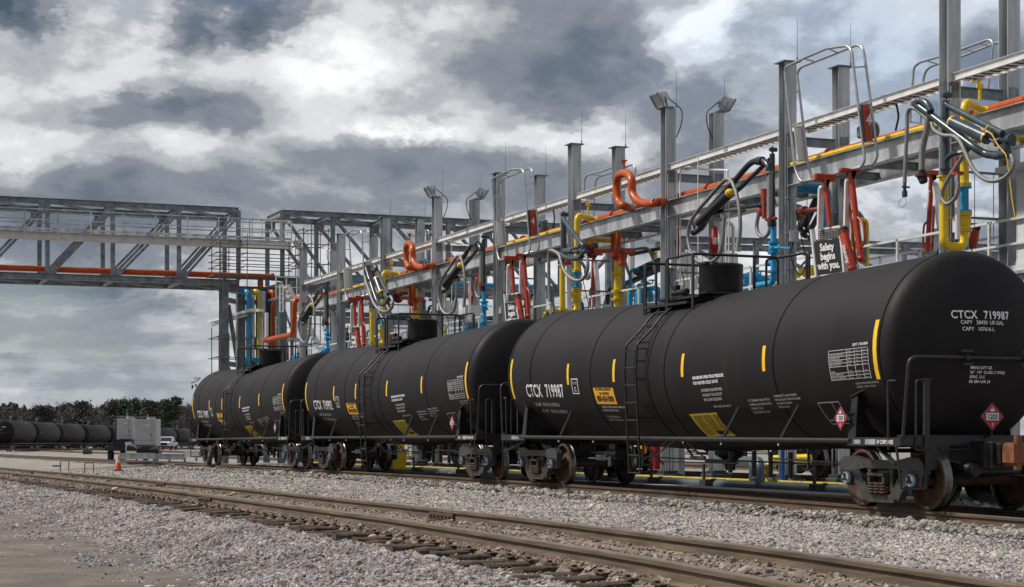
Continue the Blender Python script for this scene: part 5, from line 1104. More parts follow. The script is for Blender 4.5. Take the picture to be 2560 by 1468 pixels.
# ------------------------------------------------------------------ pipes lying along the rack
t = thing('orange_header_pipe', 'long orange header pipe lying on the rack girders, with tall expansion loops', 'pipe', (-50, 21.5, 7.3))
YH, ZH, RH = 21.42, 7.345, .115
def run(a, b): part('pipe_run', MB().tube([(a, YH, ZH), (b, YH, ZH)], RH, 14), 'orange', t)
L1 = C4(690, 790, 21.2); 
fx, lx = C4(760, 772, YH).x, C4(590, 812, YH).x
def loop(dx):
    o = Vector((dx, 0, 0)); D1, D2 = 20.45, 20.66
    f = lambda a, b, D: C4(a, b, D) + o
    pth = [(f(800, 762, YH).x, YH, ZH), f(690, 790, D1 + .1), f(600, 793, D1), f(548, 735, D1), f(545, 655, D1), f(500, 622, (D1 + D2) / 2), f(461, 680, D2), f(462, 760, D2), f(520, 812, D2), (f(620, 820, YH).x - .2, YH, ZH)]
    part('expansion_loop', MB().tube(smoothpath([f(760, 772, YH), f(690, 788, D1), f(620, 794, D1), f(575, 776, D1), f(549, 735, D1), f(545, 670, D1), f(533, 635, D1 + .05), f(503, 622, D1 + .1), f(473, 636, D2 - .05), f(460, 675, D2), f(460, 735, D2), f(472, 785, D2), f(510, 812, D2), (lx - .15 + dx, YH, ZH)], 5), .112, 16), 'orange', t)
    top = f(500, 612, D1 + .15); part('vent_cock', MB().cyl(top, top + Vector((0, 0, .24)), .03, 8).sphere(top + Vector((0, 0, .27)), .06).box(top + Vector((0, 0, .30)), (.06, .18, .03)), 'orange', t)
loop(0); loop(PER)
run(-23, fx - .15); run(lx + .15, fx + PER - .15); run(lx + PER + .15, CX[8] - .6)
wd = MB()
for k in range(19):
    x = -24 - k * 2.93
    if not (lx < x < fx or lx + PER < x < fx + PER): wd.lathe([(-.012, RH), (-.008, RH + .006), (.008, RH + .006), (.012, RH)], (x, YH, ZH), (1, 0, 0), 14)
part('weld_beads', wd, 'redo', t)
m_ = MB()
for x in (CX[0] + 2, CX[1] + 1.2, CX[2] + 1.6, CX[3] + 2, CX[4] + 1.2, CX[6] + 2, CX[7] + 1.3): m_.lathe([(-.03, RH), (-.03, RH + .05), (.03, RH + .05), (.03, RH)], (x, YH, ZH), (1, 0, 0), 14)
part('pipe_clamp', m_, 'redo', t)
for k, (a, b) in enumerate(((CX[0] - .2, CX[1] + .1), (CX[3] - .2, CX[4] - .1), (CX[6] - .2, CX[7] - .1))):
    solo('yellow_pipe', MB().tube([(a, YN - .02, 7.265), (b, YN - .02, 7.265)], .045, 10), 'yel', ['thin yellow pipe along the top of the girder in the nearest gangway bay', 'thin yellow pipe along the girder in the middle gangway bay', 'thin yellow pipe along the girder in the farthest gangway bay'][k], 'pipe')
# round lamp on the girder in gangway bays
t = thing('area_lamp', '', 'lamp', R5(555, 690, 21.3), 'round lamps on the girder')
part('lamp_body', MB().lathe([(-.12, .05), (-.10, .17), (0, .20), (.10, .20), (.14, .12), (.15, 0)], R5(575, 680, 21.4), (0, 1, .1), 16).box(R5(540, 690, 21.4), (.16, .3, .26), bev=.04), 'galvd', t)
part('lamp_cable', MB().tube(smoothpath([R5(a, b, 21.3) for a, b in [(585, 640), (610, 665), (612, 700), (600, 720)]], 4), .012, 6), 'rubber', t)
triple(t, 'round grey lamp on the girder behind the gangway banner, %s', 'round lamps on the girder')
for k in range(3):
    solo('hanging_cable', MB().tube(smoothpath([R5(a, b, 21.2) + Vector((PER * k, 0, 0)) for a, b in [(708, 540), (716, 575), (720, 610), (712, 650), (705, 680)]], 4), .022, 6), 'rubber', ['black cable hanging from the tray to the girder, ' + w for w in WHERE][k], 'cable', 'cables hanging from the tray')
# conduit drops in the bay right of C and F
for k in range(2):
    o = Vector((PER * k, 0, 0)); m_ = MB(); D = 21.2
    for a, top, bot in ((802, 590, 1235), (820, 585, 1235), (1082, 660, 1180), (1098, 660, 1180)): m_.tube([C4(a, top, D) + o, C4(a, bot, D) + o], .020, 6)
    m_.tube(fillet([C4(850, 585, D) + o, C4(960, 600, D) + o, C4(1090, 605, D) + o, C4(1090, 660, D) + o], .05), .03, 6).tube([C4(922, 530, 20.9) + o, C4(922, 1080, 20.9) + o], .014, 6)
    solo('conduit_drops', m_, 'galvb', ['group of thin steel conduits dropping from the tray beside the nearest floodlight column', 'group of thin steel conduits dropping from the tray beside the middle floodlight column'][k], 'conduit')
# ------------------------------------------------------------------ rack platform on the far side, handrails
ZP = 4.20
t = thing('walkway_platform', 'galvanised walkway with handrails running along the rack above the tank tops', 'walkway', (-52, 23.3, ZP))
m_ = MB(); part('deck', MB().box((-52, 22.75, ZP), (62, 1.9, .06)).ibeam((-21, 21.9, ZP - .12), (-83, 21.9, ZP - .12), .12, .2, .01).ibeam((-21, 23.68, ZP - .12), (-83, 23.68, ZP - .12), .12, .2, .01), 'galv', t)
for y in (23.62, 21.95):
    part('handrail', MB().bar((-21, y, ZP + 1.07), (-83, y, ZP + 1.07), .05, .05).bar((-21, y, ZP + .58), (-83, y, ZP + .58), .045, .045).bar((-21, y, ZP + .10), (-83, y, ZP + .10), .012, .12), 'galvb', t)
    x = -21.5
    while x > -83:
        part('rail_post', MB().box((x, y, ZP + .55), (.05, .05, 1.08)), 'galvb', t); x -= 1.6
# support columns of the platform
for x in CX[::1]: part('platform_leg', MB().ibeam((x + 1.2, 23.9, ZB), (x + 1.2, 23.9, ZP - .2), .2, .2, .012, up=(1, 0, 0)), 'galv', t)
# instrument boxes, meters and cyan manifolds on the platform
def box_thing(nm, c, d, m_, lab, cat, door=True):
    t = thing(nm, lab, cat, (c[0], c[1], c[2] - d[2] / 2)); part('cabinet', MB().box(c, d, bev=.012), m_, t)
    part('door', MB().box((c[0] + d[0] / 2 + .008, c[1], c[2]), (.012, d[1] * .9, d[2] * .9)), m_, t); part('latch', MB().box((c[0] + d[0] / 2 + .02, c[1] - d[1] * .36, c[2]), (.02, .03, .07)), 'galvd', t)
for (cr, a, b, D, d, lab) in ((C5, 330, 1270, 22.2, (.3, .62, .95), 'tall pale grey electrical cabinet on the walkway left of the second tank bonnet columns'), (C5, 670, 1275, 22.3, (.3, .70, .62), 'square pale grey electrical cabinet between the folded arm and the cyan riser'), (C4, 865, 1180, 22.3, (.3, .45, 1.0), 'pale grey electrical cabinet behind the railing left of the front bonnet'), (C4, 1100, 1110, 23.0, (.25, .40, .3), 'small grey junction box above the front bonnet'), (C4, 1062, 1060, 22.6, (.2, .10, .8), 'slotted grey mounting rail above the front bonnet')):
    c = cr(a, b, D); box_thing('electrical_cabinet', tuple(c), d, 'galvb', lab, 'cabinet')
c = C4(1015, 1010, 22.0)
t = thing('alarm_beacon', 'red alarm beacon with a white label beside the far column over the front bonnet', 'beacon', c)
part('beacon_body', MB().lathe([(-.42, .02), (-.36, .07), (-.2, .10), (-.18, .12), (.12, .12), (.14, .10), (.36, .08), (.42, 0)], c, UPZ, 14), 'red', t); part('label_plate', MB().box((c.x + .12, c.y - .05, c.z), (.02, .12, .18)), 'white', t)
c = C5(606, 1010, 22.0)
t = thing('alarm_beacon', 'red alarm beacon beside the far column over the second bonnet', 'beacon', c); part('beacon_body', MB().lathe([(-.42, .02), (-.36, .07), (-.2, .10), (-.18, .12), (.12, .12), (.14, .10), (.36, .08), (.42, 0)], c, UPZ, 14), 'red', t); part('label_plate', MB().box((c.x + .12, c.y - .05, c.z), (.02, .12, .18)), 'white', t)
c = C4(808, 1020, 21.5); solo('fire_extinguisher', MB().tube([c + Vector((0, 0, -.42)), c + Vector((0, 0, -.40)), c + Vector((0, 0, .36)), c + Vector((0, 0, .42))], [.05, .075, .075, .03], 12), 'red', 'red extinguisher cylinder on the column left of the front bonnet', 'extinguisher')
c = C4(797, 1232, 22.2); t = thing('green_sign', 'small green sign on the column behind the front bonnet railing', 'sign', c); part('sign_plate', MB().box(c, (.015, .16, .62)), 'green', t); part('sign_lines', MB().box(c + Vector((.009, 0, .1)), (.003, .09, .02)).box(c + Vector((.009, 0, 0)), (.003, .09, .02)).box(c + Vector((.009, 0, -.1)), (.003, .09, .02)), 'white', t)
def manifold(xc, D, lab, n=3, sc=1.0, m_='cyan'):
    t = thing('valve_manifold', lab, 'pipework', (xc, D, ZP + .05), 'low valve manifolds behind the walkway rail')
    for i in range(n):
        x = xc - i * .55 * sc; z = ZP + .15
        part('bent_pipe', MB().tube(fillet([(x, D, z), (x, D, z + .95 * sc), (x - .15, D + .75, z + .95 * sc), (x - .15, D + .75, z + .1)], .22), .085, 12), m_, t)
        f_ = MB(); flange(f_, (x - .05, D + .33, z + .95 * sc), (-.2, 1, 0), .16, .03); part('flange', f_, m_, t)
        part('valve_wheel', MB().tube([(x + .12 * math.cos(a), D + .45 + .12 * math.sin(a), z + 1.16 * sc) for a in [k * math.pi / 6 for k in range(12)]], .014, 5, closed=True).cyl((x, D + .45, z + .95 * sc), (x, D + .45, z + 1.17 * sc), .02, 6), m_, t)
for k, (a, b, D, lab) in enumerate(((1200, 1000, 22.0, 'cyan valve manifold left of the front bonnet railing'),)):
    p_ = C6(1145, 1160, D); manifold(p_.x, D, lab, 2)
p_ = C4(1190, 1240, 22.3); manifold(p_.x, 22.3, 'cyan valve manifold right of the front bonnet', 2, .8)
p_ = P(1175, 800, 22.2); manifold(p_.x, 22.2, 'cyan valve manifold on the walkway right of the second bonnet', 3, .7)
p_ = P(740, 860, 22.2); manifold(p_.x, 22.2, 'cyan valve manifold on the walkway behind the third bonnet', 3, .8)
p_ = P(800, 860, 22.2); manifold(p_.x, 22.2, 'cyan valve manifold beside the farthest cyan riser', 2, .8)
p_ = C6(1030, 1050, 22.2); manifold(p_.x, 22.2, 'yellow valve manifold behind the handrail left of the cyan one', 1, 1.0, 'yel')
p_ = R5(190, 1410, 22.2); manifold(p_.x, 22.2, 'low yellow valve manifold just above the front tank, left of the nearest sign', 1, .7, 'yel')
p_ = C4b(630, 1290, 22.2); manifold(p_.x, 22.2, 'yellow valve manifold right of the middle safety sign', 1, .8, 'yel')
# meters and small grey fittings crowding the walkway
rnd = random.Random(5); ORDW = 'first second third fourth fifth sixth seventh eighth ninth tenth eleventh twelfth thirteenth fourteenth'.split()
for i in range(14):
    x = -78 + i * 2.75 + rnd.uniform(-.5, .5); y = rnd.uniform(22.1, 23.2); z = ZP + .05; h = rnd.uniform(.6, 1.25)
    t = thing('flow_meter', 'small %s meter with a round head on the walkway, %s from the left' % ('dark grey' if i % 3 == 0 else 'silver', ORDW[i]), 'meter', (x, y, z), 'small meters standing on the walkway'); part('stem', MB().cyl((x, y, z), (x, y, z + h), .04, 8).box((x, y, z + h * .55), (.16, .3, .12), bev=.02), 'galvb', t); part('meter_head', MB().cyl((x - .06, y, z + h), (x + .10, y, z + h), .12, 14).cyl((x, y, z + h * .3), (x, y + .4, z + h * .3), .05, 8), 'alu' if i % 3 else 'cast', t)
# pedestals and ground pipes in front of the rack
solo('ground_pipe', MB().tube([(-20, 20.15, -.10), (-76, 20.15, -.10)], .13, 14), 'pipeg', 'thick grey-blue pipe lying along the ground in front of the rack columns', 'pipe')
rnd = random.Random(9)
for k in range(15):                               # low saddles carrying the ground pipes
    x = -22.5 - k * 3.6 + rnd.uniform(-.8, .8)
    t = thing('pipe_saddle', 'dark saddle under the ground pipes before the rack, %s from the right' % ['first', 'second', 'third', 'fourth', 'fifth', 'sixth', 'seventh', 'eighth', 'ninth', 'tenth', 'eleventh', 'twelfth', 'thirteenth', 'fourteenth', 'fifteenth'][k], 'pipe support', (x, 20.2, -.2), 'pipe saddles along the ground pipes')
    part('block', MB().box((x, 20.2, -.08), (.30, .72, .22), bev=.01), 'dconc', t); part('strap', MB().tube([(x, 20.15 + .145 * math.cos(a * .393), -.10 + .145 * math.sin(a * .393)) for a in range(9)], .014, 5), 'cast', t); part('upright', MB().box((x + .05, 19.86, .12), (.07, .05, .55)).box((x - .2, 19.86, .34), (.45, .05, .06)), 'dconc', t)
solo('ground_pipe', MB().tube([(-20, 20.45, .02), (-76, 20.45, .02)], .040, 8), 'ydark', 'thin yellow pipe lying behind the grey-blue ground pipe', 'pipe')
C1 = crop(1580, 1080, 4.702)
solo('pipe_elbow', MB().tube(fillet([C1(1430, 600, 20.3), C1(1430, 345, 20.3), C1(1100, 345, 21.6)], .3, 6), .11, 12), 'pipeg', 'left grey-blue pipe bend rising from the ground pipe under the front car', 'pipe')
solo('pipe_elbow', MB().tube(fillet([C1(1505, 620, 20.1), C1(1505, 345, 20.1), C1(1160, 335, 21.4)], .3, 6), .11, 12), 'pipeg', 'right grey-blue pipe bend rising from the ground pipe under the front car', 'pipe')
solo('pipe_elbow', MB().tube(fillet([C1(1612, 600, 20.4), C1(1612, 350, 20.4), C1(2080, 340, 21.9), C1(2080, 300, 21.9), C1(1650, 315, 21.9)], .2, 6), .085, 12), 'yel', 'yellow pipe bend rising from the ground under the front car', 'pipe')
solo('yellow_pipe', MB().tube([S8(965, 458, 21.9), S8(1090, 465, 22.6)], .075, 10), 'yel', 'short yellow pipe at the right edge beside the column', 'pipe')
solo('blue_pipe', MB().tube(fillet([C1(1772, 210, 20.6), C1(1772, 690, 20.6), C1(1650, 690, 20.0)], .1), .05, 10), 'blue', 'thin dark blue pipe down the column under the front car', 'pipe')
solo('blue_pipe', MB().cyl(P(1222, 1188, 20.2), P(1222, 1163, 20.2), .055, 10), 'blue', 'short blue pipe stub between the front and second cars', 'pipe')
solo('blue_pipe', MB().cyl(P(941, 1170, 20.2), P(941, 1149, 20.2), .055, 10), 'blue', 'short blue pipe stub under the second car', 'pipe')
t = thing('hydrant_cabinet', 'red box with a yellow lamp seen under the ladder of the front car', 'cabinet', P(1643, 1150, 24)); c = P(1643, 1135, 24); part('box_body', MB().box(c, (.3, .28, .95), bev=.02), 'red', t); c = P(1635, 1125, 24); part('lamp', MB().box(c + Vector((.0, -.35, .08)), (.2, .16, .38), bev=.04), 'tape', t)
t = thing('yellow_bin', 'yellow bin with a lid standing under the second car', 'bin', P(993, 1172, 19.3))
a0 = P(993, 1172, 19.3); part('bin_body', MB().add([a0 + Vector((x * w, y * w, z)) for z, w in ((0, .85), (.62, 1.0)) for x, y in ((-.3, -.27), (.3, -.27), (.3, .27), (-.3, .27))], [(3, 2, 1, 0), (4, 5, 6, 7), (0, 1, 5, 4), (1, 2, 6, 5), (2, 3, 7, 6), (3, 0, 4, 7)]), 'yel', t); part('lid', MB().box(a0 + Vector((0, 0, .66)), (.68, .64, .07), bev=.02).box(a0 + Vector((0, .08, .86)), (.42, .30, .34), bev=.05), 'yel', t)
solo('spill_pan', MB().box((-47, 19.0, -.13), (40, .9, .05), bev=.01), 'conc', 'long pale concrete kerb beside the train track under the cars', 'kerb')
# control cabin at the right edge
xk = P(2541, 600, 22.0).x
t = thing('control_cabin', 'white control cabin with windows at the right edge of the rack', 'cabin', (xk + 2, 23.2, ZP))
part('wall', MB().box((xk + 2, 23.2, ZP + 1.0), (4, 2.4, 2.0)).box((xk + 2, 21.99, ZP + .12), (4, .02, .24)), 'white', t)
part('roof', MB().box((xk + 1.9, 23.2, ZP + 2.04), (4.5, 2.9, .11), bev=.01), 'white', t)
w_ = part('window', MB().box((xk + 1.0, 21.985, ZP + 1.25), (1.1, .02, .9)), 'white', t); part('pane', MB().box((xk + 1.0, 21.970, ZP + 1.25), (.96, .01, .76)), 'glass', w_)

# ------------------------------------------------------------------ the small stuff that crowds the rack
rnd = random.Random(21)
for i, x in enumerate(CX):
    # bolted connection plates at the girder and the tray
    for y in (YN, YF):
        m_ = MB()
        for zc_ in (6.99, 7.84):
            m_.box((x + .158, y, zc_), (.014, .22, .30))
            for a in (-.07, .07):
                for b in (-.09, 0, .09): m_.cyl((x + .16, y + a, zc_ + b), (x + .182, y + a, zc_ + b), .014, 6)
        part('connection_plate', m_, 'galvd', rack)
    if i < 7:
        z = rnd.uniform(5.0, 5.9); t = thing('junction_box', 'small grey junction box strapped to the near column, %s from the right' % ['first', 'second', 'third', 'fourth', 'fifth', 'sixth', 'seventh'][i], 'junction box', (x + .24, YN, z), 'junction boxes on the near columns')
        part('box_body', MB().box((x + .24, YN + .02, z), (.12, .20, .26), bev=.01), 'galvb', t); part('box_lid', MB().box((x + .306, YN + .02, z), (.012, .18, .24)), 'galv', t)
        part('looped_cable', MB().tube(smoothpath([(x + .24, YN, z - .13), (x + .26, YN - .06, z - .5), (x + .30, YN + .15, z - .9), (x + .26, YN + .34, z - .55), (x + .22, YN + .25, z - .1), (x + .2, YN + .1, z + .6)], 4), .013, 5), 'rubber', t)
    # horizontal strut rails between the rows with hanging rods
    for z in (5.35, 6.25): part('strut_channel', MB().box((x + .10, (YN + YF) / 2, z), (.045, YF - YN - .3, .045)), 'galvd', rack)
    part('hanger_rod', MB().cyl((x + .12, YN + .5, 6.25), (x + .12, YN + .5, 5.1), .008, 5).cyl((x + .12, YN + .95, 6.25), (x + .12, YN + .95, 4.9), .008, 5), 'galvd', rack)
    # knee braces on the far row and a branch pipe down to the deck
    part('knee_brace', MB().bar((x, YF + .16, 5.2), (x, YF + .9, 4.3), .08, .08), 'galv', rack)
cols_ = ['cyan', 'yel', 'slate', 'galvb', 'redo']; cn = dict(cyan='cyan', yel='yellow', slate='slate blue', galvb='silver', redo='red-orange')
for i in range(16):
    x = CX[0] - 2.2 - i * 2.95 + rnd.uniform(-.6, .6); y = rnd.uniform(22.0, 23.3); c_ = cols_[i % 5]; zt_ = rnd.uniform(5.3, 6.6)
    t = thing('vertical_pipe', 'slim %s pipe with a valve on the walkway, %s from the right' % (cn[c_], ['first', 'second', 'third', 'fourth', 'fifth', 'sixth', 'seventh', 'eighth', 'ninth', 'tenth', 'eleventh', 'twelfth', 'thirteenth', 'fourteenth', 'fifteenth', 'sixteenth'][i]), 'pipe', (x, y, ZP), 'slim pipes standing on the walkway')
    part('pipe_run', MB().tube(fillet([(x, y, ZP), (x, y, zt_), (x - .1, y + .45, zt_), (x - .1, y + .45, ZP + .3)], .15, 4), .045, 9), c_, t)
    f_ = MB(); flange(f_, (x, y, ZP + .55), UPZ, .095, .02); flange(f_, (x, y, ZP + .95), UPZ, .095, .02); part('flanges', f_, c_, t)
    part('valve_wheel', MB().tube([(x + .09 + .0 * k, y + .10 * math.cos(k * .628), ZP + .75 + .10 * math.sin(k * .628)) for k in range(10)], .012, 5, closed=True).cyl((x, y, ZP + .75), (x + .09, y, ZP + .75), .016, 6), 'dred' if i % 2 else c_, t)
    if i % 2 == 0: part('hose_tail', MB().tube(smoothpath([(x, y + .1, zt_ - .1), (x + .1, y - .35, zt_ - .5), (x + .1, y - .45, zt_ - 1.2), (x + .05, y - .1, zt_ - 1.5), (x, y + .1, zt_ - 1.1)], 4), .032, 7), 'hose' if i % 4 else 'rubber', t)
for i in range(10):
    x = CX[0] - 5 - i * 4.7; part('deck_brace', MB().bar((x, 23.75, ZP - .1), (x - 1.6, 23.9, 1.2), .07, .07), 'galv', rack)
# ------------------------------------------------------------------ pipe bridge over the tracks
XBR = -90.0; BW = 3.2                                # near truss plane and its width
def bp(u, v, x=XBR):
    D = Dof(u, x); Z = -x * SA + D * CA; return Vector((x, D, ZC + (VH - v) * Z / FPX))
ZBB, ZBT = 9.05, 12.75
def member(mb, a, b, w=.22, h=.24): mb.ibeam(a, b, w, h, .02, up=(1, 0, 0)); return mb
def bridge(label, D0, D1, Ds, zb, zt, diag, end_in=False, mid=True):
    t = thing('pipe_bridge', label, 'pipe bridge', (XBR - BW / 2, (D0 + D1) / 2, zb))
    for x in (XBR, XBR - BW):
        part('top_chord', MB().ibeam((x, D0, zt), (x, D1, zt), .26, .28, .02), 'galvd', t)
        part('bottom_chord', MB().ibeam((x, D0, zb), (x, D1, zb), .26, .30, .02), 'galvd', t)
        if mid and x == XBR: part('middle_beam', MB().ibeam((x + .18, D0, 10.98), (x + .18, D1 + (2.6 if D1 < 22 else 0), 10.98), .18, .34, .015), 'galvb', t)
        for i, d in enumerate(Ds):
            part('post', member(MB(), (x, d, zb + .15), (x, d, zt - .14), .20, .20), 'galvd', t)
            if i + 1 < len(Ds):
                e = Ds[i + 1]
                if diag > 0: part('diagonal', MB().bar((x, d + .1, zb + .28), (x, e - .1, zt - .12), .12, .085, up=(1, 0, 0)).bar((x, d + .22, zb + .14), (x, e + .02, zt - .26), .12, .085, up=(1, 0, 0)), 'galvd', t)
                else: part('diagonal', MB().ibeam((x, d + .1, zt - .2), (x, e - .1, zb + .2), .15, .15, .014, up=(1, 0, 0)), 'galvd', t)
                for a, b in ((d, zb), (e, zt)) if diag > 0 else ((d, zt), (e, zb)): part('gusset', MB().box((x, a + (.15 if a == d else -.15), b + (.25 if b == zb else -.25)), (.05, .55, .5)), 'galvd', t)
    for d in Ds: part('floor_beam', MB().ibeam((XBR - .14, d, zb - .02), (XBR - BW + .14, d, zb - .02), .2, .26, .014), 'galvd', t); part('roof_beam', MB().ibeam((XBR - .14, d, zt), (XBR - BW + .14, d, zt), .16, .2, .012), 'galvd', t)
    for d, e in zip(Ds, Ds[1:]): part('roof_brace', MB().bar((XBR - .15, d + .1, zt - .02), (XBR - BW + .15, e - .1, zt - .02), .12, .1), 'galvd', t); part('floor_brace', MB().bar((XBR - .15, d + .1, zb - .1), (XBR - BW + .15, e - .1, zb - .1), .12, .1), 'galvd', t)
    return t
dl = [Dof(u, XBR) for u in (118.7, 282, 447.6, 596)]; st = dl[1] - dl[0]
Ds1 = [dl[0] - 2 * st, dl[0] - st] + dl
b1 = bridge('long grey truss pipe bridge crossing over the tracks at the left', Ds1[0], dl[3], Ds1, ZBB, ZBT, 1)
# handrail of the bridge walkway, on the viewer's side
hr = MB(); xh = XBR + .35
wk_ = part('walkway', MB().box((XBR + .45, (Ds1[0] + dl[3] + 2.6) / 2, 11.17), (.7, dl[3] + 2.6 - Ds1[0], .05)), 'galv', b1)
for z in (11.30, 11.75, 12.25): part('handrail', MB().bar((xh + .42, Ds1[0], z), (xh + .42, dl[3] + 2.6, z), .05, .05 if z > 11.4 else .12), 'galv', wk_)
for z in (11.75, 12.25): part('handrail', MB().bar((XBR - .7, Ds1[0], z), (XBR - .7, dl[3] + 1.9, z), .05, .05), 'galv', wk_)
d = Ds1[0] + .4
while d < dl[3] + 2.7: part('rail_post', MB().box((xh + .42, d, 11.62), (.055, .055, 1.28)), 'galv', wk_); d += st / 2
d2 = [Dof(u, XBR) for u in (706, 832, 975, 1120, 1265, 1400)]
b2 = bridge('grey truss pipe bridge running on behind the rack to the right', d2[0], d2[-1], d2, ZBB, ZBT, -1, mid=False)
part('end_frame', MB().ibeam((XBR - .15, d2[0], ZBT), (XBR - BW + .15, d2[0], ZBT), .2, .28, .015), 'galv', b2)
t = thing('bridge_pipe', 'orange pipe running along inside the left pipe bridge', 'pipe', (XBR - .6, 14, ZBB + .3)); dj = Dof(684, XBR - .6)
part('pipe_run', MB().tube([(XBR - .6, Ds1[0], ZBB + .42), (XBR - .6, dj, ZBB + .42)], .15, 14), 'orange', t); part('flange', MB().cyl((XBR - .6, dj - .12, ZBB + .42), (XBR - .6, dj, ZBB + .42), .20, 16).cyl((XBR - .6, dj - .7, ZBB + .42), (XBR - .6, dj - .7, ZBB - .1), .15, 14), 'orange', t)
solo('bridge_pipe', MB().tube([(XBR - .6, dj + .01, ZBB + .36), (XBR - .6, d2[-1], ZBB + .36)], .14, 14), 'cyan', 'cyan pipe running along inside the right pipe bridge behind the rack', 'pipe')
solo('low_pipe', MB().tube([(XBR + 6, 23, ZBB - 1.9), (XBR + 6, d2[-1], ZBB - 1.9)], .12, 12), 'slate', 'dark blue pipe on the low beam behind the rack columns', 'pipe')
t = thing('pipe_support', 'low grey trestle and beam behind the rack under the cyan pipe', 'trestle', (XBR + 6, 30, ZB))
part('beam', MB().ibeam((XBR + 6, 24, ZBB - 2.2), (XBR + 6, d2[-1], ZBB - 2.2), .2, .3, .014), 'galvd', t)
for d in (27, 32, 37): part('post', MB().ibeam((XBR + 6, d, ZB), (XBR + 6, d, ZBB - 2.35), .22, .22, .014, up=(1, 0, 0)), 'galvd', t)
# ------------------------------------------------------------------ tower under the bridge end
T2c = crop(520, 700, 5.6); XT = XBR + .3
def tp(a, b, x=XT): return bp(520 + a / 5.6, 700 + b / 5.6, x)
t = thing('bridge_tower', 'grey steel tower of braced legs carrying the bridge at the left end of the rack', 'tower', (XBR, 20, ZB))
legs = [bp(552, 900, XBR - BW).y, bp(602, 900, XBR).y]
L = {}
for nm, u, x, w in (('a', 561, XBR, .36), ('b', 603, XBR - 1.2, .36), ('c', 704, XBR, .34)):
    y = Dof(u, x); L[nm] = y; part('leg', MB().ibeam((x, y, ZB), (x, y, ZBB - .15), w, w, .025, up=(1, 0, 0)), 'galvd', t)
for x in (XBR - BW,):
    for y in (L['a'] + .6, L['b'] + .9, L['c']): part('leg', MB().ibeam((x, y, ZB), (x, y, ZBB - .15), .3, .3, .02, up=(1, 0, 0)), 'galvd', t)
for z in (8.15, 4.9, 1.8): part('girt', MB().ibeam((XBR, L['a'] + .2, z), (XBR - 1.2, L['b'] - .2, z), .2, .24, .014), 'galv', t); part('girt', MB().ibeam((XBR - 1.2, L['b'] + .2, z), (XBR, L['c'] - .2, z), .18, .24, .014), 'galvd', t)
part('brace', MB().bar((XBR, L['a'] + .2, 7.9), (XBR - 1.2, L['b'] - .2, 5.1), .22, .06, up=(1, 0, 0)), 'galvd', t); part('brace', MB().bar((XBR - 1.2, L['b'] + .2, 7.6), (XBR, L['c'] - .4, 3.2), .2, .06, up=(1, 0, 0)), 'galvd', t)
part('brace', MB().bar((XBR, L['a'] + .2, 4.7), (XBR - 1.2, L['b'] - .2, 2.0), .2, .06, up=(1, 0, 0)), 'galvd', t)
part('head_beam', MB().ibeam((XBR, L['a'] - .3, ZBB - .32), (XBR, L['c'] + 1.2, ZBB - .32), .26, .30, .02), 'galvd', t)
# big coloured risers
def riser(nm, u, x, r, m_, lab, zt=8.55, bend=None):
    y = Dof(u, x); p = [(x, y, 1.0), (x, y, zt)] + (bend(x, y) if bend else [])
    solo(nm, MB().tube(fillet(p, .35, 6), r, 16), m_, lab, 'pipe')
riser('riser_pipe', 623, XBR + .5, .165, 'cyan', 'thick cyan pipe standing against the bridge tower', bend=lambda x, y: [(x - 1.5, y - .6, 8.75)])
riser('riser_pipe', 649.5, XBR + .4, .15, 'yel', 'thick yellow pipe right of the cyan one at the bridge tower', 8.6, bend=lambda x, y: [(x - 1.4, y - .9, 8.7)])
riser('riser_pipe', 669, XBR + .2, .16, 'purp', 'thick dark purple pipe between the yellow and orange risers', 8.6, bend=lambda x, y: [(x - 1.4, y - .5, 8.7)])
riser('riser_pipe', 686.5, XBR + .6, .15, 'orange', 'thick orange pipe at the right of the tower risers', 8.6, bend=lambda x, y: [(x - 1.2, y - .4, 8.6)])
solo('cyan_header', MB().tube([bp(612, 904, XBR + 1), bp(655, 900, XBR + 1)], .15, 12), 'cyan', 'short horizontal cyan pipe at the foot of the tower risers', 'pipe')
t = thing('tower_post', 'flat grey posts standing before the yellow and purple pipes', 'post', bp(657, 900, XBR + 2))
part('post', MB().bar(bp(657.5, 728, XBR + 2), bp(657.5, 990, XBR + 2), .22, .22, up=(1, 0, 0)), 'galv', t)
part('post', MB().bar(bp(666.5, 782, XBR + 5), bp(666.5, 990, XBR + 5), .14, .14, up=(1, 0, 0)), 'galvb', t)
m_ = MB()
for k in range(14): m_.bar(bp(656, 800 + k * 9, XBR + 4), bp(662, 800 + k * 9, XBR + 4), .03, .03, up=(1, 0, 0))
m_.bar(bp(656, 795, XBR + 4), bp(656, 930, XBR + 4), .03, .03, up=(1, 0, 0)).bar(bp(662, 795, XBR + 4), bp(662, 930, XBR + 4), .03, .03, up=(1, 0, 0)); part('ladder', m_, 'galvb', t)
# overhanging tray arm at the rack end
D = 20.9
t = thing('cable_tray_arm', 'pale cantilevered cable tray arm left of the tower pipes', 'tray', T2c(400, 500, D))
part('tray', MB().bar(T2c(35, 588, D), T2c(650, 420, D), .34, .13), 'galvb', t); part('tray_end', MB().bar(T2c(650, 430, D), T2c(745, 425, D), .3, .13), 'galvb', t)
part('arm', MB().bar(T2c(100, 620, D), T2c(560, 490, D), .1, .12), 'galv', t); part('cable', MB().tube(smoothpath([T2c(a, b, D) for a, b in [(50, 615), (70, 640), (100, 630), (120, 615)]], 3), .02, 6).tube(smoothpath([T2c(a, b, D) for a, b in [(560, 480), (690, 462), (750, 490), (780, 560), (782, 700)]], 4), .025, 6), 'rubber', t)
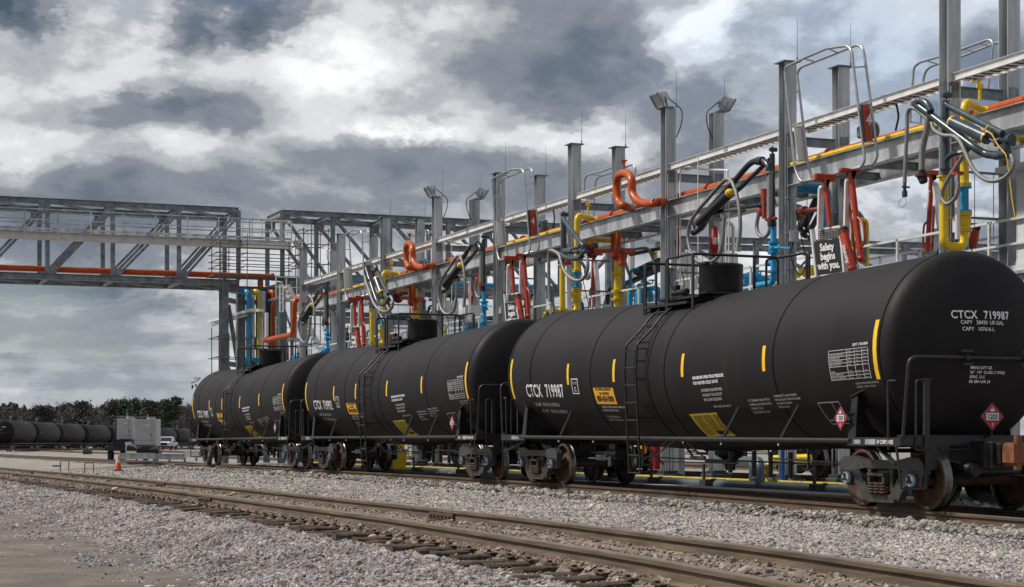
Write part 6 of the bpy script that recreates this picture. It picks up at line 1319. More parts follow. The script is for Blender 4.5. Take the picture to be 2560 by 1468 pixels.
# orange end run of the header
D = 20.9
t = thing('orange_end_pipe', 'thick orange pipe stepping down from the rack end towards the tower', 'pipe', T2c(1190, 600, D))
part('pipe_run', MB().tube(fillet([T2c(1390, 262, 21.3), T2c(1260, 262, 21.2), T2c(1215, 300, 21), T2c(1205, 560, 21), T2c(1190, 760, 21), T2c(1080, 785, 21), T2c(840, 840, 21)], .45, 6), .125, 14), 'orange', t)
part('lower_bend', MB().tube(fillet([T2c(860, 890, 22), T2c(1000, 860, 22), T2c(1085, 880, 22), T2c(1090, 1120, 22)], .3, 6), .16, 14), 'orange', t); part('flange', MB().cyl(T2c(845, 835, 21), T2c(800, 845, 21), .15, 14), 'redo', t)
# ------------------------------------------------------------------ scaffolds
def scaffold(lab, x0, x1, ys, z0, z1, levels, r=.024, decks=()):
    t = thing('scaffold', lab, 'scaffold', ((x0 + x1) / 2, sum(ys) / len(ys), z0))
    for x in (x0, x1):
        for y in ys:
            part('standard', MB().cyl((x, y, z0), (x, y, z1 + random.uniform(0, .5)), r, 6), 'scaff', t)
        for z in levels: part('ledger', MB().cyl((x, ys[0] - .2, z), (x, ys[-1] + .2, z), r, 6), 'scaff', t)
    for y in ys:
        for z in levels: part('transom', MB().cyl((x0 + .2, y, z + .05), (x1 - .2, y, z + .05), r, 6), 'scaff', t)
    for z in decks:
        n = 5
        for k in range(n): part('board', MB().box((x0 + (x1 - x0) * (k + .5) / n, (ys[0] + ys[-1]) / 2, z), (abs(x1 - x0) / n - .03, ys[-1] - ys[0] + .6, .05)), 'plank', t)
    return t
y1 = Dof(549, XBR + 3); y2 = Dof(745, XBR + 3)
scaffold('rusty tube scaffold platform with railings under the bridge end', XBR + 3, XBR + 1.2, [y1, Dof(572, XBR + 3), Dof(618, XBR + 3), y2], 8.5, 10.9, [9.6, 9.9, 10.25, 10.7], decks=(9.15,))
scaffold('open tube scaffold tower to the right of the bridge end, behind the floodlight', XBR + 2.5, XBR + 1, [Dof(752, XBR + 2), Dof(772, XBR + 2), Dof(814, XBR + 2)], 5, 11.7, [5.8, 9.9, 10.9, 11.6, 8.5])
scaffold('tube scaffold around the foot of the bridge tower', XBR + 2.5, XBR + .8, [Dof(542, XBR + 2), Dof(567, XBR + 2), Dof(622, XBR + 2)], 3.2, 6.2, [4.05, 5.1, 6.1])
t = thing('stairway', 'steep grey steel stairway behind the left end of the rack', 'stairs', bp(740, 900, XBR + 8))
for o in (0, .55): part('stringer', MB().bar(bp(712, 715, XBR + 8) + Vector((o, 0, 0)), bp(800, 880, XBR + 8) + Vector((o, 0, 0)), .06, .16), 'galvb', t)
part('stair_rail', MB().bar(bp(722, 714, XBR + 8), bp(770, 790, XBR + 8), .04, .05), 'galvb', t)
for k in range(16):
    p_ = bp(712, 715, XBR + 8).lerp(bp(800, 880, XBR + 8), (k + .5) / 16) + Vector((.27, 0, 0)); part('tread', MB().box(p_, (.5, .22, .04)), 'galvb', t)
t = thing('ladder_frame', 'pale open ladder frame left of the stairway', 'ladder', bp(705, 800, XBR + 6))
for u in (700, 708): part('rail', MB().bar(bp(u, 712, XBR + 6), bp(u, 780, XBR + 6), .07, .07, up=(1, 0, 0)), 'galvb', t)
for v in (713, 735, 757, 779): part('rung', MB().bar(bp(700, v, XBR + 6), bp(708, v, XBR + 6), .06, .06, up=(1, 0, 0)), 'galvb', t)
solo('grey_riser_column', MB().cyl(bp(706, 780, XBR + 5), bp(706, 950, XBR + 5), .22, 14), 'pipeg', 'thick dark grey pipe below the pale ladder frame', 'pipe')
# low truss in the distance behind the rack, right
xq = -70
def lp(u, v, x): D = Dof(u, x); Z = -x * SA + D * CA; return Vector((x, D, ZC + (VH - v) * Z / FPX))
t = thing('distant_truss', 'low grey truss bridge far behind the rack at the right', 'truss bridge', lp(2100, 700, xq))
a, b = lp(1700, 598, xq), lp(2620, 622, xq); a2, b2_ = lp(1700, 616, xq - 2.5), lp(2620, 640, xq - 2.5)
part('chord', MB().ibeam(a, b, .25, .26, .02), 'galvd', t); part('chord', MB().ibeam(a2, b2_, .25, .26, .02), 'galvd', t)
part('chord', MB().ibeam(lp(1700, 700, xq), lp(2620, 715, xq), .25, .3, .02), 'galvd', t)
for u in (1705, 1890, 2075, 2260, 2445, 2600):
    k = (u - 1700) / 920; part('post', MB().bar(lp(u, 598 + 24 * k, xq), lp(u, 715, xq), .2, .2, up=(1, 0, 0)), 'galvd', t); part('cross_tie', MB().bar(lp(u, 598 + 24 * k, xq), lp(u + 8, 616 + 24 * k, xq - 2.5), .14, .14), 'galvd', t)
    if u < 2600: part('diagonal', MB().bar(lp(u, 605 + 24 * k, xq), lp(u + 180, 705, xq), .16, .12, up=(1, 0, 0)), 'galvd', t)
for u in (1560, 1596): pass
t = thing('steel_trestle', 'slim grey braced steel frame behind the rack left of the front floodlight', 'frame', C6(1000, 700, 30))
part('post', MB().bar(C6(1060, 320, 30), C6(1060, 1010, 30), .2, .2, up=(1, 0, 0)), 'galv', t); part('post', MB().bar(C6(780, 430, 30), C6(780, 1150, 30), .2, .2, up=(1, 0, 0)), 'galvd', t); part('tie', MB().bar(C6(935, 345, 30), C6(1060, 335, 30), .1, .2), 'galv', t)
part('brace', MB().bar(C6(1020, 370, 30), C6(930, 460, 30), .1, .1), 'galv', t); part('brace', MB().bar(C6(1095, 280, 30), C6(1380, 440, 30), .2, .2), 'galvd', t); part('brace', MB().bar(C6(770, 590, 30), C6(520, 860, 30), .16, .12), 'galvd', t)
# ------------------------------------------------------------------ worker
def person(px, py, z0):
    t = thing('person', 'worker in a white helmet and blue workwear standing on the walkway behind the second car', 'person', (px, py, z0))
    J = {'pel': (0, 0, .95, .15), 'wai': (0, 0, 1.10, .135), 'che': (0, 0, 1.33, .165), 'nek': (0, 0, 1.50, .065), 'hed0': (0, 0, 1.58, .075), 'hed': (.01, 0, 1.68, .088), 'top': (0, 0, 1.74, .06),
         'sl': (0, .19, 1.43, .06), 'el': (.03, .25, 1.15, .045), 'wl': (.16, .20, .95, .033), 'hl': (.20, .18, .89, .035), 'sr': (0, -.19, 1.43, .06), 'er': (.03, -.25, 1.15, .045), 'wr': (.16, -.20, .97, .033), 'hr': (.20, -.18, .91, .035),
         'pl': (0, .10, .88, .10), 'kl': (.03, .11, .48, .062), 'al': (0, .12, .10, .045), 'fl': (.14, .13, .05, .04), 'pr': (0, -.10, .88, .10), 'kr': (.02, -.11, .48, .062), 'ar': (-.02, -.12, .10, .045), 'fr': (.12, -.13, .05, .04)}
    E = 'pel wai,wai che,che nek,nek hed0,hed0 hed,hed top,che sl,sl el,el wl,wl hl,che sr,sr er,er wr,wr hr,pel pl,pl kl,kl al,al fl,pel pr,pr kr,kr ar,ar fr'.split(',')
    ks = list(J); me = bpy.data.meshes.new('body'); me.from_pydata([(J[k][0], J[k][1], J[k][2]) for k in ks], [tuple(ks.index(q) for q in e.split()) for e in E], [])
    o = bpy.data.objects.new('tmp', me); C.objects.link(o); md = o.modifiers.new('s', 'SKIN'); me.skin_vertices.new() if not me.skin_vertices else None
    for i, k in enumerate(ks): me.skin_vertices[0].data[i].radius = (J[k][3], J[k][3] * (1.25 if k in ('che', 'wai', 'pel') else 1))
    me.skin_vertices[0].data[0].use_root = True; s2 = o.modifiers.new('b', 'SUBSURF'); s2.levels = 1; s2.render_levels = 1
    dg = bpy.context.evaluated_depsgraph_get(); bm_ = bpy.data.meshes.new_from_object(o.evaluated_get(dg)); bpy.data.objects.remove(o)
    bm_.name = 'body'; bm_.materials.clear(); bm_.materials.append(M['cloth']); bm_.materials.append(M['skin'])
    for p in bm_.polygons:
        p.use_smooth = True
        if p.center.z > 1.50 or (p.center.z < .94 and p.center.x > .15): p.material_index = 1
    b = bpy.data.objects.new('body', bm_); C.objects.link(b); b.parent = t
    org = Vector((px, py, z0))
    part('helmet', MB().lathe([(0, .135), (.01, .118), (.05, .115), (.10, .09), (.13, .05), (.14, 0)], org + Vector((0, 0, 1.69)), UPZ, 16).box(org + Vector((.11, 0, 1.70)), (.10, .16, .012), bev=.004), 'helm', t)
    part('face', MB().sphere(org + Vector((.085, .03, 1.66)), .012, 6, 4).sphere(org + Vector((.085, -.03, 1.66)), .012, 6, 4).box(org + Vector((.098, 0, 1.63)), (.025, .02, .035), bev=.006).box(org + Vector((.085, 0, 1.59)), (.012, .045, .008)), 'skin', t)
    return t
p_ = P(867, 826, 22.2); pw = person(p_.x, 22.2, ZP + .03); pw.rotation_euler = (0, 0, R(100))
# ------------------------------------------------------------------ yard at the left
def cp(u, Z, h=1.1):                                   # point at depth Z seen at column u, h below the eye
    r = (u - 1280) * Z / FPX; return Vector((r * CA - Z * SA, r * SA + Z * CA, ZC - h))
FW = Vector((-SA, CA, 0)); RT = Vector((CA, SA, 0))
# parked rake of tank cars far left
def simple_car(label):
    t = thing('tank_car', label, 'tank car', (0, 0, 0), 'distant black tank cars parked at the left'); prof = [(-TH - HD * math.cos(a), TR * math.sin(a)) for a in [i * math.pi / 2 / 6 for i in range(7)]] + [(TH + HD * math.sin(a), TR * math.cos(a)) for a in [i * math.pi / 2 / 6 for i in range(7)]]
    prof = [(a, max(b, .001)) for a, b in prof]
    k = part('tank', MB().lathe(prof, (0, 0, TZ), (1, 0, 0), 40), 'tank', t)
    for s in (-7.4, -4.2, -1.9, 1.1, 4.1, 7.4):
        for q in (-1, 1):
            m_ = patch(s - .07, s + .07, 2.1, 2.6); m_.v = [Vector((p.x, q * -p.y, p.z)) if q < 0 else p for p in m_.v]; part('reflective_stripe', m_, 'tape', k)
    for q in (-1, 1):
        for (a, b, c, d, m2) in ((-6.5, -4.4, 1.9, 2.15, 'letterg'), (-2.9, -2.0, 1.7, 2.0, 'tapeo'), (6.2, 7.2, 1.9, 2.3, 'letterg')):
            m_ = MB()
            if m2 == 'letterg':
                n_ = 8
                for i in range(n_): patch(a + (b - a) * i / n_, a + (b - a) * (i + .6) / n_, c, d, mb=m_, n=1)
            else: patch(a, b, c, d, mb=m_, n=2)
            m_.v = [Vector((p.x, p.y * (1 if q > 0 else -1), p.z)) for p in m_.v]; part('stencil', m_, m2, k)
    part('lettering', decal_head(['CTCX  719990'], -.50, 2.79, .165, bold=.004, word=1.4), 'letter', k); part('lettering', decal_head(['CAPY  28430', 'US GAL'], -.30, 2.55, .11, bold=.001), 'letterg', k); part('lettering', decal_head(['M901E DFT GR', 'CLASS C'], -.3, 2.0, .09), 'letterg', k)
    part('fittings_housing', MB().lathe([(0, .45), (.55, .45), (.64, 0)], (0, 0, TZ + TR - .05), UPZ, 16), 'rubber', t)
    m_ = MB()
    for q in (-.92, .92): m_.tube([(-1.4, q, 3.6), (-1.4, q, 4.45), (1.4, q, 4.45), (1.4, q, 3.6)], .03, 5)
    for x_ in (-1.4, 1.4): m_.tube([(x_, -.92, 4.45), (x_, .92, 4.45)], .03, 5)
    part('handrail', m_, 'blk', t)
    part('side_rail', MB().cyl((-8.6, -1.47, 1.02), (8.6, -1.47, 1.02), .06, 6).cyl((-8.6, 1.47, 1.02), (8.6, 1.47, 1.02), .06, 6), 'blk', t); part('underframe', MB().box((0, 0, .85), (17.2, .5, .3)).box((8.3, 0, 1.0), (.9, 2.9, .12)).box((-8.3, 0, 1.0), (.9, 2.9, .12)).box((8.9, 0, .85), (.3, .3, .3)), 'blk', t)
    part('end_handrail', MB().tube([(8.7, -1.42, 1), (8.7, -1.42, 2.3), (8.7, 1.42, 2.3), (8.7, 1.42, 1)], .03, 5).tube([(-8.7, -1.42, 1), (-8.7, -1.42, 2.3), (-8.7, 1.42, 2.3), (-8.7, 1.42, 1)], .03, 5), 'blk', t)
    for x0 in (-6.95, 6.95):
        tr = part('truck', MB().box((x0, -1.0, .52), (2.2, .14, .35)).box((x0, 1.0, .52), (2.2, .14, .35)).box((x0, 0, .5), (.4, 2, .3)), 'cast', t)
        for sx in (-.89, .89):
            for sy in (-1, 1): part('wheel', MB().lathe([(0, 0), (0, .45), (.03, .46), (.11, .457), (.14, .40), (.10, 0)], (x0 + sx, sy * .68, .457), (0, sy, 0), 16), 'rust', tr)
    return t
sc0 = simple_car('far-left parked tank car showing its round end with white lettering')
ordw = ['', 'second parked tank car in the distant row, right of the one seen end-on', 'third parked tank car from the left in the distant row', 'fourth parked tank car from the left in the distant row', 'fifth parked tank car, just left of the silver trailer', 'sixth parked tank car, hidden mostly behind the silver trailer', 'seventh parked tank car, behind the white pickup', 'last parked tank car of the distant row, left of the nearest long tank car end']
us = [33, 84, 132, 190, 245, 300, 375, 440]
us = [33, 97, 160, 226, 290, 350, 402, 447]; FP = []
Z = 214.0
for k in range(8):
    if k:
        for _ in range(2000):
            p = RT * ((us[k] - 1280) * Z / FPX) + FW * Z
            if (p - FP[-1]).length >= 17.95: break
            Z += .02
    FP.append(RT * ((us[k] - 1280) * Z / FPX) + FW * Z)
def far_pos(i): return FP[i]
for i in range(8):
    o = sc0 if i == 0 else copy_tree(sc0, label=ordw[i]); p = far_pos(i)
    q = far_pos(min(i + 1, 7)); q0 = far_pos(max(i - 1, 0)); d = (q0 - q).normalized()
    if i == 0: d = (-FW + RT * .10).normalized()
    o.location = (p.x, p.y, -.30 + .0); o.rotation_euler = (0, 0, math.atan2(d.y, d.x))
solo('railway_track', MB().bar(far_pos(0) - FW * 30 + Vector((0, 0, -.35)), far_pos(7) + FW * 40 + Vector((0, 0, -.35)), 1.6, .08), 'rust', 'rusty track under the distant parked tank cars', 'railway track')
# twin silver tanks on a trailer
t = thing('tank_trailer', 'trailer carrying two upright silver box tanks, parked in the yard at the left', 'trailer', cp(330, 104, 1.15))
o = cp(330, 104, 1.15)
def lc(x, y, z): return o + RT * x + FW * y + Vector((0, 0, z))
rotF = Matrix((RT, FW, Vector((0, 0, 1)))).transposed()
def tank_box(u0, u1, v0, v1, dz, d):
    Z = 104 + dz; x0, x1 = (u0 - 1280) * Z / FPX, (u1 - 1280) * Z / FPX; z0, z1 = ZC + (VH - v1) * Z / FPX, ZC + (VH - v0) * Z / FPX
    c = RT * ((x0 + x1) / 2) + FW * (Z + d / 2) + Vector((0, 0, (z0 + z1) / 2)); b = part('silver_tank', MB().box(c, (x1 - x0, d, z1 - z0), rotF, bev=.04), 'tankss', t)
    f = c - FW * (d / 2 + .005)
    part('edge_band', MB().box(f - RT * ((x1 - x0) / 2 - .06), (.10, .02, z1 - z0), rotF).box(f + Vector((0, 0, (z1 - z0) / 2 - .03)), (x1 - x0, .03, .05), rotF), 'alu', b)
    part('roof_rail', MB().box(f + Vector((0, 0, (z1 - z0) / 2 + .12)), (x1 - x0, .03, .03), rotF).cyl(c + Vector((0, 0, (z1 - z0) / 2)), c + Vector((0, 0, (z1 - z0) / 2 + .30)), .03, 6).cyl(c + Vector((0, 0, (z1 - z0) / 2)) + RT * .2, c + Vector((0, 0, (z1 - z0) / 2 + .10)) + RT * .2, .25, 12), 'alu', b)
    part('door_seam', MB().box(f + RT * ((x1 - x0) * .30) - FW * .004, (.012, .01, (z1 - z0) * .86), rotF).box(f - Vector((0, 0, (z1 - z0) * .30)) - FW * .004, ((x1 - x0) * .8, .01, .012), rotF).box(f - Vector((0, 0, (z1 - z0) * .1)) + RT * ((x1 - x0) * .26) - FW * .02, (.03, .03, .16), rotF), 'cast', b)
    part('nameplate', MB().box(f - FW * .02 + Vector((0, 0, (z1 - z0) * .27)) + RT * .1, (.20, .01, .08), rotF), 'white', b)
tank_box(292, 331, 1046, 1099, 1.6, 1.3); tank_box(336, 391, 1048, 1114, 0, 1.3)
part('chassis', MB().box(lc(-.2, 1.0, .75), (2.6, 2.6, .22), rotF).box(lc(-.75, 1.2, 1.0), (.95, 1.4, .42), rotF).box(lc(.9, .5, .55), (1.3, .9, .25), rotF), 'blk', t)
for x_, y_ in ((-1.28, .2), (-.95, 2.0), (.55, 1.2), (1.15, 1.2)): w_ = part('wheel', MB().lathe([(-.11, .2), (-.12, .34), (-.09, .37), (.09, .37), (.12, .34), (.11, .2)], lc(x_, y_, .36), RT, 20), 'rubber', t); part('rim', MB().lathe([(-.08, .20), (-.05, .12), (-.08, 0)], lc(x_, y_, .36), RT, 14), 'galv', w_)
part('tow_hose', MB().tube(smoothpath([lc(-.3, -.3, .2), lc(-.25, -.3, .9), lc(0, -.35, 1.0), lc(.35, -.3, .8), lc(.5, 0, .7)], 4), .04, 6), 'galv', t); part('number_plate', MB().box(lc(.75, -.05, .38), (.3, .02, .2), rotF).box(lc(-.15, -.35, 1.05), (.35, .02, .18), rotF), 'white', t)
part('tail_lamp', MB().box(lc(1.25, -.02, .82), (.25, .04, .06), rotF), 'red', t)
# white pickup
o = cp(408, 236, 1.1)
t = thing('pickup_truck', 'white pickup truck facing the viewer, behind the silver trailer', 'pickup', o)
part('body', MB().box(lc(0, 2.5, .78), (1.95, 5.2, .62), rotF, bev=.12).box(lc(0, .9, .98), (1.8, 1.6, .35), rotF, bev=.15), 'white', t)
part('cab', MB().add([lc(a, b, c) for a, b, c in ((-.92, 1.7, 1.08), (.92, 1.7, 1.08), (.92, 3.9, 1.08), (-.92, 3.9, 1.08), (-.72, 2.3, 1.80), (.72, 2.3, 1.80), (.72, 3.6, 1.80), (-.72, 3.6, 1.80))], [(4, 5, 6, 7), (0, 1, 5, 4), (1, 2, 6, 5), (2, 3, 7, 6), (3, 0, 4, 7)]), 'white', t)
part('windscreen', MB().prism([lc(-.80, 1.74, 1.15), lc(.80, 1.74, 1.15), lc(.66, 2.2, 1.70), lc(-.66, 2.2, 1.70)], -FW * .03), 'glass', t)
part('grille', MB().box(lc(0, -.11, .82), (1.1, .04, .36), rotF, bev=.02).box(lc(0, -.12, .45), (1.7, .08, .16), rotF), 'sblack', t)
for s in (-1, 1):
    part('headlight', MB().box(lc(s * .80, -.10, .85), (.26, .05, .24), rotF, bev=.02), 'lens', t); part('wheel', MB().lathe([(-.13, .2), (-.14, .36), (-.10, .39), (.10, .39), (.14, .36), (.13, .2)], lc(s * .85, .9, .39), RT, 18), 'rubber', t); part('wheel', MB().lathe([(-.13, .2), (-.14, .36), (-.10, .39), (.10, .39), (.14, .36), (.13, .2)], lc(s * .85, 4.3, .39), RT, 18), 'rubber', t); part('mirror', MB().box(lc(s * 1.12, 1.8, 1.15), (.22, .1, .25), rotF, bev=.03), 'sblack', t)
# traffic cone
Z = 74; o = cp(295, Z, (1177 - VH) * Z / FPX); zc_ = gz(o.x, o.y); o = Vector((o.x, o.y, o.z))
t = thing('traffic_cone', 'orange traffic cone with a white band on the gravel by the near track', 'cone', o)
part('base', MB().box(o + Vector((0, 0, .02)), (.38, .38, .04), bev=.01), 'sblack', t); part('cone_body', MB().lathe([(.04, .15), (.62, .035), (.63, 0)], o, UPZ, 20), 'cone', t); part('white_band', MB().lathe([(.33, .098), (.47, .070)], o, UPZ, 20), 'white', t)
gz_fix = o
# U-shaped steel hoops by the near track
for k, (ua, ub, v) in enumerate(((151, 172, 1178), (212, 234, 1183))):
    Z = 62; h = (v - VH) * Z / FPX; a, b = cp(ua, Z, h), cp(ub, Z, h); m_ = MB().tube(fillet([a, a + Vector((0, 0, .36)), b + Vector((0, 0, .36)), b], .04, 4), .022, 8)
    t = thing('steel_hoop', ['left low grey steel hoop in the gravel beside the near track', 'right low grey steel hoop with a yellow top beside the near track'][k], 'hoop', a); part('hoop', m_, 'galvd', t)
    if k: part('yellow_mark', MB().bar(a + Vector((0, 0, .40)), b + Vector((0, 0, .40)), .05, .04), 'tape', t)
# grey barrier boxes near the trailer
def barrier(u0, u1, v0, v1, Z, lab, cat='barrier', m_='galv'):
    a, b = cp(u0, Z, (v0 - VH) * Z / FPX), cp(u1, Z, (v0 - VH) * Z / FPX); hh = (v1 - v0) * Z / FPX
    t = thing('steel_barrier', lab, cat, a); part('beam', MB().bar(a - Vector((0, 0, hh * .5)), b - Vector((0, 0, hh * .5)), .12, hh, up=(0, 0, 1)).bar(a, b, .3, .05), m_, t)
    n_ = max(2, int((u1 - u0) / 45))
    for i in range(n_ + 1): p = a.lerp(b, i / n_) - Vector((0, 0, hh + .05)); part('leg', MB().box(p, (.1, .1, hh * .9), rotF), 'galvd', t)
barrier(298, 385, 1134, 1148, 92, 'low grey steel barrier in front of the silver trailer')
barrier(386, 462, 1136, 1149, 90, 'low grey steel barrier left of the last long tank car')
barrier(462, 520, 1128, 1144, 96, 'pale mesh step barrier under the end of the last long tank car', m_='galvb')
# rail pieces, dark blocks and pale slabs on the far yard
for k, (u0, u1, v, w, m_, lab) in enumerate(((320, 378, 1160, .35, 'railm', 'rusty steel plate lying in the gravel right of the cone'), (210, 228, 1132, .8, 'dconc', 'dark switch box between the far tracks'), (132, 150, 1168, .2, 'rust', 'short rusty scrap bar in the gravel by the hoops'))):
    Z = [75, 150, 68][k]; h = (v - VH) * Z / FPX; a, b = cp(u0, Z, h), cp(u1, Z, h); solo('scrap_steel', MB().bar(a + Vector((0, 0, .04)), b + Vector((0, 0, .04)), w, [.10, .35, .05][k]), m_, lab, 'scrap')
for k, (v, dv, zz_) in enumerate(((1128, 0, 170), (1119, 0, 250))):
    h = (v - VH) * zz_ / FPX; a, b = cp(-60, zz_, h), cp(480, zz_ * 1.25, h); b.z = a.z
    t = thing('railway_track', ['rusty yard track crossing behind the trailer', 'farther rusty yard track below the parked tank cars'][k], 'railway track', a)
    for o_ in (0, 1.5): part('rail', MB().bar(a + FW * o_ + Vector((0, 0, .12)), b + FW * o_ + Vector((0, 0, .12)), .12, .17), 'railm', t)
m_ = MB(); a, b = cp(380, 255, 1.02), cp(900, 300, 1.02); m_.add([a, b, b + FW * 60, a + FW * 60], [(0, 1, 2, 3)])
solo('grass_verge', m_, 'grass', kind='stuff')
t = thing('wall_lamp', 'small pair of lamps on a bracket sticking out above the last tank car', 'lamp', P(485, 955, 20)); part('bracket', MB().bar(P(478, 958, 20), P(497, 950, 20), .04, .08).bar(P(486, 946, 20), P(500, 946, 20), .04, .12), 'galvd', t); part('lamp_head', MB().cyl(P(481, 963, 20), P(481, 972, 20), .05, 8).cyl(P(490, 960, 20), P(490, 968, 20), .04, 8), 'sblack', t)
# ------------------------------------------------------------------ trees
def leaf_mat(name, c1, c2):
    return mat(name, c1, .8, 0, .3, .35, col2=c2)
M['leaf_d'] = leaf_mat('dark_foliage', (.034, .034, .025), (.052, .053, .038)); M['leaf_g'] = leaf_mat('pine_foliage', (.020, .036, .018), (.038, .060, .028)); M['leaf_b'] = leaf_mat('bare_twigs', (.046, .044, .040), (.075, .071, .064))  # leaf colours lifted towards grey-olive, distance haze put into the tone
def tree(u, Z, vtop, w, kind, label, seed):
    w = w * 1.25
    rnd = random.Random(seed); base = cp(u, Z, 1.1); H = (VH - vtop) * Z / FPX + 1.1; Wd = w * Z / FPX
    t = thing('tree', label, 'tree', base, 'trees beyond the yard')
    tk = MB().tube([base + Vector((rnd.uniform(-.2, .2) * i, 0, H * .8 * i / 4)) for i in range(5)], [H * .022 * (1 - i * .2) + .03 for i in range(5)], 7)
    for i in range(10 if kind != 'b' else 26):
        z = H * rnd.uniform(.3, .75); a = rnd.uniform(0, 6.28); p = base + Vector((0, 0, z)); l = Wd * rnd.uniform(.25, .5)
        e = p + Vector((math.cos(a) * l, math.sin(a) * l, H * rnd.uniform(.1, .28))); tk.tube([p, p.lerp(e, .5) + Vector((0, 0, -.15)), e], [.09, .06, .02], 4)
        if kind == 'b':
            for _ in range(6): f = p.lerp(e, rnd.uniform(.3, 1)); tk.tube([f, f + Vector((rnd.uniform(-1, 1), rnd.uniform(-1, 1), rnd.uniform(.3, 1.4)))], [.03, .008], 3)
    part('trunk', tk, 'bark', t)
    cl = MB(); ncl = 40 if kind != 'b' else 26
    for _ in range(ncl):
        a = rnd.uniform(0, 6.28); q = rnd.uniform(0, 1) ** .5; zf_ = rnd.uniform(.20 if kind != 'p' else .5, .96); rad = Wd * .5 * (1 - max(0, zf_ - .55) ** 1.3 * 1.9) * (1.0 if kind != 'p' else .9)
        c = base + Vector((math.cos(a) * q * rad, math.sin(a) * q * rad, H * zf_)); cr_ = Wd * rnd.uniform(.13, .24)
        for _ in range(70 if kind != 'b' else 26):
            d = Vector((rnd.gauss(0, 1), rnd.gauss(0, 1), rnd.gauss(0, .65))); p = c + d.normalized() * cr_ * rnd.random() ** .4; s_ = rnd.uniform(.12, .30) if kind != 'b' else rnd.uniform(.03, .07)
            n_ = Vector((rnd.gauss(0, 1), rnd.gauss(0, 1), rnd.gauss(.4, 1))).normalized(); x_ = n_.orthogonal().normalized(); y_ = n_.cross(x_)
            if kind == 'b': x_ = x_ * 8
            cl.add([p - x_ * s_ - y_ * s_, p + x_ * s_ - y_ * s_, p + y_ * s_ * 1.4], [(0, 1, 2)])
    part('crown', cl, {'d': 'leaf_d', 'g': 'leaf_g', 'p': 'leaf_g', 'b': 'leaf_b'}[kind], t)
TREES = [(-15, 1028, 70, 'd', 'dark tree at the far left edge of the tree line'), (15, 1020, 60, 'b', 'bare tree behind the far-left tank car'), (60, 1030, 70, 'b', 'low brownish tree right of the far-left tank car'), (105, 1016, 60, 'd', 'broad dark tree over the second parked tank car'), (140, 1032, 60, 'b', 'thin bare tree left of the tall bare one'),
         (163, 1004, 46, 'b', 'tall fan-shaped bare tree against the sky'), (207, 1005, 62, 'd', 'rounded dark evergreen right of the tall bare tree'), (245, 1014, 54, 'b', 'bare tree between two dark evergreens'), (282, 1002, 50, 'd', 'dark evergreen behind the left silver tank'), (310, 996, 46, 'g', 'green evergreen above the left silver tank'),
         (335, 995, 42, 'g', 'tall green tree between the two silver tanks'), (368, 998, 48, 'd', 'dark tree above the right silver tank'), (395, 1005, 56, 'g', 'dark green tree right of the silver tanks'), (436, 990, 44, 'p', 'tall pine with an open flat crown left of the last long tank car'), (418, 1000, 40, 'g', 'green tree just left of the tall pine'), (465, 1012, 50, 'b', 'bare tree beside the last long tank car')]
for i, (u, vt, w, k, lab) in enumerate(TREES): tree(u, 395 + (i * 37 % 50), vt, w, k, lab, i + 3)
# the wood as one mass below and between the crowns
rnd = random.Random(11); m_ = MB()
for _ in range(60000):
    u = rnd.uniform(-160, 560); Z = rnd.uniform(450, 500); hh = (10.2 + 1.6 * MN.noise((u * .02, 0, 0)) + 1.2 * MN.noise((u * .09, 4, 0))) * rnd.random() ** .75
    p = cp(u, Z, 1.1 - hh); s_ = rnd.uniform(.15, .42); n_ = Vector((rnd.gauss(0, 1), rnd.gauss(0, 1), rnd.gauss(.3, 1))).normalized(); x_ = n_.orthogonal().normalized(); y_ = n_.cross(x_)
    m_.add([p - x_ * s_ - y_ * s_, p + x_ * s_ - y_ * s_, p + y_ * s_ * 1.4], [(0, 1, 2)])
solo('distant_wood', m_, 'leaf_b', kind='stuff', loc=cp(200, 475, 1.1))

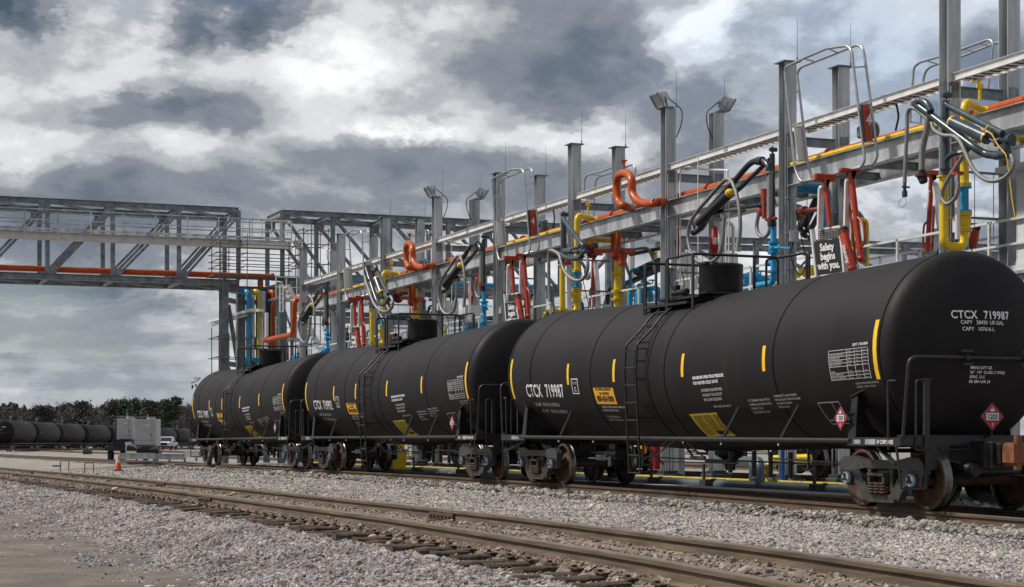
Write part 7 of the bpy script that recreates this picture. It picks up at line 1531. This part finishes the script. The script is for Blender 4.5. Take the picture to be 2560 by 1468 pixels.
# more steelwork where the bridge meets the rack
t = thing('service_platform', 'stacked grey service platforms with railings beside the tower risers', 'platform', bp(700, 900, XBR + 4))
for z in (3.6, 6.0, 8.0):
    y0, y1_ = Dof(690, XBR + 4), Dof(768, XBR + 4)
    part('deck', MB().box((XBR + 3.2, (y0 + y1_) / 2, z), (1.6, y1_ - y0, .10)), 'galv', t)
    part('railing', MB().bar((XBR + 4, y0, z + 1.05), (XBR + 4, y1_, z + 1.05), .045, .045).bar((XBR + 4, y0, z + .55), (XBR + 4, y1_, z + .55), .04, .04), 'galvb', t)
    for k in range(4): part('rail_post', MB().box((XBR + 4, y0 + (y1_ - y0) * k / 3, z + .55), (.045, .045, 1.1)), 'galvb', t)
for u in (694, 730, 766): part('post', MB().bar(bp(u, 705, XBR + 3.5), bp(u, 960, XBR + 3.5), .14, .14, up=(1, 0, 0)), 'galvd', t)
part('brace', MB().bar(bp(694, 720, XBR + 3.5), bp(730, 830, XBR + 3.5), .09, .06, up=(1, 0, 0)).bar(bp(766, 740, XBR + 3.5), bp(730, 860, XBR + 3.5), .09, .06, up=(1, 0, 0)), 'galvd', t)
for k, (u, m2, lab) in enumerate(((634, 'galvb', 'thin silver pipe between the cyan and yellow risers'), (642, 'slate', 'thin dark pipe between the cyan and yellow risers'), (677, 'yel', 'thin yellow pipe between the purple and orange risers'), (592, 'galvb', 'thin silver pipe left of the cyan riser'))):
    y = Dof(u, XBR - .4); solo('thin_pipe', MB().cyl((XBR - .4, y, .5), (XBR - .4, y, 8.6), .06, 8), m2, lab, 'pipe')
t = thing('bridge_landing', 'railed landing between the two truss bridges above the tower', 'platform', bp(700, 640, XBR + 1))
y0, y1_ = Dof(606, XBR + .8), Dof(728, XBR + .8)
part('landing_beam', MB().ibeam((XBR + .8, y0, 10.95), (XBR + .8, y1_, 10.95), .16, .30, .014), 'galvb', t)
part('landing_deck', MB().box((XBR + .3, (y0 + y1_) / 2, 11.13), (1.1, y1_ - y0, .05)), 'galv', t)
for z in (11.65, 12.2): part('handrail', MB().bar((XBR + .8, y0, z), (XBR + .8, y1_, z), .05, .05).bar((XBR + .8, y1_, z), (XBR - .9, y1_, z), .05, .05), 'galvb', t)
for k in range(6): part('rail_post', MB().box((XBR + .8, y0 + (y1_ - y0) * k / 5, 11.65), (.05, .05, 1.15)), 'galvb', t)
